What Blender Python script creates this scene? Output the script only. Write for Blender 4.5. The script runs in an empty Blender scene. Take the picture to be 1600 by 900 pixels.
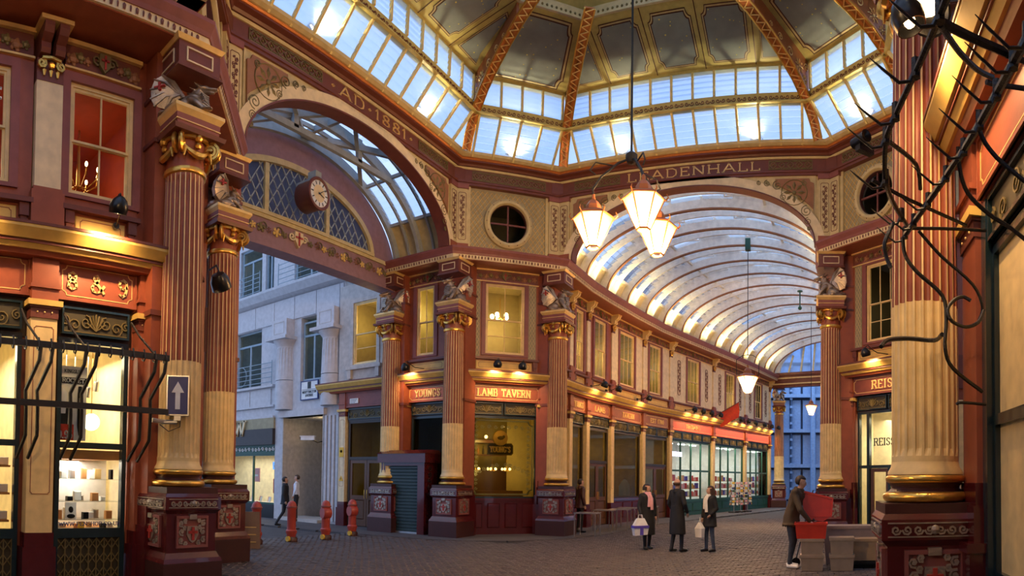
import bpy, bmesh, math, random
from mathutils import Vector, Matrix
random.seed(7)
PI = math.pi
sc = bpy.context.scene
COL = sc.collection

# ------------------------------------------------------------------ camera
S = 4.7
YAW, PITCH, ROLL, FPX, V0 = .4891, .0242, -.0124, 970.7065, 725.5495
CAM = Vector((3.791, -4.858, 1.74))
f0 = Vector((-math.sin(YAW), math.cos(YAW), 0)); r0 = Vector((math.cos(YAW), math.sin(YAW), 0)); u0 = Vector((0, 0, 1))
fw = f0*math.cos(PITCH) + u0*math.sin(PITCH); u1 = -f0*math.sin(PITCH) + u0*math.cos(PITCH)
rt = r0*math.cos(ROLL) - u1*math.sin(ROLL); up = r0*math.sin(ROLL) + u1*math.cos(ROLL)
cd = bpy.data.cameras.new('camera'); cam = bpy.data.objects.new('camera', cd); COL.objects.link(cam)
cam.matrix_world = Matrix(((rt.x, up.x, -fw.x, CAM.x), (rt.y, up.y, -fw.y, CAM.y), (rt.z, up.z, -fw.z, CAM.z), (0, 0, 0, 1)))
cd.type = 'PANO'; cd.panorama_type = 'CENTRAL_CYLINDRICAL'      # the photograph is a stitched cylindrical panorama
cd.central_cylindrical_range_u_min = -800/FPX; cd.central_cylindrical_range_u_max = 800/FPX
cd.central_cylindrical_range_v_min = -(900-V0)/FPX; cd.central_cylindrical_range_v_max = V0/FPX
cd.central_cylindrical_radius = 1.0
cd.clip_end = 500
sc.camera = cam

# ------------------------------------------------------------------ world: blue dusk sky
w = bpy.data.worlds.new('World'); sc.world = w; w.use_nodes = True
nt = w.node_tree; nt.nodes.clear()
wo = nt.nodes.new('ShaderNodeOutputWorld'); bg = nt.nodes.new('ShaderNodeBackground')
tc = nt.nodes.new('ShaderNodeTexCoord'); no = nt.nodes.new('ShaderNodeTexNoise'); no.inputs['Scale'].default_value = 3
rp = nt.nodes.new('ShaderNodeValToRGB')
rp.color_ramp.elements[0].color = (.24, .42, .86, 1); rp.color_ramp.elements[1].color = (.62, .76, 1, 1)
rp.color_ramp.elements[0].position = .3; rp.color_ramp.elements[1].position = .7
nt.links.new(tc.outputs['Generated'], no.inputs['Vector']); nt.links.new(no.outputs['Fac'], rp.inputs['Fac'])
nt.links.new(rp.outputs['Color'], bg.inputs['Color']); nt.links.new(bg.outputs[0], wo.inputs[0])
bg.inputs['Strength'].default_value = 1.35

sc.view_settings.view_transform = 'Standard'; sc.view_settings.look = 'None'
sc.view_settings.exposure = 0.15; sc.view_settings.gamma = 1.0
sc.view_settings.use_curve_mapping = False
sc.cycles.use_denoising = True
sc.cycles.max_bounces = 6; sc.cycles.transparent_max_bounces = 16
sc.cycles.sample_clamp_indirect = 4.0
WARM = (1.0, .62, .28)

# ------------------------------------------------------------------ materials
MATS = {}
def mat(name, col, rough=.5, metal=0., var=.12, scale=6., bump=.0, bscale=40., emit=None, es=0., coat=0., trans=0.):
    m = bpy.data.materials.new(name); m.use_nodes = True; MATS[name] = m
    n = m.node_tree; p = n.nodes['Principled BSDF']
    p.inputs['Roughness'].default_value = rough; p.inputs['Metallic'].default_value = metal
    p.inputs['Coat Weight'].default_value = coat
    t = n.nodes.new('ShaderNodeTexCoord')
    if var > 0:
        z = n.nodes.new('ShaderNodeTexNoise'); z.inputs['Scale'].default_value = scale; z.inputs['Detail'].default_value = 6
        r = n.nodes.new('ShaderNodeValToRGB'); r.color_ramp.elements[0].position = .3; r.color_ramp.elements[1].position = .72
        r.color_ramp.elements[0].color = tuple(c*(1-var) for c in col) + (1,)
        r.color_ramp.elements[1].color = tuple(min(1, c*(1+var)) for c in col) + (1,)
        n.links.new(t.outputs['Object'], z.inputs['Vector']); n.links.new(z.outputs['Fac'], r.inputs['Fac'])
        n.links.new(r.outputs['Color'], p.inputs['Base Color'])
    else:
        p.inputs['Base Color'].default_value = tuple(col) + (1,)
    if bump > 0:
        z2 = n.nodes.new('ShaderNodeTexNoise'); z2.inputs['Scale'].default_value = bscale; z2.inputs['Detail'].default_value = 4
        b = n.nodes.new('ShaderNodeBump'); b.inputs['Strength'].default_value = bump; b.inputs['Distance'].default_value = .02
        n.links.new(t.outputs['Object'], z2.inputs['Vector']); n.links.new(z2.outputs['Fac'], b.inputs['Height'])
        n.links.new(b.outputs['Normal'], p.inputs['Normal'])
    if emit:
        p.inputs['Emission Color'].default_value = tuple(emit) + (1,); p.inputs['Emission Strength'].default_value = es
    return m
mat('red', (.29, .075, .037), .42, bump=.05)
mat('maroon', (.155, .042, .028), .42, bump=.05)
mat('mauve', (.25, .075, .065), .5)
mat('oxblood', (.085, .009, .011), .22, coat=.4, bump=.06, bscale=20)
mat('plinth_brown', (.055, .016, .014), .35, bump=.1)
mat('cream', (.80, .59, .27), .45, bump=.05)
mat('pale', (.78, .63, .38), .45)
mat('yellow_cream', (.70, .46, .12), .45)
mat('gold', (.80, .47, .10), .28, metal=.85, bump=.25, bscale=30)
mat('gold_paint', (.85, .58, .22), .4, metal=.3)
mat('silver', (.46, .39, .32), .38, metal=.75, var=.3, bump=.35, bscale=35)
mat('bronze', (.40, .30, .22), .36, metal=.7, var=.35, bump=.4, bscale=30)
mat('relief_red', (.42, .04, .03), .4)
mat('dark_green', (.012, .028, .034), .25, coat=.3)
mat('dark_brown', (.035, .022, .015), .35)
mat('grille', (.20, .15, .055), .5, metal=.3)
mat('grille_back', (.05, .04, .018), .6)
mat('iron', (.014, .012, .011), .45, bump=.3, bscale=60)
mat('black', (.006, .006, .007), .3)
mat('stone', (.55, .54, .56), .8, var=.1, bump=.15)
mat('stone_warm', (.50, .46, .43), .8, var=.15, bump=.15)
mat('white_paint', (.86, .86, .78), .5)
mat('vault_cream', (.78, .70, .42), .5)
mat('dome_cream', (.56, .46, .15), .55)
mat('bar_yellow', (.78, .62, .24), .5)
mat('dome_brown', (.33, .11, .035), .45)
mat('orange_rib', (.58, .20, .05), .4, metal=.3)
mat('brown_line', (.09, .025, .015), .5)
mat('truss_grey', (.36, .40, .42), .6)
mat('gable_purple', (.30, .17, .20), .6)
mat('attic_grey', (.34, .29, .17), .6)
mat('attic_cream', (.60, .48, .24), .5)
mat('frieze_brown', (.16, .045, .03), .5)
mat('spandrel', (.30, .13, .055), .5)
mat('lattice_blue', (.30, .30, .36), .6)
mat('wood', (.12, .05, .022), .35, scale=12)
mat('shop_wood', (.55, .24, .08), .45)
mat('shop_wall', (.85, .74, .50), .7)
mat('pub_wall', (.40, .31, .11), .7)
mat('red_room', (.42, .06, .025), .7)
mat('white', (.8, .8, .8), .5)
mat('paper', (.75, .72, .66), .7)
mat('steel', (.55, .55, .56), .3, metal=.9)
mat('blue_sign', (.015, .03, .16), .4)
mat('office_grey', (.28, .36, .42), .4)
mat('tech_blue', (.22, .33, .52), .45, metal=.2)
mat('tech_dark', (.05, .09, .17), .5)
mat('bollard_red', (.42, .055, .035), .4)
mat('yellow', (.75, .45, .03), .5)
mat('crate_red', (.55, .035, .015), .4)
mat('crate_clear', (.30, .225, .16), .45)
mat('crate_grey', (.26, .20, .19), .6)
mat('crate_cream', (.36, .24, .13), .6)
mat('skin', (.55, .32, .22), .5, var=.05)
mat('hair', (.025, .016, .012), .6)
mat('hair_brown', (.06, .03, .016), .6)
mat('coat_black', (.008, .008, .010), .75)
mat('suit', (.013, .014, .02), .7)
mat('jeans', (.05, .07, .12), .8, var=.3, scale=15)
mat('dark_jeans', (.025, .032, .05), .8, var=.3, scale=15)
mat('olive', (.060, .036, .014), .7, bump=.2)
mat('shirt', (.75, .76, .82), .7)
mat('pink', (.80, .40, .42), .7)
mat('blue_bag', (.10, .07, .50), .6)
mat('shutter', (.02, .045, .05), .4)
mat('red_shop', (.55, .10, .07), .45)
mat('shop_green', (.012, .075, .045), .35)
mat('flag_red', (.75, .06, .02), .6)
mat('asphalt', (.06, .055, .06), .8, var=.25, scale=3, bump=.3, bscale=90)
mat('paving', (.085, .078, .085), .7, var=.18, scale=2, bump=.15)
mat('sett', (.075, .058, .056), .55, var=.35, scale=3.5, bump=.25, bscale=30)
mat('kerb', (.07, .065, .068), .7)
# lamps and screens that give off light
mat('bulb', (1, .8, .5), .4, var=0, emit=(1, .62, .28), es=14)
mat('globe', (1, .9, .7), .4, var=0, emit=(1, .78, .42), es=6)
mat('shop_globe', (1, .95, .9), .4, var=0, emit=(1, .9, .72), es=7)
mat('tube_light', (1, 1, 1), .4, var=0, emit=(.95, 1, .92), es=5)
mat('screen', (.05, .2, .6), .4, var=0, emit=(.12, .35, 1), es=1.2)
mat('neon', (.8, .8, 1), .4, var=0, emit=(.9, .8, 1), es=2.5)

def glassy(name, tint, gloss=.12, rough=.02, frost=0., fcol=(.8, .85, .9)):
    m = bpy.data.materials.new(name); m.use_nodes = True; MATS[name] = m
    n = m.node_tree; n.nodes.clear(); o = n.nodes.new('ShaderNodeOutputMaterial')
    t = n.nodes.new('ShaderNodeBsdfTransparent'); t.inputs[0].default_value = tuple(tint)+(1,)
    g = n.nodes.new('ShaderNodeBsdfGlossy'); g.inputs['Roughness'].default_value = rough; g.inputs[0].default_value = (.9, .9, .9, 1)
    lw = n.nodes.new('ShaderNodeLayerWeight'); lw.inputs[0].default_value = gloss
    a = n.nodes.new('ShaderNodeMixShader'); n.links.new(lw.outputs['Fresnel'], a.inputs[0])
    src = t
    if frost > 0:
        tl = n.nodes.new('ShaderNodeBsdfTranslucent'); tl.inputs[0].default_value = tuple(fcol)+(1,)
        nz = n.nodes.new('ShaderNodeTexNoise'); nz.inputs['Scale'].default_value = 1.3
        tcn = n.nodes.new('ShaderNodeTexCoord'); n.links.new(tcn.outputs['Object'], nz.inputs['Vector'])
        mr = n.nodes.new('ShaderNodeMapRange'); mr.inputs[1].default_value = .35; mr.inputs[2].default_value = .65
        mr.inputs[3].default_value = max(0, frost-.08); mr.inputs[4].default_value = min(1, frost+.08)
        n.links.new(nz.outputs['Fac'], mr.inputs[0])
        b = n.nodes.new('ShaderNodeMixShader'); n.links.new(mr.outputs[0], b.inputs[0])
        n.links.new(t.outputs[0], b.inputs[1]); n.links.new(tl.outputs[0], b.inputs[2]); src = b
    n.links.new(src.outputs[0], a.inputs[1]); n.links.new(g.outputs[0], a.inputs[2]); n.links.new(a.outputs[0], o.inputs[0])
glassy('glass', (.92, .94, .92), .08)
glassy('pub_glass', (.78, .74, .52), .10)
glassy('etched', (.55, .55, .45), .15, .2, .55, (.6, .6, .5))
glassy('lantern_glass', (1, .93, .82), .05, .05, .35, (1, .9, .75))
glassy('louvre_glass', (.85, .92, 1), .08, .05, .35, (.95, .97, 1))
glassy('vault_glass', (.62, .70, .82), .10, .05, .22, (.8, .88, 1))
glassy('lunette_glass', (.05, .05, .06), .15, .25, .80, (.33, .30, .33))
glassy('clear_plastic', (.75, .68, .60), .15, .2, .6, (.8, .7, .6))

# painted star panels of the dome
def star_mat():
    m = mat('star_panel', (.26, .29, .28), .6, var=.15, scale=2)
    n = m.node_tree; p = n.nodes['Principled BSDF']
    t = n.nodes.new('ShaderNodeTexCoord'); v = n.nodes.new('ShaderNodeTexVoronoi'); v.inputs['Scale'].default_value = 5.5
    lt = n.nodes.new('ShaderNodeMath'); lt.operation = 'LESS_THAN'; lt.inputs[1].default_value = .12
    mx = n.nodes.new('ShaderNodeMixRGB'); mx.inputs[2].default_value = (.75, .62, .12, 1)
    old = p.inputs['Base Color'].links[0].from_socket
    n.links.new(t.outputs['Object'], v.inputs['Vector']); n.links.new(v.outputs['Distance'], lt.inputs[0])
    n.links.new(lt.outputs[0], mx.inputs[0]); n.links.new(old, mx.inputs[1]); n.links.new(mx.outputs[0], p.inputs['Base Color'])
star_mat()

# ------------------------------------------------------------------ mesh helpers
class B:
    def __init__(s): s.v = []; s.f = []
    def raw(s, v, f):
        o = len(s.v); s.v += [tuple(p) for p in v]; s.f += [tuple(i+o for i in q) for q in f]; return s
    def box(s, x0, x1, y0, y1, z0, z1):
        return s.raw([(x0,y0,z0),(x1,y0,z0),(x1,y1,z0),(x0,y1,z0),(x0,y0,z1),(x1,y0,z1),(x1,y1,z1),(x0,y1,z1)],
                     [(0,3,2,1),(4,5,6,7),(0,1,5,4),(1,2,6,5),(2,3,7,6),(3,0,4,7)])
    def bev(s, x0, x1, y0, y1, z0, z1, b):
        """box with chamfered front (y0) face"""
        return s.raw([(x0,y1,z0),(x1,y1,z0),(x1,y1,z1),(x0,y1,z1),(x0,y0+b,z0),(x1,y0+b,z0),(x1,y0+b,z1),(x0,y0+b,z1),
                      (x0+b,y0,z0+b),(x1-b,y0,z0+b),(x1-b,y0,z1-b),(x0+b,y0,z1-b)],
                     [(0,3,2,1),(0,1,5,4),(1,2,6,5),(2,3,7,6),(3,0,4,7),(4,5,9,8),(5,6,10,9),(6,7,11,10),(7,4,8,11),(8,9,10,11)])
    def prism(s, poly, y0, y1):
        """polygon in (x,z), extruded in y"""
        n = len(poly)
        return s.raw([(x, y0, z) for x, z in poly] + [(x, y1, z) for x, z in poly],
                     [tuple(range(n)), tuple(range(2*n-1, n-1, -1))] + [(i, n+i, n+(i+1) % n, (i+1) % n) for i in range(n)])
    def slab(s, poly, z0, z1):
        n = len(poly)
        return s.raw([(x, y, z0) for x, y in poly] + [(x, y, z1) for x, y in poly],
                     [tuple(range(n-1, -1, -1)), tuple(range(n, 2*n))] + [(i, (i+1) % n, n+(i+1) % n, n+i) for i in range(n)])
    def lathe(s, prof, n=24, c=(0, 0, 0), a0=0, a1=2*PI, cap=True):
        full = abs(a1-a0-2*PI) < 1e-6; k = n if full else n+1; v = []; f = []
        for r, z in prof:
            for i in range(k):
                a = a0+(a1-a0)*i/n; v.append((c[0]+r*math.cos(a), c[1]+r*math.sin(a), c[2]+z))
        for j in range(len(prof)-1):
            for i in range(n):
                i2 = (i+1) % k; f.append((j*k+i, j*k+i2, (j+1)*k+i2, (j+1)*k+i))
        if full and cap:
            if prof[0][0] > 1e-4: f.append(tuple(range(k-1, -1, -1)))
            if prof[-1][0] > 1e-4: f.append(tuple((len(prof)-1)*k+i for i in range(k)))
        return s.raw(v, f)
    def tube(s, pts, r, n=6, closed=False, flat=None):
        pts = [Vector(p) for p in pts]; m = len(pts); v = []; f = []
        rs = r if isinstance(r, (list, tuple)) else [r]*m
        last = None
        for i, p in enumerate(pts):
            a = pts[(i-1) % m] if (closed or i > 0) else p; b = pts[(i+1) % m] if (closed or i < m-1) else p
            t = (b-a).normalized() if (b-a).length > 1e-9 else Vector((0, 0, 1))
            if last is None: u = t.orthogonal().normalized() if abs(t.z) > .95 else t.cross(Vector((0, 0, 1))).normalized()
            else:
                u = last-t*last.dot(t); u = u.normalized() if u.length > 1e-6 else t.orthogonal().normalized()
            last = u; w_ = t.cross(u)
            for k in range(n):
                an = 2*PI*k/n+PI/n; q = p+u*(rs[i]*math.cos(an)) + w_*(rs[i]*math.sin(an)*(flat or 1)); v.append(tuple(q))
        for i in range(m if closed else m-1):
            i2 = (i+1) % m
            for k in range(n): f.append((i*n+k, i*n+(k+1) % n, i2*n+(k+1) % n, i2*n+k))
        if not closed: f.append(tuple(range(n-1, -1, -1))); f.append(tuple((m-1)*n+k for k in range(n)))
        return s.raw(v, f)
    def bar(s, a, b, w_, h=None):
        h = h or w_; a = Vector(a); b = Vector(b); t = (b-a).normalized()
        u = t.cross(Vector((0, 0, 1))); u = u.normalized() if u.length > 1e-4 else Vector((1, 0, 0)); q = u.cross(t)
        v = [e+u*(sx*w_/2)+q*(sz*h/2) for e in (a, b) for sx, sz in ((-1,-1),(1,-1),(1,1),(-1,1))]
        return s.raw(v, [(0,1,2,3),(7,6,5,4),(0,4,5,1),(1,5,6,2),(2,6,7,3),(3,7,4,0)])
    def sph(s, c, r, n=12, sc_=(1, 1, 1)):
        v = []; f = []; m = max(4, n//2)
        v.append((c[0], c[1], c[2]-r*sc_[2]))
        for j in range(1, m):
            b = -PI/2+PI*j/m
            for i in range(n):
                a = 2*PI*i/n; v.append((c[0]+r*sc_[0]*math.cos(b)*math.cos(a), c[1]+r*sc_[1]*math.cos(b)*math.sin(a), c[2]+r*sc_[2]*math.sin(b)))
        v.append((c[0], c[1], c[2]+r*sc_[2])); t = len(v)-1
        for i in range(n): f.append((0, 1+(i+1) % n, 1+i)); f.append((t, t-n+i, t-n+(i+1) % n))
        for j in range(m-2):
            for i in range(n): f.append((1+j*n+i, 1+j*n+(i+1) % n, 1+(j+1)*n+(i+1) % n, 1+(j+1)*n+i))
        return s.raw(v, f)
    def sweep(s, prof, pts, closed=False, side=1, dz=None):
        """closed profile [(out,z)] along plan points; out goes to the right of travel for side=1"""
        m = len(pts); P = [Vector((p[0], p[1])) for p in pts]; k = len(prof); v = []; f = []
        for i in range(m):
            d1 = (P[i]-P[(i-1) % m]) if (closed or i > 0) else None
            d2 = (P[(i+1) % m]-P[i]) if (closed or i < m-1) else None
            d1 = d1 or d2; d2 = d2 or d1; d1 = d1.normalized(); d2 = d2.normalized()
            n1 = Vector((d1.y, -d1.x))*side; n2 = Vector((d2.y, -d2.x))*side
            mm = (n1+n2); mm = mm/max(.25, mm.dot(n1))
            for o, z in prof: v.append((P[i].x+mm.x*o, P[i].y+mm.y*o, z+(dz[i] if dz else 0)))
        for i in range(m if closed else m-1):
            i2 = (i+1) % m
            for j in range(k):
                j2 = (j+1) % k; f.append((i*k+j, i2*k+j, i2*k+j2, i*k+j2))
        if not closed: f.append(tuple(range(k-1, -1, -1))); f.append(tuple((m-1)*k+j for j in range(k)))
        return s.raw(v, f)
    def arc(s, a, b, z0, t, y0, y1, cx=0, n=32, th0=0, th1=PI, tb=None):
        """elliptic arch band in xz: intrados half axes a,b; radial thickness t"""
        tb = t if tb is None else tb; v = []; f = []
        for i in range(n+1):
            th = th0+(th1-th0)*i/n; c_, s_ = math.cos(th), math.sin(th)
            for (aa, bb) in ((a, b), (a+t, b+tb)):
                for y in (y0, y1): v.append((cx+aa*c_, y, z0+bb*s_))
        for i in range(n):
            o = 4*i; q = o+4
            f += [(o, o+1, q+1, q), (o+2, q+2, q+3, o+3), (o, q, q+2, o+2), (o+1, o+3, q+3, q+1)]
        f += [(0, 2, 3, 1), (4*n, 4*n+1, 4*n+3, 4*n+2)]
        return s.raw(v, f)
    def add(s, o, M_):
        return s.raw([tuple(M_ @ Vector(p)) for p in o.v], o.f)

def mesh(name, b, m=None, smooth=False):
    me = bpy.data.meshes.new(name); me.from_pydata(b.v, [], b.f)
    bm = bmesh.new(); bm.from_mesh(me); bmesh.ops.recalc_face_normals(bm, faces=bm.faces); bm.to_mesh(me); bm.free()
    if m: me.materials.append(MATS[m] if isinstance(m, str) else m)
    if smooth:
        for p in me.polygons: p.use_smooth = True
        try: me.set_sharp_from_angle(angle=.7)
        except Exception: pass
    return me
def link(name, me, parent=None, M_=None):
    o = bpy.data.objects.new(name, me); COL.objects.link(o)
    if parent is not None: o.parent = parent
    if M_ is not None:
        if parent is None: o.matrix_world = M_
        else: o.matrix_local = M_
    return o
def obj(name, b, m, parent=None, smooth=False, M_=None, kind=None, label=None):
    o = link(name, mesh(name, b, m, smooth), parent, M_)
    if kind: o['kind'] = kind
    if label: o['label'] = label
    return o
def tag(o, label, cat, group=None):
    o['label'] = label; o['category'] = cat
    if group: o['group'] = group
    return o
def thing(name, label, cat, M_=None, group=None):
    o = link(name, None, None, M_); return tag(o, label, cat, group)
def struct(name, b=None, m=None, M_=None, smooth=False):
    o = link(name, mesh(name, b, m, smooth) if b else None, None, M_); o['kind'] = 'structure'; return o
def T(x=0, y=0, z=0, rz=0, rx=0, ry=0, s=1):
    return Matrix.Translation((x, y, z)) @ Matrix.Rotation(rz, 4, 'Z') @ Matrix.Rotation(ry, 4, 'Y') @ Matrix.Rotation(rx, 4, 'X') @ Matrix.Scale(s, 4)
def frame(A, Bp):
    """wall frame: x from A to B (left to right for the viewer), y into the wall, z up"""
    d = (Vector(Bp)-Vector(A)).normalized()
    return Matrix(((d.x, -d.y, 0, A[0]), (d.y, d.x, 0, A[1]), (0, 0, 1, 0), (0, 0, 0, 1)))
def copy_tree(o, M_, label=None, group=None):
    r = o.copy(); COL.objects.link(r); r.matrix_world = M_
    if label: r['label'] = label
    if group: r['group'] = group
    for ch in o.children:
        c = ch.copy(); COL.objects.link(c); c.parent = r
        for g in ch.children:
            d = g.copy(); COL.objects.link(d); d.parent = c
    return r
def point(loc, watts, col=WARM, r=.08):
    l = bpy.data.lights.new('lamp_light', 'POINT'); l.energy = watts; l.color = col; l.shadow_soft_size = r
    o = bpy.data.objects.new('lamp_light', l); COL.objects.link(o); o.location = loc; return o
def spot(loc, target, watts, col=WARM, ang=1.9, blend=.8, r=.06):
    l = bpy.data.lights.new('spot_light', 'SPOT'); l.energy = watts; l.color = col; l.spot_size = ang; l.spot_blend = blend; l.shadow_soft_size = r
    o = bpy.data.objects.new('spot_light', l); COL.objects.link(o); o.location = loc
    o.rotation_euler = (Vector(target)-Vector(loc)).to_track_quat('-Z', 'Y').to_euler(); return o
def area(loc, target, watts, sx, sy, col=WARM):
    l = bpy.data.lights.new('area_light', 'AREA'); l.energy = watts; l.color = col; l.shape = 'RECTANGLE'; l.size = sx; l.size_y = sy
    o = bpy.data.objects.new('area_light', l); COL.objects.link(o); o.location = loc
    o.rotation_euler = (Vector(target)-Vector(loc)).to_track_quat('-Z', 'Y').to_euler(); return o

# ------------------------------------------------------------------ lettering: stroke capitals with slab serifs
GL = {  # strokes on a 0..1 box; each a polyline; 's' list of serif points (x,z)
 'A': (.9, [[(.05,0),(.45,1),(.85,0)],[(.2,.35),(.7,.35)]], [(.05,0),(.85,0)]),
 'B': (.75, [[(.12,0),(.12,1)],[(.12,1),(.5,1),(.62,.88),(.62,.64),(.5,.53),(.12,.53)],[(.5,.53),(.68,.4),(.68,.14),(.54,0),(.12,0)]], [(.12,0),(.12,1)]),
 'D': (.82, [[(.12,0),(.12,1)],[(.12,1),(.48,1),(.7,.8),(.74,.5),(.7,.2),(.48,0),(.12,0)]], [(.12,0),(.12,1)]),
 'E': (.7, [[(.12,0),(.12,1)],[(.12,1),(.62,1),(.62,.85)],[(.12,.52),(.5,.52)],[(.12,0),(.64,0),(.64,.16)]], [(.12,0),(.12,1)]),
 'G': (.85, [[(.72,.8),(.6,.95),(.42,1),(.2,.9),(.1,.65),(.1,.35),(.2,.1),(.42,0),(.62,.05),(.72,.16),(.72,.42),(.5,.42)]], []),
 'H': (.88, [[(.12,0),(.12,1)],[(.76,0),(.76,1)],[(.12,.52),(.76,.52)]], [(.12,0),(.12,1),(.76,0),(.76,1)]),
 'I': (.36, [[(.18,0),(.18,1)]], [(.18,0),(.18,1)]),
 'L': (.68, [[(.12,1),(.12,0),(.62,0),(.62,.2)]], [(.12,1),(.08,0)]),
 'M': (1.0, [[(.1,0),(.14,1),(.5,.15),(.86,1),(.9,0)]], [(.1,0),(.9,0),(.12,1),(.88,1)]),
 'N': (.88, [[(.12,0),(.12,1),(.76,0),(.76,1)]], [(.12,0),(.12,1),(.76,1)]),
 'O': (.86, [[(.43,1),(.2,.92),(.08,.65),(.08,.35),(.2,.08),(.43,0),(.66,.08),(.78,.35),(.78,.65),(.66,.92),(.43,1)]], []),
 'P': (.72, [[(.12,0),(.12,1)],[(.12,1),(.5,1),(.64,.88),(.64,.6),(.5,.48),(.12,.48)]], [(.12,0),(.12,1)]),
 'R': (.8, [[(.12,0),(.12,1)],[(.12,1),(.5,1),(.64,.88),(.64,.64),(.5,.53),(.12,.53)],[(.42,.53),(.74,0)]], [(.12,0),(.12,1),(.72,0)]),
 'S': (.68, [[(.58,.8),(.5,.95),(.34,1),(.16,.93),(.1,.76),(.2,.6),(.46,.46),(.58,.3),(.54,.1),(.36,0),(.18,.04),(.08,.2)]], []),
 'T': (.78, [[(.39,0),(.39,1)],[(.06,.84),(.06,1),(.72,1),(.72,.84)]], [(.39,0)]),
 'U': (.85, [[(.12,1),(.12,.25),(.24,.06),(.43,0),(.62,.06),(.73,.25),(.73,1)]], [(.12,1),(.73,1)]),
 'V': (.85, [[(.06,1),(.43,0),(.8,1)]], [(.06,1),(.8,1)]),
 'W': (1.15, [[(.06,1),(.32,0),(.58,.9),(.84,0),(1.1,1)]], [(.06,1),(1.1,1)]),
 'Y': (.82, [[(.06,1),(.41,.48),(.76,1)],[(.41,.48),(.41,0)]], [(.06,1),(.76,1),(.41,0)]),
 '0': (.7, [[(.35,1),(.15,.88),(.08,.5),(.15,.12),(.35,0),(.55,.12),(.62,.5),(.55,.88),(.35,1)]], []),
 '1': (.4, [[(.06,.82),(.2,1),(.2,0)]], [(.2,0)]),
 '5': (.66, [[(.56,1),(.16,1),(.12,.56),(.36,.62),(.56,.5),(.6,.3),(.5,.08),(.3,0),(.08,.1)]], []),
 '7': (.62, [[(.06,.86),(.06,1),(.58,1),(.28,0)]], []),
 '8': (.7, [[(.35,.54),(.16,.66),(.14,.88),(.35,1),(.56,.88),(.54,.66),(.35,.54),(.12,.4),(.1,.14),(.35,0),(.6,.14),(.58,.4),(.35,.54)]], []),
 '9': (.7, [[(.12,.1),(.3,0),(.5,.12),(.6,.5),(.56,.86),(.35,1),(.14,.88),(.1,.64),(.22,.46),(.42,.46),(.57,.6)]], []),
 '&': (.95, [[(.86,.42),(.62,.1),(.4,0),(.16,.06),(.08,.26),(.18,.46),(.44,.62),(.5,.82),(.38,1),(.24,.92),(.22,.76),(.84,0)]], []),
 '.': (.35, [[(.14,.0),(.14,.1)]], []), "'": (.3, [[(.14,.75),(.14,1)]], []), '*': (.5, [[(.25,.42),(.25,.58)],[(.17,.5),(.33,.5)]], []), ' ': (.5, [], []),
}
def put_letters(par, s, h, cx, zb, y, d, sw, sp, width, m, label=None):
    """one object per letter"""
    wd = sum(GL[c][0] for c in s)*h+sp*h*(len(s)-1); fx = (width/wd) if width else 1.; x = cx-wd*fx/2
    for c in s:
        w_ = GL[c][0]*h*fx
        if c != ' ':
            o = link('letter' if c.isalpha() else 'character', mesh('letter', text(c, h, x+w_/2, zb, y, d, sw, sp, w_), m), par)
            if label: o['label'] = label
        x += w_+sp*h*fx
def text(s, h, cx, zb, y, d=.02, sw=.13, sp=.12, width=None, serif=True):
    """letters of height h, centred on cx with base zb, front face at y, depth d, in local xz"""
    b = B(); wd = sum(GL[c][0] for c in s)*h+sp*h*(len(s)-1); fx = 1.
    if width: fx = width/wd; wd = width
    x = cx-wd/2; t = sw*h
    for c in s:
        g = GL[c]
        def P(q): return (x+q[0]*h*fx, zb+q[1]*h)
        for k, st in enumerate(g[1]):
            for i in range(len(st)-1):
                (x1, z1), (x2, z2) = P(st[i]), P(st[i+1]); dx, dz = x2-x1, z2-z1; L = math.hypot(dx, dz) or 1
                wf = t*(1.0 if abs(dz) > abs(dx)*.6 else .62)/2; nx, nz = -dz/L*wf, dx/L*wf; e = .25*t
                ex, ez = dx/L*e, dz/L*e
                b.prism([(x1-ex+nx, z1-ez+nz), (x1-ex-nx, z1-ez-nz), (x2+ex-nx, z2+ez-nz), (x2+ex+nx, z2+ez+nz)], y, y+d)
        if serif:
            for q in g[2]:
                px, pz = P(q); k = .02*h if pz < zb+h*.5 else -.02*h
                b.box(px-t*1.05, px+t*1.05, y, y+d, min(pz-.3*t, pz+.3*t)+k, max(pz-.3*t, pz+.3*t)+k)
        x += (g[0]*h+sp*h)*fx
    return b

# ------------------------------------------------------------------ plan of the crossing
X1, X2, Y2, Y3, Y4 = 4.239, 6.629, 2.390, 10.868, 13.258
P = [(-X1, 0), (-X2, Y2), (-X2, Y3), (-X1, Y4), (X1, Y4), (X2, Y3), (X2, Y2), (X1, 0)]
CC = (0, 6.629)
ZS, ZT = 8.72, 10.78           # attic from / to

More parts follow.
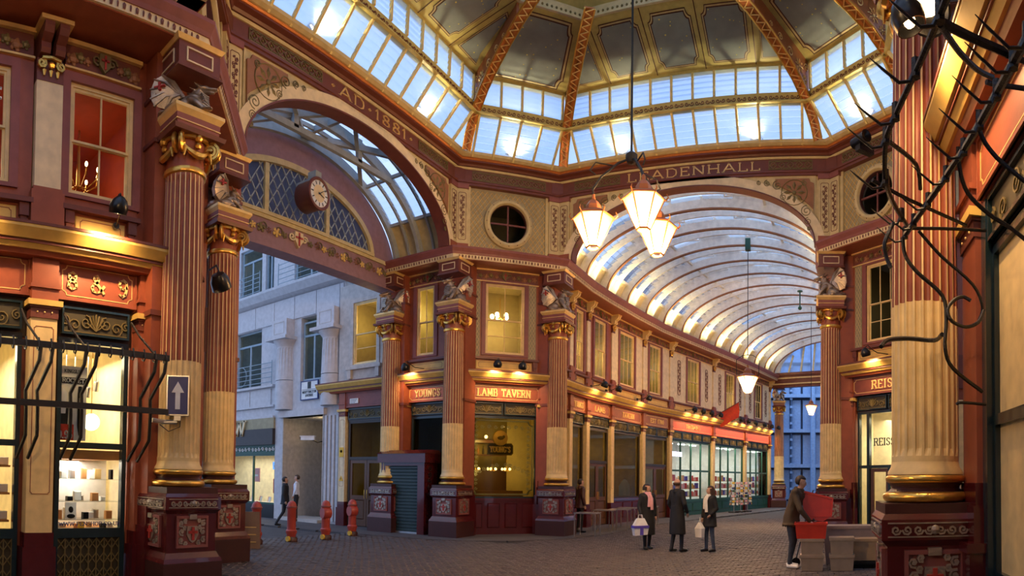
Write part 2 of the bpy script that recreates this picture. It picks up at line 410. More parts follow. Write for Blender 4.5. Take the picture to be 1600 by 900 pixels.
def notch(x0, x1, v0, v1, r, k=5):
    """rectangle with scooped corners, (x,v) points"""
    o = []
    for cx, cv, a in ((x0, v0, 0), (x0, v1, -1), (x1, v1, -2), (x1, v0, -3)):
        for i in range(k+1):
            th = a*PI/2+PI/2-i/k*PI/2 if False else None
            q = i/k*PI/2
            if a == 0: o.append((cx+r*math.cos(q), cv+r*math.sin(q)))
            elif a == -1: o.append((cx+r*math.sin(q), cv-r*math.cos(q)))
            elif a == -2: o.append((cx-r*math.cos(q), cv-r*math.sin(q)))
            else: o.append((cx-r*math.sin(q), cv+r*math.cos(q)))
    return o
def outline(poly, t):
    """strip of width t along a closed (x,z) polygon, as list of quads"""
    n = len(poly); out = []
    for i in range(n):
        (x1, z1), (x2, z2) = poly[i], poly[(i+1) % n]; dx, dz = x2-x1, z2-z1; L = math.hypot(dx, dz)
        if L < 1e-6: continue
        nx, nz = -dz/L*t/2, dx/L*t/2; e = t*.3/L
        out.append([(x1-dx*e+nx, z1-dz*e+nz), (x1-dx*e-nx, z1-dz*e-nz), (x2+dx*e-nx, z2+dz*e-nz), (x2+dx*e+nx, z2+dz*e+nz)])
    return out
def line_panel(poly, t, y0, y1):
    b = B()
    for q in outline(poly, t): b.prism(q, y0, y1)
    return b
def scroll(b, cx, cz, r, y, turns=1.6, w_=.02, a0=0., sgn=1, n=22, d=None):
    pts = [(cx+r*(1-.85*i/n)*math.cos(a0+sgn*turns*2*PI*i/n), y, cz+r*(1-.85*i/n)*math.sin(a0+sgn*turns*2*PI*i/n)) for i in range(n+1)]
    b.tube(pts, w_, 4)
def rosette(b, cx, cz, r, y, n=8):
    for k in range(n):
        a = 2*PI*k/n; dx, dz = math.cos(a), math.sin(a)
        b.raw([(cx+dx*r*.22, y, cz+dz*r*.22), (cx+dx*r*.65-dz*r*.17, y, cz+dz*r*.65+dx*r*.17), (cx+dx*r, y, cz+dz*r), (cx+dx*r*.65+dz*r*.17, y, cz+dz*r*.65-dx*r*.17), (cx+dx*r*.62, y-.035, cz+dz*r*.62)],
              [(0, 1, 4), (1, 2, 4), (2, 3, 4), (3, 0, 4)])
    b.sph((cx, y, cz), r*.2, 8, (1, .5, 1))

# ------------------------------------------------------------------ floor
def sett_area():
    fl = struct('floor', B().box(-24, 14, -14, 60, -.3, -.045), 'asphalt')
    # paving in front of the tavern and along the nave, a step above the carriageway
    pv = B()
    kerb = [(-24, 8.7), (-10.5, 9.15), (-8.2, 9.45), (-6.2, 9.7), (-4.6, 10.6), (-3.4, 12.2), (-2.9, 14.5), (-2.9, 17.5), (-2.3, 20.5), (-1.2, 24.5), (2.6, 36)]
    back = [(-24, 12.4), (-7, 12.4), (-4.8, 14), (-4.9, 17.5), (-4.2, 20.5), (-3.2, 24.5), (.6, 36)]
    for i in range(0): pass
    poly = kerb+back[::-1]
    n = len(poly)
    obj('pavement', pv.slab(poly, -.2, .0), 'paving', fl)
    kb = B()
    for i in range(len(kerb)-1):
        a, c = Vector(kerb[i]), Vector(kerb[i+1]); L = (c-a).length; m = max(1, int(L/.9))
        nrm = Vector((-(c-a).y, (c-a).x)).normalized()
        for k in range(m):
            p = a+(c-a)*(k/m)+(c-a)*.006; q = a+(c-a)*((k+1)/m)-(c-a)*.006
            obj('kerb_stone', B().slab([tuple(p-nrm*.14), tuple(q-nrm*.14), tuple(q+nrm*.02), tuple(p+nrm*.02)], -.2, .012), 'kerb', fl)
    # granite setts
    me = []
    for v in range(4):
        b = B(); e = .012+.004*v; hx, hy = .098, .052; z1 = .0+random.uniform(-.006, .004)
        b.raw([(-hx, -hy, -.05), (hx, -hy, -.05), (hx, hy, -.05), (-hx, hy, -.05), (-hx, -hy, z1-e), (hx, -hy, z1-e), (hx, hy, z1-e), (-hx, hy, z1-e), (-hx+e, -hy+e, z1), (hx-e, -hy+e, z1), (hx-e, hy-e, z1), (-hx+e, hy-e, z1)],
              [(4, 5, 9, 8), (5, 6, 10, 9), (6, 7, 11, 10), (7, 4, 8, 11), (8, 9, 10, 11), (0, 1, 5, 4), (1, 2, 6, 5), (2, 3, 7, 6), (3, 0, 4, 7)])
        me.append(mesh('sett', b, 'sett'))
    def inside(x, y):
        c = False; j = n-1
        for i in range(n):
            if (poly[i][1] > y) != (poly[j][1] > y) and x < (poly[j][0]-poly[i][0])*(y-poly[i][1])/(poly[j][1]-poly[i][1])+poly[i][0]: c = not c
            j = i
        return c
    spots = []
    y = 1.5; row = 0
    while y < 24:
        xs = -9.5 if y < 10 else -4; xe = 5.5 if y < 14 else 7
        x = xs+(.1 if row % 2 else 0)
        while x < xe:
            xx = x+random.uniform(-.006, .006); yy = y+.05*math.sin(x*.7)
            if not inside(xx, yy-.1): spots.append((xx, yy))
            x += .205
        y += .113; row += 1
    def near(p):
        dx, dy = p[0]-CAM.x, p[1]-CAM.y; d = math.hypot(dx, dy)
        az = math.atan2(dx, dy)
        if -YAW-.8 < az < -YAW+.8 and d > 11.0 and abs(az+YAW) < .8: return d
        return 99
    order = sorted(range(len(spots)), key=lambda i: near(spots[i])); first = set(order[:280])
    b = B()
    for i, (x, y) in enumerate(spots):
        dz = random.uniform(-.006, .006); rz = random.uniform(-.03, .03)+.035*math.cos(x*.7)
        if i in first: link('sett', me[i % 4], fl, T(x, y, dz, rz))
        else:
            M_ = T(x, y, dz, rz); src = me[i % 4]
            o = len(b.v); b.v += [tuple(M_ @ vv.co) for vv in src.vertices]; b.f += [tuple(k+o for k in pp.vertices) for pp in src.polygons]
    obj('setts', b, 'sett', fl, kind='stuff')
sett_area()

# ------------------------------------------------------------------ dome
ZC = 11.6
T0, T1, T2 = .04, .157, .47
def dome_side(i, simple=False):
    A, C_ = P[i], P[(i+1) % 8]; F = frame(A, C_); L = (Vector(C_)-Vector(A)).length
    mid = (Vector(A)+Vector(C_))/2; D = (mid-Vector(CC)).length; lng = L > 5
    n = 11 if lng else 4; p = .62 if lng else .64
    hl = lambda t: L/2*(1-t)
    W = struct('window_%d' % (i+1), None, None, F)
    tiers = [((T0*D, ZC-.05), (T1*D, 12.32), 6), ((T1*D, 12.62), (T1*D+.03, 13.34), 5)]
    bars = B(); 
    for ti, ((d0, z0), (d1, z1), ns) in enumerate(tiers):
        vec = Vector((0, -(d1-d0), z1-z0)); ln = vec.length; vec.normalize(); nrm = Vector((0, -vec.z, vec.y)) # toward room / below
        nrm = Vector((0, -abs(vec.z), -abs(vec.y)))
        lim = hl(d1/D)-.03; m = n
        while m*p/2 > lim: m -= 1
        xs = [L/2+(k-m/2)*p for k in range(m+1)]
        for x in xs:
            bb = B(); a = Vector((x, -d0, z0)); c = Vector((x, -d1, z1)); o_ = nrm*.07
            bb.raw([a+Vector((-.04, 0, 0)), a+Vector((.04, 0, 0)), c+Vector((.04, 0, 0)), c+Vector((-.04, 0, 0)), a+o_+Vector((-.028, 0, 0)), a+o_+Vector((.028, 0, 0)), c+o_+Vector((.028, 0, 0)), c+o_+Vector((-.028, 0, 0))],
                   [(0, 1, 2, 3), (7, 6, 5, 4), (0, 4, 5, 1), (1, 5, 6, 2), (2, 6, 7, 3), (3, 7, 4, 0)])
            obj('glazing_bar', bb, 'bar_yellow', W)
        ss = ln/ns
        if simple: ns = 1; ss = ln
        lb = B(); th = .006; tl = .035 if not simple else 0
        u = vec*ss; hw = p/2-.03
        v = [Vector((-hw, 0, 0))+nrm*(-tl), Vector((hw, 0, 0))+nrm*(-tl), Vector((hw, 0, 0))+u*1.02+nrm*tl, Vector((-hw, 0, 0))+u*1.02+nrm*tl]
        lb.raw(v+[q-nrm*th for q in v], [(0, 1, 2, 3), (7, 6, 5, 4), (0, 4, 5, 1), (1, 5, 6, 2), (2, 6, 7, 3), (3, 7, 4, 0)])
        lm = mesh('louvre_pane', lb, 'louvre_glass')
        for k in range(m):
            for j in range(ns):
                q = Vector((xs[k]+p/2, -d0, z0))+vec*(ss*j)
                link('louvre_pane', lm, W, Matrix.Translation(q))
        for sg in (-1, 1):   # end slivers beside the ribs
            xb = L/2+sg*(m*p/2); xa0 = L/2+sg*hl(d0/D); xa1 = L/2+sg*hl(d1/D)
            obj('louvre_pane', B().raw([(xb, -d0, z0), (xa0, -d0, z0), (xa1, -d1, z1), (xb, -d1, z1)], [(0, 1, 2, 3)]), 'louvre_glass', W)
    # ornamental band between the tiers, head rail, cove
    t1 = T1*D
    h1 = hl(T1)
    def band(name, z0, z1, dy, m): return obj(name, B().raw([(L/2-h1, -t1+.1, z0), (L/2+h1, -t1+.1, z0), (L/2+h1, -t1+.1, z1), (L/2-h1, -t1+.1, z1), (L/2-h1+.02, -t1-dy, z0), (L/2+h1-.02, -t1-dy, z0), (L/2+h1-.02, -t1-dy, z1), (L/2-h1+.02, -t1-dy, z1)], [(0, 3, 2, 1), (4, 5, 6, 7), (0, 1, 5, 4), (1, 2, 6, 5), (2, 3, 7, 6), (3, 0, 4, 7)]), m, W)
    band('band', 12.33, 12.60, .04, 'dome_cream'); band('band_lip', 12.30, 12.34, .12, 'dome_cream'); band('head_rail', 13.34, 13.44, .05, 'dome_cream')
    ob = B(); x = L/2-h1+.12; k = 0
    while x < L/2+h1-.1:
        scroll(ob, x, 12.46, .07, -t1-.05, 1.2, .012, PI*(k % 2), 1 if k % 2 else -1, 8); x += .15; k += 1
    o = obj('band_scrollwork', ob, 'frieze_brown', W); o['kind'] = 'stuff'
    # cove ceiling
    z0, z1 = 13.42, 13.90; D2 = T2*D; h2 = hl(T2)
    cv = struct('ceiling_cove_%d' % (i+1), B().raw([(L/2-h1, -t1, z0), (L/2+h1, -t1, z0), (L/2+h2, -D2, z1), (L/2-h2, -D2, z1), (L/2-h1, -t1, z0+.12), (L/2+h1, -t1, z0+.12), (L/2+h2, -D2, z1+.12), (L/2-h2, -D2, z1+.12)], [(0, 3, 2, 1), (4, 5, 6, 7), (0, 1, 5, 4), (1, 2, 6, 5), (2, 3, 7, 6), (3, 0, 4, 7)]), 'dome_cream', F)
    def cp(x, v, e): return (x, -t1-(D2-t1)*v, z0+(z1-z0)*v-e)
    def panel(poly):
        cx = sum(q[0] for q in poly)/len(poly); cv_ = sum(q[1] for q in poly)/len(poly)
        for k, (s_, m, nm) in enumerate(((1.16, 'brown_line', 'panel_border'), (1.12, 'attic_cream', 'panel_trim'), (1.05, 'brown_line', 'panel_border'), (1.0, 'star_panel', 'star_panel'))):
            e = .008+.007*k
            pts = [cp(cx+(q[0]-cx)*s_, cv_+(q[1]-cv_)*(1+(s_-1)*.75), e) for q in poly]
            m_ = len(pts); cen = cp(cx, cv_, e)
            obj(nm, B().raw(pts+[cen], [(j, (j+1) % m_, m_) for j in range(m_)]), m, cv)
    if lng:
        pw = 1.42
        for k in (-1, 0, 1): panel(notch(L/2+k*pw-.50, L/2+k*pw+.50, .14, .86, .1))
        for sg in (-1, 1):
            xa = L/2+sg*(1.5*pw+.22)
            panel([(xa, .14), (L/2+sg*(h1-.42), .14), (L/2+sg*(h1-.62), .26), (xa+sg*.12, .78), (xa, .80)] if sg > 0 else [(xa, .14), (xa, .80), (xa+sg*.12, .78), (L/2+sg*(h1-.62), .26), (L/2+sg*(h1-.42), .14)])
        for k in (-1.5, -.5, .5, 1.5):
            x = L/2+k*pw
            obj('rule', B().raw([cp(x-.012, .0, .01), cp(x+.012, 0, .01), cp(x+.012, 1, .01), cp(x-.012, 1, .01)], [(0, 1, 2, 3)]), 'brown_line', cv)
    else:
        b_ = h1-.34; t_ = h2-.30
        q = notch(-1, 1, .10, .90, .12)
        panel([(L/2+u_*(b_+(t_-b_)*v_), v_) for u_, v_ in q])
    # ring at the head of the cove and the lantern stage above
    obj('ring_band', B().raw([(L/2-h2, -D2, z1), (L/2+h2, -D2, z1), (L/2+h2, -D2, z1+.22), (L/2-h2, -D2, z1+.22), (L/2-h2*.97, -D2-.12, z1-.04), (L/2+h2*.97, -D2-.12, z1-.04), (L/2+h2*.97, -D2-.12, z1+.22), (L/2-h2*.97, -D2-.12, z1+.22)], [(0, 3, 2, 1), (4, 5, 6, 7), (0, 1, 5, 4), (1, 2, 6, 5), (2, 3, 7, 6), (3, 0, 4, 7)]), 'attic_cream', cv)
    rb = B(); x = L/2-h2+.1
    while x < L/2+h2-.05: rb.sph((x, -D2-.12, z1+.05), .035, 6); x += .13
    obj('ring_beads', rb, 'grille', cv)['kind'] = 'stuff'
    D3 = .62*D; h3 = hl(.62)
    obj('inner_cove', B().raw([(L/2-h2, -D2, z1+.2), (L/2+h2, -D2, z1+.2), (L/2+h3, -D3, z1+1.0), (L/2-h3, -D3, z1+1.0)], [(0, 1, 2, 3)]), 'dome_cream', cv)
    obj('lantern_pane', B().raw([(L/2-h3, -D3, z1+1.0), (L/2+h3, -D3, z1+1.0), (L/2, -D, z1+2.2)], [(0, 1, 2)]), 'louvre_glass', cv)
for i in range(8): dome_side(i, i in (0, 5, 6, 7))

def dome_rib(i):
    A = P[i]; d = (Vector(CC)-Vector(A)).normalized()
    F = Matrix(((d.x, -d.y, 0, A[0]), (d.y, d.x, 0, A[1]), (0, 0, 1, 0), (0, 0, 0, 1)))
    R_ = struct('trim_%d' % (i+1), None, None, F)
    fl = [(.70, 11.5), (.86, 11.85), (1.06, 12.12), (1.35, 12.4), (1.8, 12.72), (2.4, 12.99), (3.1, 13.22), (3.8, 13.38), (4.7, 13.50)]
    b = B(); hw = .13; v = []; f = []
    for s_, z in fl: v += [(s_, -hw, z), (s_, hw, z), (s_-.03, hw, z+.06), (s_-.03, -hw, z+.06)]
    for k in range(len(fl)-1):
        for j in range(4): f.append((4*k+j, 4*k+(j+1) % 4, 4*k+4+(j+1) % 4, 4*k+4+j))
    f += [(0, 1, 2, 3), (len(v)-4, len(v)-1, len(v)-2, len(v)-3)]
    b.raw(v, f); obj('rib_flange', b, 'orange_rib', R_)
    bd = B()
    for sg in (-1, 1): bd.tube([(s_, sg*hw, z-.01) for s_, z in fl], .022, 5)
    obj('rib_bead', bd, 'gold', R_)
    lt = B()
    for k in range(len(fl)-1):
        (s1, z1), (s2, z2) = fl[k], fl[k+1]; m = max(2, int(math.hypot(s2-s1, z2-z1)/.11))
        for j in range(m):
            a = (s1+(s2-s1)*j/m, -.10 if j % 2 else .10, z1+(z2-z1)*j/m-.012); c = (s1+(s2-s1)*(j+1)/m, .10 if j % 2 else -.10, z1+(z2-z1)*(j+1)/m-.012)
            lt.bar(a, c, .02)
    obj('rib_lattice', lt, 'gold_paint', R_)
    def surf(s_): return 11.52+(s_-.3)*.87 if s_ < 1.235 else 13.42+(s_-1.235)*.19
    wb = B(); ss = [.7, .86, 1.06, 1.234, 1.236, 1.5, 1.8, 2.4, 3.1, 3.7]
    def flz(s_):
        for k in range(len(fl)-1):
            if fl[k][0] <= s_ <= fl[k+1][0]: return fl[k][1]+(fl[k+1][1]-fl[k][1])*(s_-fl[k][0])/(fl[k+1][0]-fl[k][0])
        return fl[-1][1]
    for a, c in zip(ss[:-1], ss[1:]):
        if c-a < .01: continue
        wb.prism([(a, flz(a)), (c, flz(c)), (c, max(flz(c)+.01, surf(c-.001 if c == 1.234 else c))), (a, max(flz(a)+.01, surf(a)))], -.035, .035)
    obj('rib_web', wb, 'dome_brown', R_)
    og = B()
    for sg in (-1, 1):
        rosette(og, 1.72, 13.08, .2, sg*.05); rosette(og, 1.45, 12.83, .13, sg*.05)
        scroll(og, 2.15, 13.22, .13, sg*.045, 1.5, .016); scroll(og, 2.6, 13.36, .1, sg*.045, 1.5, .014); scroll(og, 1.38, 13.2, .11, sg*.045, 1.4, .014); scroll(og, 3.0, 13.46, .07, sg*.045, 1.4, .012)
    obj('rib_filigree', og, 'gold_paint', R_)
for i in range(8): dome_rib(i)

# ------------------------------------------------------------------ upper entablature ring
def ring(name, prof, m): 
    b = B().sweep(prof, P, True, 1); return struct(name, b, m)
ring('trim_21', [(-.25, 10.76), (.06, 10.76), (.06, 10.83), (.09, 10.84), (.09, 10.90), (-.25, 10.90)], 'maroon')
ring('trim_22', [(-.25, 10.90), (.02, 10.90), (.02, 11.26), (-.25, 11.26)], 'frieze_brown')
ring('trim_23', [(-.25, 11.26), (.05, 11.26), (.08, 11.31), (.05, 11.33), (-.25, 11.33)], 'attic_cream')
ring('trim_24', [(-.25, 11.33), (.10, 11.33), (.14, 11.38), (.26, 11.41), (.26, 11.45), (-.25, 11.45)], 'maroon')
ring('trim_25', [(-.25, 11.45), (.28, 11.45), (.31, 11.48), (.28, 11.52), (-.25, 11.52)], 'orange_rib')
ring('trim_26', [(-.25, 11.52), (.32, 11.52), (.40, 11.57), (.42, 11.64), (-.25, 11.64)], 'attic_cream')
for i in range(8):   # corner blocks in the frieze
    d = (Vector(CC)-Vector(P[i])).normalized(); a = math.atan2(d.y, d.x)
    struct('trim_%d' % (30+i), B().box(-.25, .09, -.26, .26, 10.9, 11.27), 'maroon', T(P[i][0], P[i][1], 0, a))

def lattice_strip(b, x0, x1, z0, z1, y, w_=.012, clip=None, px=.16, pz=.22):
    nx = max(1, round((x1-x0)/px)); px = (x1-x0)/nx; nz = max(1, round((z1-z0)/pz)); pz = (z1-z0)/nz
    for i in range(nx):
        for j in range(nz):
            for sg in (0, 1):
                a = (x0+i*px, y, z0+(j+sg)*pz); c = (x0+(i+1)*px, y, z0+(j+1-sg)*pz)
                mx, mz = (a[0]+c[0])/2, (a[2]+c[2])/2
                if clip and not clip(mx, mz): continue
                b.bar(a, c, w_)
def arabesque(b, x, z0, z1, y, r=.07):
    z = z0+r*1.3; k = 0
    while z < z1-r:
        sg = 1 if k % 2 else -1
        scroll(b, x-sg*r*.55, z, r*.8, y, 1.3, .012, PI/2, sg, 10); scroll(b, x+sg*r*.6, z+r*.7, r*.5, y, 1.2, .01, 0, -sg, 8)
        z += r*1.9; k += 1
    b.tube([(x, y, z0), (x, y, z1)], .008, 4)
def lattice_ornament(b, x0, x1, z0, z1, y):
    """frieze panel of linked lozenges"""
    for (a, c) in (((x0, z0), (x1, z0)), ((x0, z1), (x1, z1)), ((x0, z0), (x0, z1)), ((x1, z0), (x1, z1))): b.bar((a[0], y, a[1]), (c[0], y, c[1]), .02)
    n = max(2, round((x1-x0)/.24)); p = (x1-x0)/n; zm = (z0+z1)/2; h = (z1-z0)/2
    for k in range(n):
        xm = x0+p*(k+.5)
        for sx in (-1, 1):
            for sz in (-1, 1):
                b.bar((xm+sx*p*.42, y, zm), (xm, y, zm+sz*h*.8), .022); b.bar((xm+sx*p*.5, y, zm+sz*h*.75), (xm+sx*p*.2, y, zm+sz*h*.75), .022)
        b.sph((xm, y, zm), .03, 6)

def attic_pilasters(F, L, parent):
    for x0 in (.0, L-.36):
        obj('attic_backing', B().box(min(x0, x0-.1) if x0 else 0, x0+.46, .03, .3, ZS, ZT), 'attic_cream', parent)
        obj('attic_pilaster', B().box(x0, x0+.36, -.05, .3, ZS, ZT), 'attic_cream', parent)
        obj('pilaster_base', B().box(x0-.02, x0+.38, -.08, .3, ZS, ZS+.22), 'red', parent)
        obj('pilaster_cap', B().box(x0-.02, x0+.38, -.09, .3, ZT-.14, ZT), 'mauve', parent)
        b = line_panel(notch(x0+.06, x0+.30, ZS+.34, ZT-.26, .03, 2), .012, -.058, -.048); arabesque(b, x0+.18, ZS+.42, ZT-.34, -.055, .06)
        obj('pilaster_arabesque', b, 'frieze_brown', parent)
def round_wall(i, nm):
    A, C_ = P[i], P[(i+1) % 8]; F = frame(A, C_); L = (Vector(C_)-Vector(A)).length
    W = struct('wall_%s' % nm, None, None, F)
    cx, cz, R1 = L/2, 9.74, .66
    x0, x1, z0, z1 = .34, L-.34, ZS, ZT; b = B(); n = 48; v = []; f = []
    for k in range(n):
        a = 2*PI*k/n; dx, dz = math.cos(a), math.sin(a)
        t = min(((x1-cx) if dx > 0 else (x0-cx))/dx if abs(dx) > 1e-6 else 9e9, ((z1-cz) if dz > 0 else (z0-cz))/dz if abs(dz) > 1e-6 else 9e9)
        v += [(cx+R1*dx, .1, cz+R1*dz), (cx+t*dx, .1, cz+t*dz), (cx+R1*dx, .3, cz+R1*dz)]
    for k in range(n):
        k2 = (k+1) % n; f += [(3*k, 3*k2, 3*k2+1, 3*k+1), (3*k, 3*k+2, 3*k2+2, 3*k2)]
    v += [(x0, .1, z0), (x1, .1, z0), (x1, .1, z1), (x0, .1, z1)]; m = 3*n
    for ca, ci in ((math.atan2(z0-cz, x0-cx), m), (math.atan2(z0-cz, x1-cx), m+1), (math.atan2(z1-cz, x1-cx), m+2), (math.atan2(z1-cz, x0-cx), m+3)):
        k = int((ca % (2*PI))/(2*PI)*n); f.append((3*k+1, ci, 3*((k+1) % n)+1))
    b.raw(v, f); obj('attic_panel', b, 'attic_grey', W)
    attic_pilasters(F, L, W)
    lb = B(); lattice_strip(lb, x0+.06, x1-.06, z0+.18, z1-.1, .09, .012, lambda x, z: (x-cx)**2+(z-cz)**2 > .82**2, .15, .2)
    obj('attic_lattice', lb, 'yellow_cream', W)
    rw = struct('window_%d' % (20+i), None, None, F)
    Mx = Matrix.Translation((cx, 0, cz)) @ Matrix.Rotation(PI/2, 4, 'X')
    obj('window_frame', B().lathe([(.60, -.12), (.60, .0), (.64, .05), (.70, .06), (.74, .03), (.78, .0), (.78, -.1)], 48, cap=False), 'attic_cream', rw, True, Mx)
    obj('window_rim', B().lathe([(.585, -.16), (.585, -.04), (.615, -.02), (.615, -.16)], 48, cap=False), 'brown_line', rw, True, Mx)
    st = B()
    for k in range(16): a = 2*PI*k/16; st.sph((cx+.72*math.cos(a), -.045, cz+.72*math.sin(a)), .018, 6)
    obj('rim_studs', st, 'frieze_brown', rw)
    obj('pane', B().lathe([(.6, 0), (.0, 0)], 32, cap=False), 'glass', rw, False, Matrix.Translation((cx, .14, cz)) @ Matrix.Rotation(PI/2, 4, 'X'))
    obj('glazing_bar', B().box(cx-.025, cx+.025, .10, .15, cz-.6, cz+.6).box(cx-.6, cx+.6, .10, .15, cz-.025, cz+.025), 'maroon', rw)
    if i in (2, 4): obj('room', B().box(cx-.9, cx+.9, 1.6, 1.65, cz-.9, cz+.9).box(cx-.9, cx-.85, .3, 1.6, cz-.9, cz+.9).box(cx+.85, cx+.9, .3, 1.6, cz-.9, cz+.9).box(cx-.9, cx+.9, .3, 1.6, cz+.85, cz+.9), 'grille_back', rw)
def arch_side(i, nm, letters=None, rev=False):
    A, C_ = P[i], P[(i+1) % 8]; F = frame(A, C_); L = (Vector(C_)-Vector(A)).length; cx = L/2
    W = struct('wall_%s' % nm, None, None, F)
    a, bb, n = 3.80, 1.90, 48
    b = B(); v = []; f = []
    for k in range(n+1):
        th = PI*k/n; x, z = cx+a*math.cos(th), ZS+bb*math.sin(th)
        for y in (0, .28): v += [(x, y, z), (x, y, ZT)]
    for k in range(n):
        o = 4*k; q = o+4; f += [(o, o+1, q+1, q), (o+2, q+2, q+3, o+3), (o, q, q+2, o+2), (o+1, o+3, q+3, q+1)]
    b.raw(v, f); obj('spandrel_wall', b, 'attic_cream', W)
    obj('archivolt', B().arc(a-.03, bb-.03, ZS, .30, -.06, .3, cx, 64), 'pale', W, True)
    obj('archivolt_bead', B().arc(a-.05, bb-.05, ZS, .04, -.085, .3, cx, 64), 'maroon', W, True)
    attic_pilasters(F, L, W)
    for sg in (-1, 1):
        # brown spandrel panel following the curve, with rosette and scrolls
        pts = []
        for k in range(13):
            th = .16+.74*k/12; x, z = (a+.38)*math.cos(th), ZS+(bb+.38)*math.sin(th)
            if z < ZT-.14: pts.append((cx+sg*min(x, cx-.52), z))
        top = ZT-.12; xo = cx+sg*(cx-.50)
        poly = pts+[(pts[-1][0], top)]
        poly += [(xo-sg*.14, top), (xo-sg*.10, top-.10), (xo, top-.14)]
        obj('spandrel_panel', B().prism(poly, -.05, .02), 'spandrel', W)
        ob = B()
        rosette(ob, xo-sg*.58, top-.42, .34, -.055)
        ob.tube([(xo-sg*.58+.38*math.cos(2*PI*k/20), -.055, top-.42+.38*math.sin(2*PI*k/20)) for k in range(20)], .016, 4, True)
        for (dx, dz, r) in ((.22, .98, .17), (.17, 1.28, .11), (1.08, .2, .15), (1.38, .13, .1), (.9, .55, .1), (.28, .14, .09), (1.62, .11, .07), (.14, 1.5, .06)):
            scroll(ob, xo-sg*dx, top-dz, r, -.055, 1.7, .016, sg*PI/2, sg)
        obj('spandrel_ornament', ob, 'grille', W)
    if letters:
        s_, lx, lw, lh = letters
        put_letters(W, s_, lh, lx, 10.94, -.045, .03, .15, .16, lw, 'gold_paint', 'gilded letter on the frieze')
        ob = B(); lattice_ornament(ob, .55, lx-lw/2-.25, 10.95, 11.21, -.035); lattice_ornament(ob, lx+lw/2+.25, L-.55, 10.95, 11.21, -.035)
        obj('frieze_ornament', ob, 'grille', W)
arch_side(3, 'far_arch', ('LEADENHALL', 4.35, 4.1, .26))
arch_side(1, 'left_arch', ('*AD*1881*', 4.6, 3.3, .27))
arch_side(5, 'right_arch'); arch_side(7, 'near_arch')
round_wall(2, 'far_left_corner'); round_wall(4, 'far_right_corner'); round_wall(0, 'near_left_corner'); round_wall(6, 'near_right_corner')
for i in (2, 4):
    A, C_ = P[i], P[i+1]; L = (Vector(C_)-Vector(A)).length; ob = B(); lattice_ornament(ob, .5, L-.5, 10.95, 11.21, -.035)
    struct('trim_%d' % (50+i), ob, 'grille', frame(A, C_))

# ------------------------------------------------------------------ columns
def blob(parts, voxel, smooth=2):
    """one continuous surface grown from overlapping capsules and ellipsoids"""
    b = B()
    for p in parts:
        if p[0] == 'e': b.sph(p[1], 1, 14, p[2])
        elif p[0] == 'm': b.raw(p[1], p[2])
        else:
            a, c, r1, r2 = Vector(p[1]), Vector(p[2]), p[3], p[4]
            b.tube([a, a+(c-a)*.5, c], [r1, (r1+r2)/2, r2], 10); b.sph(a, r1, 10); b.sph(c, r2, 10)
    me = mesh('tmp', b); o = bpy.data.objects.new('tmp', me); COL.objects.link(o)
    r = o.modifiers.new('r', 'REMESH'); r.mode = 'VOXEL'; r.voxel_size = voxel
    if smooth:
        q = o.modifiers.new('s', 'SMOOTH'); q.factor = .5; q.iterations = smooth
    dg = bpy.context.evaluated_depsgraph_get(); out = bpy.data.meshes.new_from_object(o.evaluated_get(dg))
    bpy.data.objects.remove(o); bpy.data.meshes.remove(me)
    for p in out.polygons: p.use_smooth = True
    return out

def fluted(r0, r1, z0, z1, zc, n=24):
    """shaft meshes: cream foot and red-fluted upper part (two meshes)"""
    def ringp(r, dep):
        o = []
        for k in range(n):
            for j, (a, d) in enumerate(((0, 0), (.22, 0), (.34, .7), (.61, 1), (.88, .7))):
                th = 2*PI*(k+a)/n; rr = r-dep*d; o.append((rr*math.cos(th), rr*math.sin(th)))
        return o
    def build(zs, zend):
        v = []; f = []; m = 5*n; fl = []
        for z in zs:
            t = (z-z0)/(z1-z0); r = r0+(r1-r0)*(t**1.6); dep = .026 if z0+.06 < z < z1-.06 else 0
            v += [(x, y, z) for x, y in ringp(r, dep)]
        for j in range(len(zs)-1):
            for k in range(m):
                f.append((j*m+k, j*m+(k+1) % m, (j+1)*m+(k+1) % m, (j+1)*m+k)); fl.append(k % 5 != 0)
        b = B().raw(v, f); return b, fl
    lo = build([z0, z0+.05, z0+.12, (z0+zc)/2, zc], 0); hi = build([zc, zc+1, zc+2, z1-.12, z1-.05, z1], 0)
    return lo, hi
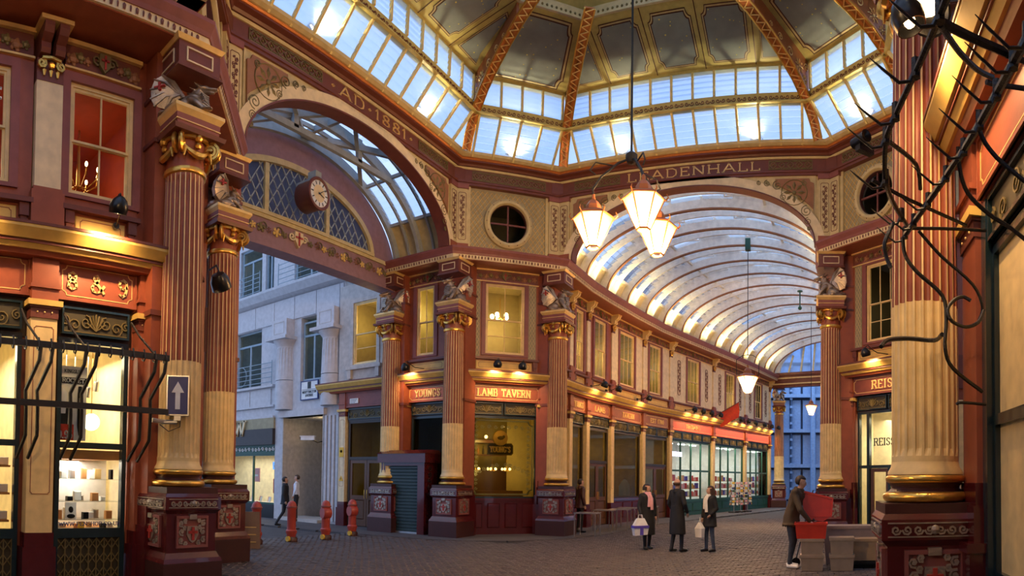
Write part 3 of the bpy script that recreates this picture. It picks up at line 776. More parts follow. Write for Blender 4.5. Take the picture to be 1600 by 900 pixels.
def column_meshes():
    K = {}
    b = B()
    def sq(h0, z0, h1, z1): b.raw([(-h0,-h0,z0),(h0,-h0,z0),(h0,h0,z0),(-h0,h0,z0),(-h1,-h1,z1),(h1,-h1,z1),(h1,h1,z1),(-h1,h1,z1)], [(0,3,2,1),(4,5,6,7),(0,1,5,4),(1,2,6,5),(2,3,7,6),(3,0,4,7)])
    sq(.50, 0, .50, .46); K['plinth'] = mesh('plinth', b, 'plinth_brown')
    b = B(); sq(.50, .46, .48, .52); sq(.47, .52, .43, .60); sq(.42, .60, .42, 1.18); K['die'] = mesh('die', b, 'oxblood')
    b = B(); sq(.42, 1.16, .475, 1.22); sq(.475, 1.22, .475, 1.40); sq(.475, 1.40, .44, 1.45); K['pedestal_frieze'] = mesh('pedestal_frieze', b, 'oxblood')
    b = B(); sq(.44, 1.45, .44, 1.54); K['pedestal_top'] = mesh('pedestal_top', b, 'plinth_brown')
    # relief band
    b = B()
    for k in range(8):
        x = -.35+.1*k; scroll(b, x, 1.31, .045, -.485, 1.4, .012, PI*(k % 2), 1 if k % 2 else -1, 10)
    b.sph((0, -.485, 1.31), .045, 8, (1, .5, 1)); b.bar((-.42, -.48, 1.25), (.42, -.48, 1.25), .012); b.bar((-.42, -.48, 1.37), (.42, -.48, 1.37), .012)
    K['relief_band'] = mesh('relief_band', b, 'silver')
    # coat of arms panel
    b = B(); 
    for q in ((-.27, -.235, .70, 1.10), (.235, .27, .70, 1.10), (-.27, .27, .67, .71), (-.27, .27, 1.09, 1.13)): b.box(q[0], q[1], -.455, -.41, q[2], q[3])
    b.box(-.24, .24, -.425, -.40, .7, 1.1)
    K['arms_frame'] = mesh('arms_frame', b, 'mauve')
    b = B()
    for sg in (-1, 1):
        for (x, z, r) in ((.19, 1.02, .05), (.18, .9, .055), (.19, .78, .05), (.11, .73, .045), (.12, 1.06, .04), (.13, .96, .035)):
            scroll(b, sg*x, z, r, -.44, 1.3, .016, sg*PI/3, sg, 8); b.sph((sg*x, -.43, z), r*.5, 6)
    b.prism([(-.09, .98), (.09, .98), (.1, .86), (.05, .77), (0, .74), (-.05, .77), (-.1, .86)], -.455, -.41)
    b.box(-.06, .06, -.47, -.41, 1.08, 1.15)
    K['arms_relief'] = mesh('arms_relief', b, 'silver', True)
    K['arms_cross'] = mesh('arms_cross', B().box(-.02, .02, -.475, -.44, .78, .97).box(-.075, .075, -.475, -.44, .875, .915), 'relief_red')
    # base
    def torus(z0, z1, r, k=8):
        zc, h = (z0+z1)/2, (z1-z0)/2
        return [(r-.0+h*math.cos(-PI/2+PI*i/k), zc+h*math.sin(-PI/2+PI*i/k)) for i in range(k+1)]
    K['torus_low'] = mesh('torus', B().lathe([(.2, 1.545)]+torus(1.545, 1.64, .365)+[(.2, 1.64)], 40), 'gold', True)
    K['scotia'] = mesh('scotia', B().lathe([(.36, 1.64), (.33, 1.67), (.33, 1.69), (.355, 1.72)], 40), 'plinth_brown', True)
    K['torus_high'] = mesh('torus', B().lathe([(.2, 1.72)]+torus(1.72, 1.80, .345)+[(.2, 1.80)], 40), 'gold', True)
    K['apophyge'] = mesh('apophyge', B().lathe([(.365, 1.80), (.36, 1.83), (.335, 1.87), (.325, 1.92)], 40), 'cream', True)
    (lb, lf), (hb, hf) = fluted(.325, .295, 1.92, 6.20, 3.40)
    K['shaft_low'] = mesh('shaft_foot', lb, 'cream')
    me = bpy.data.meshes.new('shaft'); me.from_pydata(hb.v, [], hb.f); me.materials.append(MATS['cream']); me.materials.append(MATS['red'])
    for p, q in zip(me.polygons, hf): p.material_index = 1 if q else 0
    K['shaft_high'] = me
    K['neck_ring'] = mesh('neck_ring', B().lathe([(.29, 6.18), (.325, 6.2), (.335, 6.235), (.325, 6.27), (.29, 6.28)], 36, cap=False), 'gold', True)
    K['necking'] = mesh('necking', B().lathe([(.295, 6.27), (.29, 6.42), (.31, 6.5), (.33, 6.6), (.33, 6.7)], 32), 'red', True)
    b = B()
    for k in range(4):
        a = PI/4+k*PI/2; ca, sa = math.cos(a), math.sin(a)
        for off in (-.05, .05):   # paired volute spirals on the diagonal
            pts = []
            for i in range(27):
                th = i/26*2.2*2*PI; r = .135*(1-.8*i/26); u, z = .40+r*math.cos(th+PI/2)*-1, 6.56+r*math.sin(th+PI/2)
                pts.append((ca*u-sa*off, sa*u+ca*off, z))
            b.tube(pts, .03, 5)
        b.lathe([(.0, -.05), (.11, -.05), (.11, .05), (0, .05)], 12) if False else None
        # garland between the volutes and cherub head
        a2 = k*PI/2
        pts = []
        for i in range(9):
            t = -1+i/4; an = a2+t*.62; r = .37; pts.append((r*math.cos(an), r*math.sin(an), 6.56-.14*(1-t*t)))
        b.tube(pts, [.022, .03, .042, .05, .055, .05, .042, .03, .022], 6)
        b.sph((.38*math.cos(a2), .38*math.sin(a2), 6.66), .062, 8); b.sph((.36*math.cos(a2), .36*math.sin(a2), 6.56), .05, 8)
        for sg in (-1, 1): b.tube([(.42*math.cos(a+sg*.25), .42*math.sin(a+sg*.25), 6.5), (.43*math.cos(a+sg*.2), .43*math.sin(a+sg*.2), 6.36)], [.03, .012], 5)
        pts = [(.37*math.cos(a2+t), .37*math.sin(a2+t), 6.68) for t in (-.7, -.35, 0, .35, .7)]
        b.tube(pts, .03, 5)
    K['volutes'] = mesh('capital_volutes', b, 'gold', True)
    b = B(); sq(.43, 6.70, .45, 6.76); K['abacus'] = mesh('abacus', b, 'maroon')
    b = B(); sq(.36, 6.76, .38, 6.96); K['impost'] = mesh('impost_block', b, 'mauve')
    b = B(); sq(.38, 6.96, .43, 7.03); sq(.43, 7.03, .43, 7.08); sq(.385, 6.86, .385, 6.875); K['impost_mould'] = mesh('impost_moulding', b, 'gold_paint')
    b = B(); sq(.36, 7.95, .36, 8.30); sq(.40, 7.90, .37, 7.96); K['dado'] = mesh('upper_block', b, 'maroon')
    b = B()
    for q in outline([(-.22, 8.03), (.22, 8.03), (.22, 8.22), (-.22, 8.22)], .022): b.prism(q, -.375, -.355)
    K['dado_panel'] = mesh('block_panel', b, 'pale')
    b = B(); sq(.38, 8.30, .42, 8.36); K['dado_gold'] = mesh('block_gilding', b, 'gold_paint')
    return K
KM = column_meshes()
def column(x, y, rz, label, out, faces=(0, 1), dz=0):
    """classical column; faces: quarter turns that carry the coat of arms; out: direction to the pier behind"""
    t = thing('column', label, 'column', T(x, y, 0, 0), 'classical columns around the crossing')
    ped = link('pedestal', KM['die'], t)
    link('plinth', KM['plinth'], ped); link('pedestal_frieze', KM['pedestal_frieze'], ped); link('pedestal_top', KM['pedestal_top'], ped)
    for k in faces:
        M_ = Matrix.Rotation(k*PI/2, 4, 'Z')
        link('relief_band', KM['relief_band'], ped, M_); link('arms_frame', KM['arms_frame'], ped, M_)
        link('arms_relief', KM['arms_relief'], ped, M_); link('arms_cross', KM['arms_cross'], ped, M_)
    bs = link('base', KM['apophyge'], t)
    link('torus', KM['torus_low'], bs); link('scotia', KM['scotia'], bs); link('torus', KM['torus_high'], bs)
    link('shaft_foot', KM['shaft_low'], t); link('shaft', KM['shaft_high'], t); link('neck_ring', KM['neck_ring'], t)
    cp = link('capital', KM['necking'], t); link('capital_volutes', KM['volutes'], cp); link('abacus', KM['abacus'], cp)
    im = link('impost_block', KM['impost'], t); link('impost_moulding', KM['impost_mould'], im)
    ub = link('upper_block', KM['dado'], t, T(0, 0, dz)); link('block_gilding', KM['dado_gold'], ub)
    for k in faces: link('block_panel', KM['dado_panel'], ub, Matrix.Rotation(k*PI/2, 4, 'Z'))
    if out:
        ox, oy = out
        b = B().box(ox*.42-.36, ox*.42+.36, oy*.42-.36, oy*.42+.36, 1.75, 8.36) if False else B()
        cx_, cy_ = ox*.52, oy*.52
        b.box(cx_-.30, cx_+.30, cy_-.30, cy_+.30, 1.2, 8.34+dz); obj('respond', b, 'red', t)
        b = B().box(cx_-.36, cx_+.36, cy_-.36, cy_+.36, 0, .95).box(cx_-.33, cx_+.33, cy_-.33, cy_+.33, .95, 1.25); obj('respond_foot', b, 'oxblood', t)
        b = B().box(cx_-.33, cx_+.33, cy_-.33, cy_+.33, 7.4, 7.46).box(cx_-.33, cx_+.33, cy_-.33, cy_+.33, 6.7, 6.76).box(cx_-.33, cx_+.33, cy_-.33, cy_+.33, 4.1, 4.18); obj('respond_moulding', b, 'maroon', t)
    return t
CX, CY = 4.84, 1.02
column(P[0][0], P[0][1], 0, 'tall fluted column right of the 8 & 9 shop, with blue arrow sign', (-.8, -.3), (0, 1), -.27)
column(P[1][0], P[1][1], 0, 'fluted column half hidden behind the arrow-sign column', (-.6, .3), (0, 1), -.18)
column(P[2][0], P[2][1], 0, 'fluted column between the green shutter kiosk and the etched pub window', (.1, .75), (0, 1))
column(P[3][0], P[3][1], 0, 'fluted column at the corner of the tavern, right of the etched pub window', (-.75, .35), (0, 1))
column(P[4][0], P[4][1], 0, 'fluted column behind the man with the red crate', (.75, .35), (0, 3))
column(P[5][0], P[5][1], 0, 'far column hidden behind the large foreground column', (.1, .75), (0, 3))
column(P[6][0], P[6][1], 0, 'column on the right side outside the picture', (.1, -.75), (0, 3))
column(CX, CY, 0, 'large foreground column at the right, crossed by the hook rack', None, (0, 3))
column(-X2-2.455, Y3, 0, 'fluted column left of the green shutter kiosk under the clock gable', (.3, .75), (0, 1))

# ------------------------------------------------------------------ griffins on the columns
def griffin_meshes():
    p = [('e', (0, .12, .17), (.2, .2, .17)), ('c', (0, .08, .2), (0, -.1, .42), .17, .15), ('c', (0, -.1, .42), (0, -.16, .60), .13, .085),
         ('e', (0, -.22, .67), (.075, .10, .075)), ('c', (0, -.24, .66), (0, -.39, .61), .058, .035), ('c', (0, -.25, .61), (0, -.36, .55), .035, .022),
         ('e', (0, -.17, .32), (.12, .10, .16))]
    for s in (-1, 1):
        p += [('c', (s*.12, -.12, .36), (s*.16, -.22, .20), .06, .045), ('c', (s*.16, -.22, .2), (s*.15, -.30, .04), .045, .04), ('e', (s*.15, -.33, .03), (.06, .09, .035)),
              ('e', (s*.17, .06, .16), (.09, .16, .14)), ('c', (s*.2, -.02, .1), (s*.2, -.14, .03), .055, .05), ('c', (s*.03, -.2, .74), (s*.06, -.12, .84), .025, .008),
              ('c', (s*.06, -.2, .68), (s*.15, -.14, .74), .025, .006), ('c', (s*.055, -.16, .62), (s*.14, -.08, .64), .022, .006)]
    for k in range(5): p.append(('c', (0, -.12+.05*k, .72-.09*k), (0, -.04+.06*k, .79-.085*k), .028, .006))
    p += [('c', (0, .28, .12), (.2, .30, .1), .05, .04), ('c', (.2, .3, .1), (.28, .12, .06), .04, .025), ('e', (0, .05, .02), (.34, .34, .035))]
    for k in range(10): p.append(('e', (.3*math.cos(k*.63), .03+.3*math.sin(k*.63), .035), (.06, .06, .05)))
    body = blob(p, .016, 1); body.materials.append(MATS['bronze'])
    for k in range(4): pass
    wing = B()   # left wing: ribs of feathers, thick at the shoulder
    pts = [(.1, .02, .45), (.2, .10, .74), (.25, .2, .86), (.27, .3, .78), (.25, .36, .6), (.22, .37, .42), (.2, .33, .25), (.14, .2, .2)]
    c = (.16, .14, .48); nv = len(pts)
    v = [(x+.035, y-.01, z) for x, y, z in pts]+[(x-.02, y+.01, z) for x, y, z in pts]+[(c[0]+.085, c[1], c[2]), (c[0]-.03, c[1], c[2])]
    f = [(i, (i+1) % nv, 2*nv) for i in range(nv)]+[(nv+(i+1) % nv, nv+i, 2*nv+1) for i in range(nv)]+[(i, nv+i, nv+(i+1) % nv, (i+1) % nv) for i in range(nv)]
    wing.raw(v, f)
    for q in pts[2:]: wing.tube([(.14, .04, .5), ((.14+q[0])/2+.06, (.04+q[1])/2, (.5+q[2])/2+.05), (q[0]+.04, q[1], q[2])], [.035, .03, .016], 5)
    wing.tube([(.1, 0, .44), (.2, .1, .74), (.25, .2, .87)], [.045, .04, .02], 6)
    wl = mesh('wing', wing, 'silver', True)
    wr_b = B(); wr_b.raw([(-x, y, z) for x, y, z in wing.v], [q[::-1] for q in wing.f]); wr = mesh('wing', wr_b, 'silver', True)
    br = B()
    for k in range(6): br.tube([(-.09, -.245-.012*(2-abs(k-2)), .24+.05*k), (0, -.285-.006*k*(0), .235+.05*k), (.09, -.245-.012*(2-abs(k-2)), .24+.05*k)], .022, 5)
    bl = mesh('breast_plates', br, 'silver', True)
    fl = B()
    fl.box(-.02, .02, .16, .3, .60, .63).box(-.02, .02, .215, .245, .54, .70)
    return body, wl, wr, bl, mesh('wing_cross', fl, 'relief_red')
GM = griffin_meshes()
def griffin(x, y, rz, label, z=7.08, s=.96):
    t = thing('griffin_statue', label, 'statue', T(x, y, z, rz) @ Matrix.Diagonal((1.28, 1.22, s, 1)), 'griffin statues on the columns')
    link('body', GM[0], t); link('breast_plates', GM[3], t)
    for k, sg in ((1, 1), (2, -1)):
        wg = link('wing', GM[k], t); link('wing_cross', GM[4], wg, T(sg*.285))
for (k, rz, lab) in ((0, 2.2, 'large griffin statue on the column above the arrow sign'), (1, PI, 'griffin statue left of the clock gable, on the half-hidden column'),
                     (2, -.25, 'griffin statue between the two lit tavern windows'), (3, PI/2, 'griffin statue on the tavern corner column'),
                     (4, -PI/2, 'griffin statue on the column behind the man with the crate'), (5, -PI/2, 'griffin statue on the far column behind the foreground column')):
    griffin(P[k][0], P[k][1], rz, lab, 7.08, (.66, .74)[k] if k < 2 else .96)
griffin(-X2-2.455, Y3, -.35, 'griffin statue under the right end of the clock gable beam')

# ------------------------------------------------------------------ wall lines and their mouldings
NL = [(-4.24, 13.258), (-4.22, 15.5), (-4.05, 17.2), (-3.72, 19.5), (-3.24, 22.1), (-2.55, 24.5), (-1.83, 26.8), (-1.0, 29.4), (-.04, 32.5), (.95, 36.0)]
NW = 8.48
def offline(pl, d):
    o = []
    for i, p in enumerate(pl):
        a = Vector(pl[max(0, i-1)]); b = Vector(pl[min(len(pl)-1, i+1)]); t = (b-a).normalized(); o.append((p[0]+t.y*d, p[1]-t.x*d))
    return o
NR = offline(NL, NW); NR[0] = (X1, Y4)
LINES = {'left': [(-X1, -12), P[0], P[1], (-X2-2.46, Y2)], 'far_left': [(-X2-2.46, Y3), P[2], P[3]]+NL[1:], 'far_right': NR[::-1]+[P[5], (X2+4, Y3)], 'right': [(X2+4, Y2), P[6], (CX, CY), (CX, -12)]}
tn = 60
DZ = {'left': [-.30, -.28, -.19, -.1]}
for nm, pl in LINES.items():
    for prof, m in (([(-.6, 8.36), (.30, 8.36), (.30, 8.38), (-.6, 8.38)], 'red'),
                    ([(.20, 8.38), (.34, 8.38), (.36, 8.50), (.20, 8.50)], 'pale'),
                    ([(-.6, 8.38), (.20, 8.38), (.20, 8.50), (-.6, 8.50)], 'maroon'),
                    ([(-.6, 8.50), (.38, 8.50), (.40, 8.56), (.46, 8.66), (.46, 8.72), (.12, 8.72), (.08, 8.80 if nm == 'left' else 8.73), (-.6, 8.80 if nm == 'left' else 8.73)], 'mauve')):
        struct('trim_%d' % tn, B().sweep(prof, pl, False, 1, DZ.get(nm)), m); tn += 1
    # egg-and-palmette enrichment of the cornice band: too many to count
    b = B()
    for i in range(len(pl)-1):
        a, c = Vector(pl[i]), Vector(pl[i+1]); L = (c-a).length; d = (c-a)/L; nrm = Vector((d.y, -d.x)); k = 0
        st = .2; zz = DZ[nm] if nm in DZ else [0]*len(pl)
        x = .05
        while x < L-.05:
            p = a+d*x+nrm*.355; q = .02 if k % 2 else .012; dz_ = zz[i]+(zz[i+1]-zz[i])*x/L
            b.raw([(x_, y_, z_+dz_) for x_, y_, z_ in [(p.x-d.x*q, p.y-d.y*q, 8.40), (p.x+d.x*q, p.y+d.y*q, 8.40), (p.x+d.x*q*1.4+nrm.x*.01, p.y+d.y*q*1.4+nrm.y*.01, 8.46), (p.x+nrm.x*.01, p.y+nrm.y*.01, 8.49), (p.x-d.x*q*1.4+nrm.x*.01, p.y-d.y*q*1.4+nrm.y*.01, 8.46), (p.x+nrm.x*.02, p.y+nrm.y*.02, 8.44)]], [(0, 1, 5), (1, 2, 5), (2, 3, 5), (3, 4, 5), (4, 0, 5)])
            x += st/2; k += 1
    o = struct('trim_%d' % tn, b, 'frieze_brown'); tn += 1
    # shop cornice at first-floor level
    if nm == 'left': runs = [[(-X1, -12), P[0]]]
    elif nm == 'far_left': runs = [[(-X2-6.0, Y3), P[2], P[3]]+NL[1:]]
    elif nm == 'far_right': runs = [NR[::-1]+[P[5]]]
    else: runs = [[(CX, CY-.1), (CX, -12)]]
    for rn in runs:
        for prof, m in (([(-.6, 4.74), (-.22, 4.74), (-.18, 4.80), (-.6, 4.80)], 'red'), ([(-.6, 4.80), (-.15, 4.80), (-.10, 4.86), (-.6, 4.86)], 'yellow_cream'),
                        ([(-.6, 4.86), (-.08, 4.86), (-.08, 4.90), (-.6, 4.90)], 'maroon'), ([(-.6, 4.90), (-.05, 4.90), (.05, 5.02), (.05, 5.06), (-.6, 5.06)], 'yellow_cream'),
                        ([(-.6, 5.06), (.06, 5.06), (.06, 5.10), (-.25, 5.16), (-.6, 5.16)], 'maroon')):
            struct('trim_%d' % tn, B().sweep(prof, rn, False, 1), m); tn += 1

# ------------------------------------------------------------------ shop fronts and upper storeys
WN = [100]
def nextn(): WN[0] += 1; return WN[0]
def rect_frame(x0, x1, z0, z1, y0, y1, t, tb=None):
    tb = t if tb is None else tb
    return B().box(x0, x0+t, y0, y1, z0, z1).box(x1-t, x1, y0, y1, z0, z1).box(x0+t, x1-t, y0, y1, z1-t, z1).box(x0+t, x1-t, y0, y1, z0, z0+tb)
def room(W, x0, x1, z0, z1, y0, y1, m, floor=True):
    e = .04
    b = B().box(x0-e, x1+e, y1, y1+e, z0-e, z1+e).box(x0-e, x0, y0, y1, z0-e, z1+e).box(x1, x1+e, y0, y1, z0-e, z1+e).box(x0, x1, y0, y1, z1, z1+e).box(x0, x1, y0, y1, z0-e, z0)
    return obj('room_lining', b, m, W)
def sash(F, x0, x1, z0, z1, y, nx=2, up=1, lo=2, roomm='pub_wall', deep=1.6, dark=False, split=.48, fm='mauve', rm=True):
    """double-hung sash window"""
    W = struct('window_%d' % nextn(), None, None, F)
    obj('architrave', rect_frame(x0-.13, x1+.13, z0-.06, z1+.13, y-.07, y+.06, .13, .06), fm, W)
    obj('box_frame', rect_frame(x0, x1, z0, z1, y-.02, y+.1, .055), 'cream', W)
    zm = z0+(z1-z0)*split
    for (a, c, yy, rows, nm) in ((z0+.055, zm+.03, y+.03, lo, 'lower_sash'), (zm, z1-.055, y, up, 'upper_sash')):
        s_ = obj(nm, rect_frame(x0+.055, x1-.055, a, c, yy, yy+.035, .035), 'cream', W)
        iw = (x1-x0-.18)/nx; ih = (c-a-.07)/rows
        for k in range(1, nx): obj('glazing_bar', B().box(x0+.09+iw*k-.011, x0+.09+iw*k+.011, yy, yy+.03, a+.03, c-.03), 'cream', s_)
        for k in range(1, rows): obj('glazing_bar', B().box(x0+.09, x1-.09, yy, yy+.03, a+.035+ih*k-.011, a+.035+ih*k+.011), 'cream', s_)
        for k in range(nx):
            for j in range(rows):
                obj('pane', B().box(x0+.09+iw*k, x0+.09+iw*(k+1), yy+.014, yy+.018, a+.035+ih*j, a+.035+ih*(j+1)), 'glass', s_)
    if rm: room(W, x0-.3, x1+.3, z0-.3, z1+.2, y+.14, y+deep, roomm)
    return W
def grille_row(W, x0, x1, z0, z1, y, n=1):
    p = (x1-x0)/n
    obj('grille_backing', B().box(x0-.06, x1+.06, y+.1, y+.16, z0-.08, z1+.12), 'dark_brown', W)
    for k in range(n):
        a, c = x0+p*k+.03, x0+p*(k+1)-.03; cx = (a+c)/2; h = z1-z0; zc = (z0+z1)/2
        g = obj('grille_panel', B().box(a, c, y+.03, y+.06, z0, z1), 'grille_back', W)
        obj('grille_frame', rect_frame(a, c, z0, z1, y-.01, y+.04, .03), 'dark_green', g)
        b = B(); r = h*.27; w_ = (c-a)/2
        for sg in (-1, 1):
            for t in (.3, .62, .9):
                if w_*t+r*.5 < w_: scroll(b, cx+sg*w_*t, zc-.02+(.02 if t != .62 else -.03), r*(1 if t < .8 else .7), y+.015, 1.5, .011, PI/2*(1 if t != .62 else -1), sg, 14)
        for q in range(7):
            an = PI/2+(q-3)*.36; b.tube([(cx, y+.015, zc-h*.3), (cx+math.cos(an)*h*.42, y+.015, zc-h*.3+math.sin(an)*h*.62)], [.008, .018], 4)
        b.bar((a, y+.015, zc-h*.38), (c, y+.015, zc-h*.38), .012)
        obj('grille_scrollwork', b, 'grille', g)
def fascia(F, x0, x1, y, s_, h, label, m='red', lm='gold_paint', width=None, zb=None, z0=4.20, z1=4.74):
    t = thing('fascia_sign', label, 'sign', F @ T((x0+x1)/2, y, 0))
    hw = (x1-x0)/2
    obj('board', B().box(-hw, hw, 0, .08, z0, z1), m, t)
    obj('board_edge', rect_frame(-hw, hw, z0, z1, -.02, .02, .035), m, t)
    obj('gilt_border', line_panel(notch(-hw+.08, hw-.08, z0+.075, z1-.075, .07, 3), .014, -.006, .003), lm, t)
    if s_: put_letters(t, s_, h, 0, (z0+z1)/2-h/2 if zb is None else zb, -.022, .024, .16, .16, width, lm)
    return t
def low_pilaster(F, x, y, w_=.27, top=3.9, foot=.85, W=None, cream='cream', redp=False):
    b = struct('trim_%d' % nextn(), None, None, F @ T(x, y, 0)); h = w_/2
    obj('pilaster_plinth', B().box(-h-.05, h+.05, -.05, .2, 0, foot-.2).box(-h-.02, h+.02, -.02, .2, foot-.2, foot), 'oxblood', b)
    obj('pilaster_shaft', B().box(-h, h, 0, .2, foot, top), 'red' if redp else cream, b)
    if not redp: obj('pilaster_line', line_panel(notch(-h+.055, h-.055, foot+.55, top-.12, .025, 2), .010, -.004, .002), 'red', b)
    obj('pilaster_capital', B().box(-h-.01, h+.01, -.02, .2, top, top+.16).box(-h-.03, h+.03, -.04, .2, top+.14, top+.17), 'maroon', b)
    st = B()
    for k in (-1, 0, 1): st.sph((k*h*.55, -.025, top+.08), .014, 6)
    obj('capital_stud', st, 'gold_paint', b)
    obj('pilaster_abacus', B().box(-h-.06, h+.06, -.07, .2, top+.17, top+.25), 'yellow_cream', b)
    obj('pilaster_block', B().box(-h, h, -.03, .2, top+.25, 4.76).box(-h-.03, h+.03, -.06, .2, top+.42, top+.47), 'red', b)
def up_pilaster(F, x, y, w_=.26, zt=8.0, W=None):
    b = struct('trim_%d' % nextn(), None, None, F @ T(x, y, 0)); h = w_/2
    obj('pilaster_base', B().box(-h-.05, h+.05, -.05, .2, 5.12, 5.70).box(-h-.02, h+.02, -.03, .2, 5.70, 5.76), 'red', b)
    obj('pilaster_shaft', B().box(-h, h, 0, .2, 5.76, zt-.34), 'pale', b)
    cb = B().box(-h, h, -.01, .2, zt-.34, zt-.26)
    obj('pilaster_necking', cb, 'maroon', b)
    g = B()
    for sg in (-1, 1): scroll(g, sg*h*.72, zt-.12, .075, -.04, 1.6, .024, PI/2, sg, 12)
    g.tube([(-h*.7, -.05, zt-.05), (0, -.06, zt-.03), (h*.7, -.05, zt-.05)], .028, 5); g.sph((0, -.06, zt-.14), .05, 8)
    for k in range(3): g.tube([((k-1)*h*.5, -.03, zt-.2), ((k-1)*h*.5, -.03, zt-.28)], [.03, .012], 5)
    obj('pilaster_capital', g, 'gold', b); obj('capital_block', B().box(-h, h, .0, .2, zt-.26, zt-.02), 'maroon', b)
    # double console carrying the cornice
    for sg in (-1, 1):
        pr = [(.2, zt), (-.10, zt), (-.13, zt+.06), (-.12, zt+.14), (-.24, zt+.20), (-.28, zt+.28), (-.28, zt+.34), (.2, zt+.34)]
        c_ = B(); n = len(pr); xa, xb = sg*h*.55-h*.36, sg*h*.55+h*.36
        c_.raw([(xa, y_, z_) for y_, z_ in pr]+[(xb, y_, z_) for y_, z_ in pr], [tuple(range(n)), tuple(range(2*n-1, n-1, -1))]+[(i, n+i, n+(i+1) % n, (i+1) % n) for i in range(n)])
        obj('console', c_, 'cream' if w_ < .3 else 'maroon', b)
    obj('console_cap', B().box(-h-.04, h+.04, -.30, .2, zt+.34, zt+.40), 'gold_paint', b)
def relief_frieze(W, x0, x1, z0, z1, y):
    obj('frieze_board', B().box(x0, x1, y, y+.1, z0, z1), 'frieze_brown', W)
    cx, zc, h = (x0+x1)/2, (z0+z1)/2, (z1-z0)
    b = B().prism([(cx-h*.28, zc+h*.42), (cx+h*.28, zc+h*.42), (cx+h*.3, zc-h*.1), (cx, zc-h*.46), (cx-h*.3, zc-h*.1)], y-.06, y)
    for sg in (-1, 1): scroll(b, cx+sg*h*.38, zc+h*.1, h*.28, y-.03, 1.3, .018, 0, sg, 10)
    s_ = obj('frieze_shield', b, 'grille', W)
    obj('shield_cross', B().box(cx-.015, cx+.015, y-.075, y-.05, zc-h*.3, zc+h*.34).box(cx-h*.2, cx+h*.2, y-.075, y-.05, zc+.02, zc+.05), 'relief_red', s_)
    for sg in (-1, 1):
        n = max(2, int((x1-x0)/2/.2)); 
        for k in range(n):
            x = cx+sg*(.24+(k+.3)*((x1-x0)/2-.26)/n); f = B(); r = .05+.02*((k*7) % 3)/2
            f.sph((x, y-.02, zc-.02+.03*math.sin(k*2.1)), r, 8, (1, .6, 1))
            for q in range(5): f.sph((x+r*math.cos(q*1.26), y-.01, zc-.02+.03*math.sin(k*2.1)+r*math.sin(q*1.26)), r*.5, 6, (1, .6, 1))
            obj('frieze_flower', f, 'grille' if k % 2 else 'spandrel', W)
def panel_band(W, x0, x1, y, z0=5.16, z1=5.50):
    obj('panel_band_wall', B().box(x0, x1, y, y+.1, z0, z1), 'red', W)
    w_ = x1-x0
    obj('apron_panel', B().bev(x0+.22, x1-.22, y-.025, y, z0+.04, z1-.04, .012), 'yellow_cream', W)
    obj('apron_line', line_panel(notch(x0+.30, x1-.30, z0+.09, z1-.09, .03, 2), .010, y-.03, y-.024), 'red', W)
    for x in (x0+.12, x1-.12):
        obj('sill_bracket', B().box(x-.07, x+.07, y-.08, y, z0+.16, z1).box(x-.05, x+.05, y-.05, y, z0+.06, z0+.16), 'maroon', W)
    obj('sill', B().box(x0, x1, y-.12, y+.1, z1, z1+.07), 'maroon', W)
def upper_wall(F, x0, x1, y, wins, zt=8.0, wz=(5.70, 7.92), lat=(), m='red', orn=(), frieze=True, **kw):
    """first-floor wall with sash windows at wins [(xa,xb)]"""
    W = struct('wall_%d' % nextn(), None, None, F)
    xs = [x0]+[q for w_ in wins for q in (w_[0]-.1, w_[1]+.1)]+[x1]
    for k in range(0, len(xs), 2):
        if xs[k+1]-xs[k] > .02: obj('wall_pier', B().box(xs[k], xs[k+1], y+.02, y+.16, 5.5, zt), m, W)
    for a, c in wins:
        obj('wall_head', B().box(a-.1, c+.1, y+.02, y+.16, wz[1]+.05, zt), m, W); obj('wall_apron', B().box(a-.1, c+.1, y+.02, y+.16, 5.5, wz[0]-.03), m, W)
    panel_band(W, x0, x1, y)
    if frieze: relief_frieze(W, x0+.02, x1-.02, zt, zt+.32, y)
    obj('frieze_gilding', B().box(x0, x1, y-.06, y+.1, zt+.32, zt+.38), 'gold_paint', W)
    obj('frieze_bead', B().box(x0, x1, y-.03, y+.1, zt-.03, zt), 'gold_paint', W)
    for a, c in lat:
        b = B(); lattice_strip(b, a, c, 5.62, zt-.06, y+.012, .014, None, .12, .17)
        obj('lattice_panel', B().box(a-.03, c+.03, y+.005, y+.02, 5.58, zt-.03), 'attic_grey', W); obj('lattice_strip', b, 'cream', W)
    for x in orn:
        b = line_panel(notch(x-.13, x+.13, 5.95, zt-.35, .06, 3), .022, y+.0, y+.02); arabesque(b, x, 6.05, zt-.45, y+.012, .075)
        obj('painted_panel', b, 'frieze_brown', W)
    for a, c in wins: sash(F, a, c, wz[0], wz[1], y+.05, **kw)
    return W
def plain_shop(F, x0, x1, y, z0, z1, fm='dark_green', glass='glass', cols=1, transom=None, rm='shop_wall', deep=2.2, base=None, roomz=None, bars=()):
    """ground-floor display window: frame, mullions, panes"""
    W = struct('window_%d' % nextn(), None, None, F)
    obj('shop_frame', rect_frame(x0, x1, z0, z1, y, y+.1, .07), fm, W)
    p = (x1-x0)/cols; lv = [z0+.07]+([transom] if transom else [])+[z1-.07]
    for k in range(1, cols): obj('mullion', B().box(x0+p*k-.035, x0+p*k+.035, y+.01, y+.09, z0+.07, z1-.07), fm, W)
    if transom: obj('transom', B().box(x0+.07, x1-.07, y-.01, y+.09, transom-.045, transom+.045), fm, W)
    for k in range(cols):
        for j in range(len(lv)-1):
            obj('pane', B().box(x0+p*k+.03, x0+p*(k+1)-.03, y+.045, y+.05, lv[j], lv[j+1]), glass, W)
    if rm: room(W, x0-.2, x1+.2, (z0-.3) if roomz is None else roomz, z1+.15, y+.11, y+deep, rm)
    return W
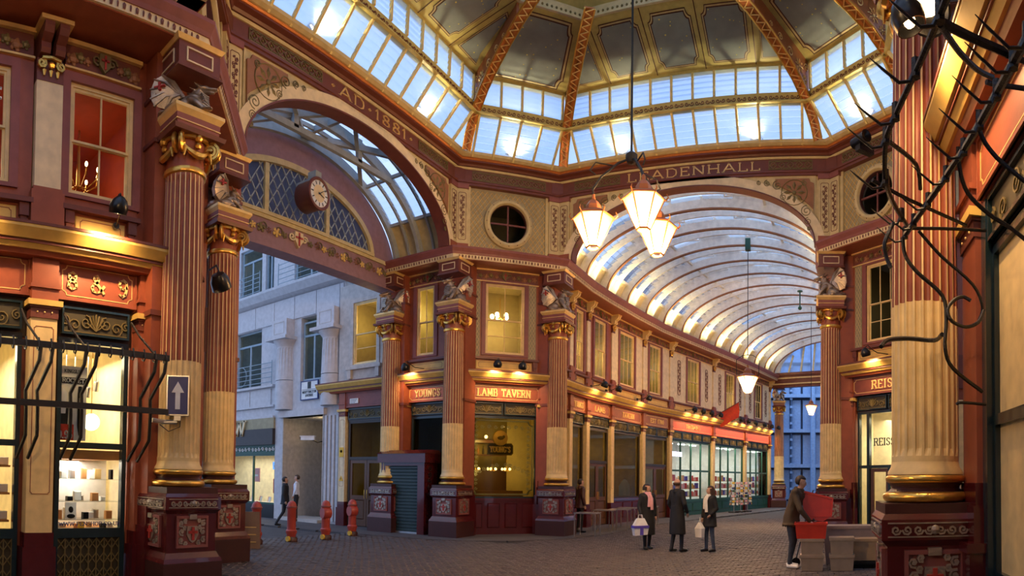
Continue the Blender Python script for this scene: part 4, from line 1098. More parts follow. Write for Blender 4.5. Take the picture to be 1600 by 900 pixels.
def riser(F, x0, x1, y, z1, m='oxblood', n=2):
    W = struct('wall_%d' % nextn(), B().box(x0, x1, y, y+.12, 0, z1), m, F); p = (x1-x0)/n
    for k in range(n):
        obj('riser_panel', B().bev(x0+p*k+.08, x0+p*(k+1)-.08, y-.03, y, .2, z1-.14, .03), m, W)
    obj('riser_sill', B().box(x0, x1, y-.05, y+.12, z1-.06, z1+.02), m, W)
    return W
def door(F, x0, x1, y, h=2.45, m='wood', top=3.72, leaves=2, glass='pub_glass'):
    W = struct('door_%d' % nextn(), None, None, F)
    obj('door_frame', rect_frame(x0, x1, 0, top, y, y+.1, .08, .02), 'dark_brown', W)
    obj('door_transom', B().box(x0+.08, x1-.08, y-.02, y+.1, h, h+.1), 'dark_brown', W)
    obj('fanlight_pane', B().box(x0+.08, x1-.08, y+.05, y+.055, h+.1, top-.08), glass, W)
    p = (x1-x0-.16)/leaves
    for k in range(leaves):
        a, c = x0+.08+p*k+.008, x0+.08+p*(k+1)-.008
        L = obj('door_leaf', B().box(a, a+.1, y+.02, y+.07, .03, h).box(c-.1, c, y+.02, y+.07, .03, h).box(a+.1, c-.1, y+.02, y+.07, h-.12, h).box(a+.1, c-.1, y+.02, y+.07, .03, .25).box(a+.1, c-.1, y+.02, y+.07, .95, 1.1), m, W)
        obj('door_panel', B().bev(a+.1, c-.1, y+.03, y+.06, .25, .95, .04), m, L)
        obj('door_pane', B().box(a+.1, c-.1, y+.04, y+.045, 1.1, h-.12), glass, L)
        hx = c-.05 if k == 0 else a+.05
        obj('door_handle', B().tube([(hx, y-.03, 1.0), (hx, y-.04, 1.15), (hx, y-.03, 1.3)], .014, 6), 'gold', L)
    room(W, x0-.1, x1+.1, 0, top+.1, y+.11, y+1.4, 'pub_wall')
    return W
def chandelier(F, x, y, z, label, kind='globe', sc_=1., watts=14):
    """hanging lamp with several glowing shades seen through a window"""
    M_ = F @ T(x, y, z)
    t = thing('hanging_lamp', label, 'lamp', M_)
    obj('stem', B().tube([(0, 0, .12*sc_), (0, 0, .75*sc_)], .012, 6), 'gold', t)
    ar = B()
    for k in range(5):
        a = 2*PI*k/5+.3; ar.tube([(0, 0, .14*sc_), (.12*sc_*math.cos(a), .12*sc_*math.sin(a), .02), (.26*sc_*math.cos(a), .26*sc_*math.sin(a), .08*sc_)], .012, 5)
    obj('arms', ar, 'gold', t)
    sh = mesh('shade', B().sph((0, 0, 0), .075*sc_, 10, (1, 1, 1.15)), 'globe', True)
    for k in range(5):
        a = 2*PI*k/5+.3; link('shade', sh, t, T(.26*sc_*math.cos(a), .26*sc_*math.sin(a), .15*sc_))
    if watts: point(M_ @ Vector((0, 0, -.12)), watts, (1, .72, .36), .15)
def goose_lamp(F, x, y, z, label, watts=26, tilt=0.0, big=1.0, group='black gooseneck lamps over the shop signs', light=True):
    """black spherical hood on a curved arm; lights the sign below it"""
    M_ = F @ T(x, y, z, 0, 0, 0, big)
    t = thing('gooseneck_lamp', label, 'lamp', M_, group)
    obj('arm', B().tube([(.28, .52, .02), (.16, .16, .02), (.1, -.02, .10), (.04, -.1, .2), (0, -.14, .16), (0, -.14, .08)], .013, 6), 'iron', t)
    obj('wall_plate', B().lathe([(.0, -.02), (.05, -.02), (.05, .02), (0, .02)], 10), 'iron', t, True, T(.28, .54, .02, 0, PI/2))
    R_ = T(0, -.15, .0, 0, .40, tilt)
    hd = obj('hood', B().lathe([(.03, .13), (.05, .12), (.10, .08), (.135, .0), (.13, -.06), (.12, -.10), (.11, -.10), (.12, -.05), (.12, 0), (.09, .07), (.0, .10)], 18, cap=False), 'black', t, True, R_)
    obj('bulb', B().sph((0, 0, -.05), .05, 8), 'bulb', hd)
    watts *= 2.8
    if light: spot(M_ @ (R_ @ Vector((0, 0, -.15))), M_ @ (R_ @ Vector((0, 0, -.15)) + Vector((0, .7, -.75))), watts, WARM, 2.3, 1.0, .05)

YW = .35
ORD_ = 'first second third fourth fifth sixth seventh eighth ninth tenth eleventh twelfth'.split()
# ---- tavern chamfer
L2 = 3.38
Fc = frame(P[2], P[3])
upper_wall(Fc, .55, L2-.55, YW, [(1.07, 2.36)], lat=((.66, .86), (2.52, 2.72)), nx=2, up=1, lo=2, roomm='pub_wall')
low_pilaster(Fc, .50, YW, .14, redp=True, foot=1.7); low_pilaster(Fc, L2-.42, YW, .16, redp=True, foot=1.7)
riser(Fc, .58, L2-.52, YW+.1, 1.12, n=4)
Wc = plain_shop(Fc, .58, L2-.52, YW+.12, 1.12, 3.74, 'dark_green', 'pub_glass', 1, None, 'pub_wall', 2.6, roomz=.9)
grille_row(Wc, .6, L2-.54, 3.78, 4.16, YW+.08, 2)
fascia(Fc, .48, L2-.42, YW+.02, 'LAMB TAVERN', .23, 'red fascia board with gilt LAMB TAVERN lettering above the etched window', width=1.75)
b = line_panel(notch(.72, L2-.66, 1.26, 3.6, .14, 5), .05, YW+.155, YW+.16)
for k in range(15):
    for x in (.86, L2-.80): scroll(b, x, 1.45+k*.14, .055, YW+.157, 1.3, .012, 0, 1 if k % 2 else -1, 8)
for k in range(7): scroll(b, 1.05+k*.22, 3.40, .07, YW+.157, 1.3, .012, 0, 1 if k % 2 else -1, 8)
for k in range(6):
    for sg in (-1, 1): scroll(b, 1.69+sg*(.15+.14*k), 2.2-.05*k+.02*(k % 2), .075, YW+.157, 1.4, .012, 0, sg, 8)
obj('etched_border', b, 'etched', Wc); b = text('BURTON ALES', .12, 1.69, 1.85, YW+.155, .004, .2, .2) if False else B()
obj('panelling', B().box(.45, L2-.4, YW+2.5, YW+2.58, .9, 2.1).box(.5, L2-.45, YW+1.5, YW+1.9, .9, 1.35), 'wood', Wc)
obj('bar_gantry', B().box(.5, L2-.45, YW+2.0, YW+2.3, 3.0, 3.1).box(.5, L2-.45, YW+2.0, YW+2.3, 2.55, 2.6), 'wood', Wc)
for k in range(12):
    o = obj('bottle', B().lathe([(0, 0), (.04, 0), (.04, .16), (.015, .22), (.015, .3), (0, .3)], 8), ['shop_green', 'shop_wood', 'dark_brown'][k % 3], None, True, Fc @ T(.7+.18*k, YW+2.15, 2.6)); tag(o, '%s bottle, %s from the left on the bar gantry inside the pub window' % (('green', 'amber', 'brown')[k % 3], ORD_[k]), 'bottle', 'bottles on the bar gantry')
# brewery plaque inside the glass
t = thing('brewery_sign', "oval bronze YOUNG'S sign hanging inside the etched pub window", 'sign', Fc @ T(1.69, YW+.3, 2.72))
obj('plaque', B().prism(notch(-.42, .42, -.20, .16, .05, 3), 0, .03), 'dark_brown', t)
obj('plaque_rim', line_panel(notch(-.42, .42, -.20, .16, .05, 3), .025, -.02, .01), 'grille', t)
obj('roundel', B().lathe([(.0, .03), (.20, .03), (.24, .02), (.25, 0), (.25, -.02)], 28), 'gold_paint', t, True, T(0, 0, .34, 0, PI/2))
obj('roundel_ram', B().sph((0, -.04, .34), .11, 8, (1, .2, .6)).sph((.1, -.04, .38), .05, 8, (1, .3, 1)), 'grille', t)
put_letters(t, "YOUNG'S", .17, 0, -.11, -.015, .02, .2, .12, .68, 'gold_paint')
for k, x in enumerate((1.12, 1.7, 2.2)):
    chandelier(Fc, x, YW+1.3, 2.0, ('left', 'middle', 'right')[k]+' cluster of glowing shades low inside the etched pub window', sc_=.55, watts=3)
point(Fc @ Vector((1.5, YW+1.4, 3.0)), 32, (1, .75, .35), .1); obj('bulb', B().sph((1.45, YW+1.2, 3.15), .06, 8), 'globe', Wc)
point(Fc @ Vector((.8, YW+.6, 2.0)), 10, (1, .75, .35), .1)
chandelier(Fc, 1.75, YW+.75, 6.95, 'glowing chandelier in the first-floor window above LAMB TAVERN', sc_=1.0, watts=40)
goose_lamp(Fc, 1.30, YW-.52, 5.26, 'left of the two black hooded lamps above the LAMB TAVERN sign', 30)
goose_lamp(Fc, 2.10, YW-.52, 5.24, 'right of the two black hooded lamps above the LAMB TAVERN sign', 40)

# ---- YOUNGS bay and the bay outside the gable (wall faces -y, frame x = world X)
Fy = frame((-9.084, Y3), (-X2, Y3))
upper_wall(Fy, .30, 2.1, YW, [(.75, 1.45)], nx=2, up=1, lo=2, roomm='pub_wall')
up_pilaster(Fy, .22, YW)
low_pilaster(Fy, .28, YW, .27)
Wy = plain_shop(Fy, .52, 1.98, YW+.12, 1.0, 3.74, 'dark_green', 'pub_glass', 1, None, 'grille_back', 1.2)
grille_row(Wy, .52, 1.98, 3.78, 4.16, YW+.08, 1)
fascia(Fy, .42, 2.02, YW+.02, 'YOUNGS', .23, 'red fascia board with gilt YOUNGS lettering above the shutter kiosk', width=1.0)
point(Fy @ Vector((1.1, YW+.7, 7.2)), 30, (1, .78, .34), .12)
goose_lamp(Fy, .82, YW-.52, 5.24, 'black hooded lamp above the YOUNGS sign', 30)
riser(Fy, .42, 2.05, YW+.1, 1.0)
# outer bay
low_pilaster(Fy, -2.52, YW, .30, cream='pale'); 
door(Fy, -2.3, -.55, YW+.12, 2.35); Wd = struct('wall_%d' % nextn(), B().box(-2.3, -.5, YW+.1, YW+.2, 3.7, 4.2), 'dark_brown', Fy); grille_row(Wd, -2.3, -.5, 3.78, 4.16, YW+.06, 1)
fascia(Fy, -2.35, -.45, YW+.02, None, .2, 'plain mauve fascia board with small white notice above the pub doors', 'mauve', 'mauve')
t = thing('notice_plate', 'small white notice plate on the mauve fascia board', 'notice', Fy @ T(-1.95, YW-.01, 4.42)); obj('plate', B().bev(-.2, .2, -.01, .015, -.09, .09, .008), 'white', t)
for k in range(3): obj('print_line', B().box(-.16, .16-.05*k, -.014, -.009, .04-.05*k, .055-.05*k), 'black', t)
point(Fy @ Vector((-1.2, YW+.7, 2.0)), 3, (1, .75, .3), .1)
Wo = struct('wall_%d' % nextn(), B().box(-2.75, -2.15, YW+.02, YW+.2, 5.1, 8.6).box(-.85, .3, YW+.02, YW+.2, 5.1, 8.6).box(-2.15, -.85, YW+.02, YW+.2, 7.95, 8.6).box(-2.15, -.85, YW+.02, YW+.2, 5.1, 5.66), 'stone_warm', Fy)
sash(Fy, -2.05, -.95, 5.70, 7.9, YW+.05, nx=1, up=1, lo=2, fm='stone_warm', roomm='pub_wall')
obj('stone_sill', B().box(-2.3, -.7, YW-.12, YW+.1, 5.52, 5.64), 'stone_warm', Wo)
for x in (-2.15, -.85): obj('sill_bracket', B().box(x-.08, x+.08, YW-.1, YW+.1, 5.2, 5.52), 'stone_warm', Wo)
point(Fy @ Vector((-1.5, YW+.7, 7.2)), 26, (1, .72, .30), .12)
for k, (z, m, lab) in enumerate(((2.62, 'yellow', 'yellow notice on the cream pilaster beside the pub doors'), (1.68, 'yellow', 'small yellow warning triangle below the notice on the cream pilaster'))):
    t = thing('warning_sign', lab, 'sign', Fy @ T(-2.52, YW-.012, z))
    if k == 0: obj('plate', B().box(-.1, .1, -.01, .01, -.17, .17), m, t); obj('symbol', B().lathe([(0, .006), (.05, .006)], 14), 'red', t, False, T(0, -.008, .03, 0, PI/2))
    else: obj('plate', B().prism([(-.1, -.09), (.1, -.09), (0, .09)], -.01, .01), m, t); obj('symbol', B().box(-.012, .012, -.014, -.009, -.05, .03), 'black', t)
# roller-shutter kiosk
t = thing('shutter_kiosk', 'maroon kiosk with closed dark green roller shutter between two columns', 'kiosk', Fy @ T(.78, -.32, 0))
obj('cabinet', B().box(-.86, -.70, 0, .7, 0, 2.22).box(.60, .86, 0, .7, 0, 2.22).box(-.70, .60, .5, .7, 0, 2.22).box(-.7, .6, 0, .7, 2.12, 2.22), 'oxblood', t)
obj('canopy', B().box(-.95, .95, -.10, .72, 2.22, 2.50).raw([(-.99, -.14, 2.5), (.99, -.14, 2.5), (.99, .72, 2.5), (-.99, .72, 2.5), (-.9, .1, 2.62), (.9, .1, 2.62), (.9, .72, 2.62), (-.9, .72, 2.62)], [(0, 3, 2, 1), (4, 5, 6, 7), (0, 1, 5, 4), (1, 2, 6, 5), (2, 3, 7, 6), (3, 0, 4, 7)]), 'oxblood', t)
sm = mesh('shutter_slat', B().bev(-.70, .60, 0, .03, 0, .098, .018), 'shutter')
sh = obj('shutter', B().box(-.7, .6, .10, .12, .05, 2.12), 'shutter', t)
for k in range(20): link('shutter_slat', sm, sh, T(0, .08, .06+.103*k))
obj('shutter_foot', B().box(-.7, .6, .05, .12, .0, .06), 'steel', sh)
for sg, x in ((-1, -.93), (1, .93)):
    b = B()
    for k in range(5): scroll(b, 0, 1.25+.2*k, .1, 0, 1.4, .012, PI/2*k, 1 if k % 2 else -1, 12)
    obj('iron_scroll', b, 'iron', t, False, T(x, .2, 0, PI/2))

# ---- near left wall, 8 & 9
Fn = frame((-X1, -8), (-X1, 0))       # local x = Y + 8
YN = .40
def near_bay(x0, x1, sign, lab, roomm, win=True):
    upper_wall(Fn, x0, x1, YN, [((x0+x1)/2-.52, (x0+x1)/2+.52)], zt=7.62, wz=(5.78, 7.42), nx=2, up=1, lo=1, roomm=roomm, deep=2.5)
    W = plain_shop(Fn, x0+.05, x1-.05, YN+.1, .82, 3.70, 'dark_green', 'glass', 1, 2.12, 'shop_wall', 2.4)
    grille_row(W, x0+.05, x1-.05, 3.74, 4.14, YN+.04, 1)
    fascia(Fn, x0-.02, x1+.02, YN+.02, sign, .25, lab, 'red', 'gold_paint', None, z0=4.22, z1=4.80)
    r = struct('wall_%d' % nextn(), B().box(x0+.05, x1-.05, YN+.16, YN+.2, 0, .8), 'grille_back', Fn)
    obj('riser_frame', rect_frame(x0+.05, x1-.05, 0, .82, YN+.1, YN+.18, .07, .1), 'dark_green', r)
    b = B()
    n = int((x1-x0-.2)/.12)
    for k in range(n+1):
        x = x0+.12+(x1-x0-.24)*k/n; b.bar((x, YN+.13, .1), (x, YN+.13, .76), .018)
    for k in range(n):
        xa = x0+.12+(x1-x0-.24)*k/n; xb = x0+.12+(x1-x0-.24)*(k+1)/n
        for z in (.14, .36, .58): b.bar((xa, YN+.13, z), (xb, YN+.13, z+.16), .014); b.bar((xa, YN+.13, z+.16), (xb, YN+.13, z), .014)
    obj('riser_grille', b, 'grille', r)
    return W
WA = near_bay(6.17, 7.42, '8 & 9', 'red fascia board with gilt 8 & 9 numbers left of the tall column', 'red_room')
WB = near_bay(4.0, 5.72, None, 'blank red fascia board at the left edge of the picture', 'red_room')
struct('wall_near_left_upper', B().box(3.6, 8.3, YN+.2, YN+.3, 7.55, 8.5).box(5.6, 6.25, YN+.14, YN+.2, 5.1, 8.4).box(7.42, 8.3, YN+.06, YN+.16, 4.2, 8.4).box(7.42, 8.3, YN+.16, YN+.26, 0, 4.3).box(5.62, 6.27, YN+.18, YN+.26, 0, 5.1), 'red', Fn)
low_pilaster(Fn, 5.94, YN-.06, .40, cream='cream'); low_pilaster(Fn, 7.58, YN-.04, .24, redp=True)
up_pilaster(Fn, 5.94, YN-.06, .40, zt=7.62)
point(Fn @ Vector((6.8, YN+1.2, 6.6)), 13, (1, .66, .34), .2); point(Fn @ Vector((4.9, YN+1.2, 6.6)), 11, (1, .62, .34), .2)
goose_lamp(Fn, 6.72, YN-.66, 5.36, 'large black gooseneck lamp above the 8 & 9 sign', 75, 0, 1.0)
goose_lamp(Fn, 4.7, YN-.66, 5.36, 'black gooseneck lamp above the blank fascia at the left edge', 60, 0, 1.0)

# ---- nave, left side: seven bays that swing to the right
NB = [(-4.59, 14.25), (-4.57, 15.23), (-4.46, 16.62), (-4.19, 18.66), (-3.70, 21.53), (-3.06, 23.98), (-1.70, 28.35), (-.42, 32.46), (.78, 36.2)]
ORD = 'first second third fourth fifth sixth seventh eighth ninth tenth eleventh twelfth thirteenth fourteenth fifteenth sixteenth seventeenth eighteenth nineteenth'.split()
CN = {'crate_red': 'red', 'white': 'white', 'yellow': 'yellow', 'pink': 'pink', 'blue_bag': 'purple', 'paper': 'cream', 'flag_red': 'bright red', 'shop_wood': 'brown', 'black': 'black', 'steel': 'silver', 'gold_paint': 'gold'}
NAVE = [  # sign, lettering width, kind, window spans (fraction of the bay)
    (None, 0, 'pubwin', [(.3, .72)], ()), ('YOUNGS', .7, 'pubwin', [(.28, .74)], ()), ('LAMB', .85, 'pubdoor', [(.25, .72)], ()), ('TAVERN', 1.1, 'pubwin', [(.22, .68)], ()),
    ('EST 1780', 1.25, 'pubdoor', [(.2, .62)], ()), ('THOMAS', 1.5, 'shop', [(.36, .64)], (.18, .82)), ('TOBACCO', 1.3, 'shop', [(.36, .64)], (.18, .82)), ('GIFTS', 1.0, 'shop', [(.36, .64)], (.18, .82))]
GL['C'] = (.8, [[(.7, .82), (.58, .96), (.42, 1), (.2, .9), (.1, .65), (.1, .35), (.2, .1), (.42, 0), (.6, .05), (.72, .2)]], [])
GL['F'] = (.66, [[(.12, 0), (.12, 1)], [(.12, 1), (.62, 1), (.62, .85)], [(.12, .52), (.5, .52)]], [(.12, 0), (.12, 1)])
ordn = ['', 'first', 'second', 'third', 'fourth', 'fifth', 'sixth', 'seventh']
for k, (sg_, lw, kind, wf, orn) in enumerate(NAVE):
    A, C_ = NB[k], NB[k+1]; F = frame(A, C_); L = (Vector(C_)-Vector(A)).length
    up_pilaster(F, 0, 0, .24); low_pilaster(F, 0, 0, .24, cream='cream')
    wins = [(L*a, L*c) for a, c in wf]
    upper_wall(F, .12, L-.12, .04, wins, nx=2 if k < 3 else 3, up=1, lo=1 if k > 1 else 2, m='pale' if k >= 3 else 'red', orn=[L*q for q in orn], roomm='pub_wall', frieze=True)
    xm = (wins[0][0]+wins[0][1])/2
    if k in (1, 2, 6): chandelier(F, xm+.1, .7, 6.7, ['', 'glowing globes in the narrow window beside the tavern corner', 'glowing globes in the first-floor window above the LAMB sign', '', '', '', 'white glowing chandelier in the window behind the red flag'][k], sc_=.8, watts=20)
    else: point(F @ Vector((xm, .8, 6.9)), 20, (1, .75, .36), .15)
    names = {1: 'narrow red board with YOUNGS lettering beside the tavern corner', 2: 'red board with gilt LAMB lettering along the nave', 3: 'mauve-red board with TAVERN lettering along the nave', 4: 'board with EST 1780 lettering along the nave', 5: 'long red board with THOMAS lettering above the tobacco shop', 6: 'red fascia board behind the red flag', 7: 'last red fascia board at the far end of the nave', 0: 'short blank red board just behind the tavern corner column'}
    if k == 6 or k == 7: sg_ = None
    fascia(F, .14, L-.14, .06, sg_, .2, names[k], 'red_shop' if k >= 5 else 'red', 'gold_paint', lw, zb=None)
    gz = .12
    if kind == 'pubwin':
        riser(F, .14, L-.14, .12, 1.0, n=2 if L < 2 else 3)
        W = plain_shop(F, .16, L-.16, gz+.02, 1.0, 3.74, 'dark_brown', 'pub_glass', 1, None, 'pub_wall', 1.8)
        if k == 3:
            for j in range(5): obj('etched_crest', B().prism([(L*.3+j*.2, 1.1), (L*.3+j*.2+.19, 1.1), (L*.3+j*.2+.19, 1.45+.35*math.sin((j+1)*.55)), (L*.3+j*.2, 1.45+.35*math.sin((j+.3)*.55))], gz+.055, gz+.058), 'etched', W)
        point(F @ Vector((L/2, 1.2, 3.0)), 14, (1, .7, .3), .1)
    elif kind == 'pubdoor':
        W = door(F, .16, L-.16, gz+.02, 2.4); point(F @ Vector((L/2, .9, 2.9)), 9, (1, .7, .3), .1)
    else:
        W = plain_shop(F, .16, L-.16, gz+.02, .75, 3.74, 'shop_green', 'glass', 4, 2.25, 'white', 2.2, roomz=0)
        riser(F, .16, L-.16, .12, .75, 'shop_green', 4)
        for j in range(3):
            obj('tube_light', B().box(L*(.2+.27*j), L*(.2+.27*j)+.6, .8, .88, 3.6, 3.66), 'tube_light', W)
        area(F @ Vector((L/2, 1.2, 3.62)), F @ Vector((L/2, 1.2, 0)), 100, L*.8, 1.2, (.92, 1, .86))
        # goods on shelves inside
        for z in (.95, 1.35, 1.75):
            obj('display_shelf', B().box(.4, L-.4, .55, .9, z-.03, z), 'shop_wood', W)
        gb = ['crate_red', 'white', 'yellow', 'pink', 'blue_bag', 'paper', 'flag_red', 'shop_wood']
        q = .45; j = 0
        while q < L-.6:
            for z in (.95, 1.35, 1.75):
                h = random.uniform(.16, .32); w_ = random.uniform(.12, .24)
                o = obj('product_pack', B().bev(0, w_, 0, .14, 0, h, .01), gb[(j*5+int(z*10)) % 8], None, False, F @ T(q, .62, z))
                tag(o, '%s pack, %s from the left on the %s shelf of the %s' % (CN[gb[(j*5+int(z*10)) % 8]], ORD[j], {.95: 'bottom', 1.35: 'middle', 1.75: 'top'}[z], ('tobacco shop', 'flag shop', 'last shop')[k-5]), 'packet', 'goods in the %s shop' % ('tobacco', 'flag', 'last')[k-5])
            q += .30; j += 1
    grille_row(W, .16, L-.16, 3.78, 4.16, gz-.04, 1 if L < 2.2 else (2 if L < 3.2 else 4))
low_pilaster(frame(NB[-2], NB[-1]), 3.93, 0, .24); up_pilaster(frame(NB[-2], NB[-1]), 3.93, 0, .24)
# lamps along the nave fascia
lampx = [(1, .85), (2, .5), (3, .62), (5, .22), (5, .42), (5, .62), (5, .85), (6, .2), (6, .45), (6, .7), (6, .95), (7, .3), (7, .6), (7, .9)]
for j, (k, q) in enumerate(lampx):
    F = frame(NB[k], NB[k+1]); L = (Vector(NB[k+1])-Vector(NB[k])).length
    goose_lamp(F, L*q, -.60, 5.22, ['hooded lamp over the narrow YOUNGS board on the nave', 'hooded lamp over the LAMB board on the nave', 'hooded lamp over the TAVERN board on the nave'][j] if j < 3 else 'black hooded lamp, %s along the nave from the tavern corner' % ORD[j], 26 if j < 3 else 30, light=True)
# red flag on a slanting pole
F6 = frame(NB[6], NB[7])
t = thing('flag', 'red flag hanging from a slanting pole above the lit shops', 'flag', F6 @ T(.3, 0, 5.35))
obj('pole', B().tube([(0, 0, 0), (.35, -1.3, .75)], .02, 6), 'wood', t)
v = []; n = 8
for i in range(n+1):
    for j in range(6): u = i/n; v.append((.05+.28*u+.05*math.sin(j*1.3+i*.5), -.2-1.0*u, .12+.56*u-.16*j-.02*math.sin(i)))
obj('cloth', B().raw(v, [(i*6+j, i*6+j+1, (i+1)*6+j+1, (i+1)*6+j) for i in range(n) for j in range(5)]), 'flag_red', t, True)
# lit double letters on the tobacco shop glass
F5 = frame(NB[5], NB[6])
t = thing('window_lettering', 'white THOMAS lettering on the tobacco shop glass', 'lettering', F5 @ T(.75, .1, 2.95)); put_letters(t, 'THOMAS', .2, 0, 0, 0, .012, .16, .1, .95, 'neon')

# ---- nave, right side (mostly hidden behind the arch): plain wall with pilasters and windows
RB = offline(NB[:], NW+.7)[::-1]
for k in range(len(RB)-1):
    F = frame(RB[k], RB[k+1]); L = (Vector(RB[k+1])-Vector(RB[k])).length
    if L < .5: continue
    up_pilaster(F, 0, 0, .24); low_pilaster(F, 0, 0, .24)
    upper_wall(F, .12, L-.12, .04, [(L*.3, L*.7)] if L > 1.2 else [], nx=2, m='pale', roomm='pub_wall')
    struct('trim_%d' % nextn(), B().box(.14, L-.14, .06, .14, 4.2, 4.74), 'red', F)
    riser(F, .14, L-.14, .12, .9); plain_shop(F, .16, L-.16, .14, .9, 4.16, 'dark_green', 'glass', 2, None, 'shop_wall', 1.5); point(F @ Vector((L/2, .9, 3.2)), 10, (1, .8, .5), .15)

# ---- right-hand chamfer: the clothes shop
Fr = frame(P[4], P[5])
upper_wall(Fr, .55, L2-.45, YW, [(1.07, 2.36)], lat=((.66, .86), (2.52, 2.72)), nx=3, up=1, lo=2, roomm='grille_back')
low_pilaster(Fr, .48, YW, .14, redp=True, foot=1.7)
Wr = plain_shop(Fr, .62, 2.9, YW+.12, .05, 3.74, 'dark_green', 'glass', 1, 2.15, 'shop_wall', 3.0, roomz=0)
obj('mullion', B().box(.98, 1.08, YW+.1, YW+.2, .05, 3.7).box(1.75, 1.83, YW+.1, YW+.2, .05, 2.15), 'dark_green', Wr)
obj('door_leaf', rect_frame(1.1, 1.75, .05, 2.1, YW+.14, YW+.19, .1, .2), 'wood', Wr)
grille_row(Wr, .62, 2.9, 3.78, 4.16, YW+.08, 2)
fascia(Fr, .50, 2.95, YW+.02, 'REISS', .23, 'brown fascia board with pale REISS lettering above the clothes shop', 'maroon', 'gold_paint', .95)
t = thing('window_lettering', 'dark REISS lettering on the fanlight of the clothes shop', 'lettering', Fr @ T(1.62, YW+.10, 2.75)); put_letters(t, 'REISS', .2, 0, 0, 0, .01, .16, .1, .75, 'black')
t = thing('pendant_globe', 'white glowing pear-shaped pendant inside the clothes shop', 'lamp', Fr @ T(1.85, YW+.9, 2.8))
obj('globe', B().lathe([(.0, -.32), (.14, -.26), (.2, -.12), (.19, .05), (.1, .22), (.03, .34), (0, .36)], 20), 'shop_globe', t, True); obj('cord', B().tube([(0, 0, .36), (0, 0, 1.05)], .01, 5), 'black', t)
area(Fr @ Vector((1.7, YW+1.6, 3.6)), Fr @ Vector((1.7, YW+1.6, 0)), 60, 1.8, 1.6, (1, .85, .55))
chandelier(Fr, 1.85, YW+.8, 6.7, 'glowing glass chandelier in the window above the REISS sign', sc_=1.0, watts=8)
for k in range(3): 
    t = thing('clothes_rail', ['rail of dark clothes on the left of the clothes shop', 'rail of dark clothes in the middle of the clothes shop', 'rail of dark clothes on the right of the clothes shop'][k], 'clothes rail', Fr @ T(.8+.75*k, YW+1.5, 0))
    obj('rail', B().tube([(-.28, 0, 0), (-.28, 0, 1.3), (.28, 0, 1.3), (.28, 0, 0)], .015, 6), 'steel', t)
    for j in range(6): obj('garment', B().raw([(-.22+.08*j, -.05, 1.28), (-.20+.08*j, .05, 1.28), (-.19+.08*j, .18, .45), (-.25+.08*j, -.18, .45), (-.17+.08*j, -.03, 1.25), (-.16+.08*j, .16, .45)], [(0, 1, 2, 3), (1, 4, 5, 2), (4, 0, 3, 5)]), ['coat_black', 'suit', 'olive'][(j+k) % 3], t)
goose_lamp(Fr, 1.6, YW-.52, 5.24, 'black hooded lamp above the REISS sign', 34)

# ---- near right wall with the cream shop window
Fq = frame((CX, CY), (CX, -9))        # local x = CY - Y
q0 = YW
upper_wall(Fq, .3, 4.5, q0, [(1.4, 2.4)], roomm='pub_wall')
low_pilaster(Fq, .36, q0+.0, .50, redp=True, top=3.9, foot=1.72)
struct('trim_%d' % nextn(), B().box(.02, .72, q0-.1, q0+.2, 0, 1.15).box(0, .75, q0-.13, q0+.2, 1.12, 1.2).box(.06, .68, q0-.05, q0+.2, 1.2, 1.5), 'oxblood', Fq)
Wq = plain_shop(Fq, .78, 2.9, q0+.1, .9, 3.74, 'dark_green', 'cream', 1, 2.25, None, 1.0)
obj('heavy_mullion', B().box(.66, .80, q0+.04, q0+.2, .0, 4.16), 'dark_green', Wq)
grille_row(Wq, .78, 2.9, 3.78, 4.16, q0+.06, 1); riser(Fq, .7, 2.9, q0+.1, .9, 'dark_green')
fascia(Fq, .66, 3.0, q0+.02, None, .2, 'red fascia board at the upper right edge behind the hook rack')


# ---- walls that close the arms and corners out of the picture
F0 = frame(P[0], P[1]); upper_wall(F0, .6, L2-.6, YW, [(1.1, 2.3)], rm=False); plain_shop(F0, .6, L2-.6, YW+.12, .9, 4.16, rm=None); riser(F0, .6, L2-.6, YW+.1, .9)
F7 = frame(P[6], (CX, CY)); upper_wall(F7, .5, 2.0, YW, [(.8, 1.6)], rm=False); plain_shop(F7, .4, 2.0, YW+.12, .9, 4.16, rm=None); riser(F7, .4, 2.0, YW+.1, .9)
for nm_, (A_, B_) in {'left_arm': ((-X2, Y2), (-X2-2.5, Y2)), 'right_arm_far': ((X2, Y3), (X2+4.2, Y3)), 'right_arm_near': ((X2+4.2, Y2), (X2, Y2)), 'right_arm_end': ((X2+4.2, Y3), (X2+4.2, Y2)), 'near_left': ((-X1, -12), (-X1, -4.1)), 'near_right': ((CX, -2.2), (CX, -12)), 'back': ((CX+1, -10.6), (-X1-1, -10.6))}.items():  # the back one is an added wall that keeps sky light out behind the camera
    Lw = (Vector(B_)-Vector(A_)).length
    wl_ = struct('wall_'+nm_, B().box(0, Lw, .38, .6, 0, 8.5), 'red', frame(A_, B_)); obj('wall_fascia', B().box(0, Lw, .32, .4, 4.2, 5.1), 'maroon', wl_)
    for k_ in range(int(Lw//1.6)): obj('wall_panel', B().bev(.3+1.6*k_, 1.5+1.6*k_, .34, .39, 1.0, 3.9, .04), 'cream', wl_)

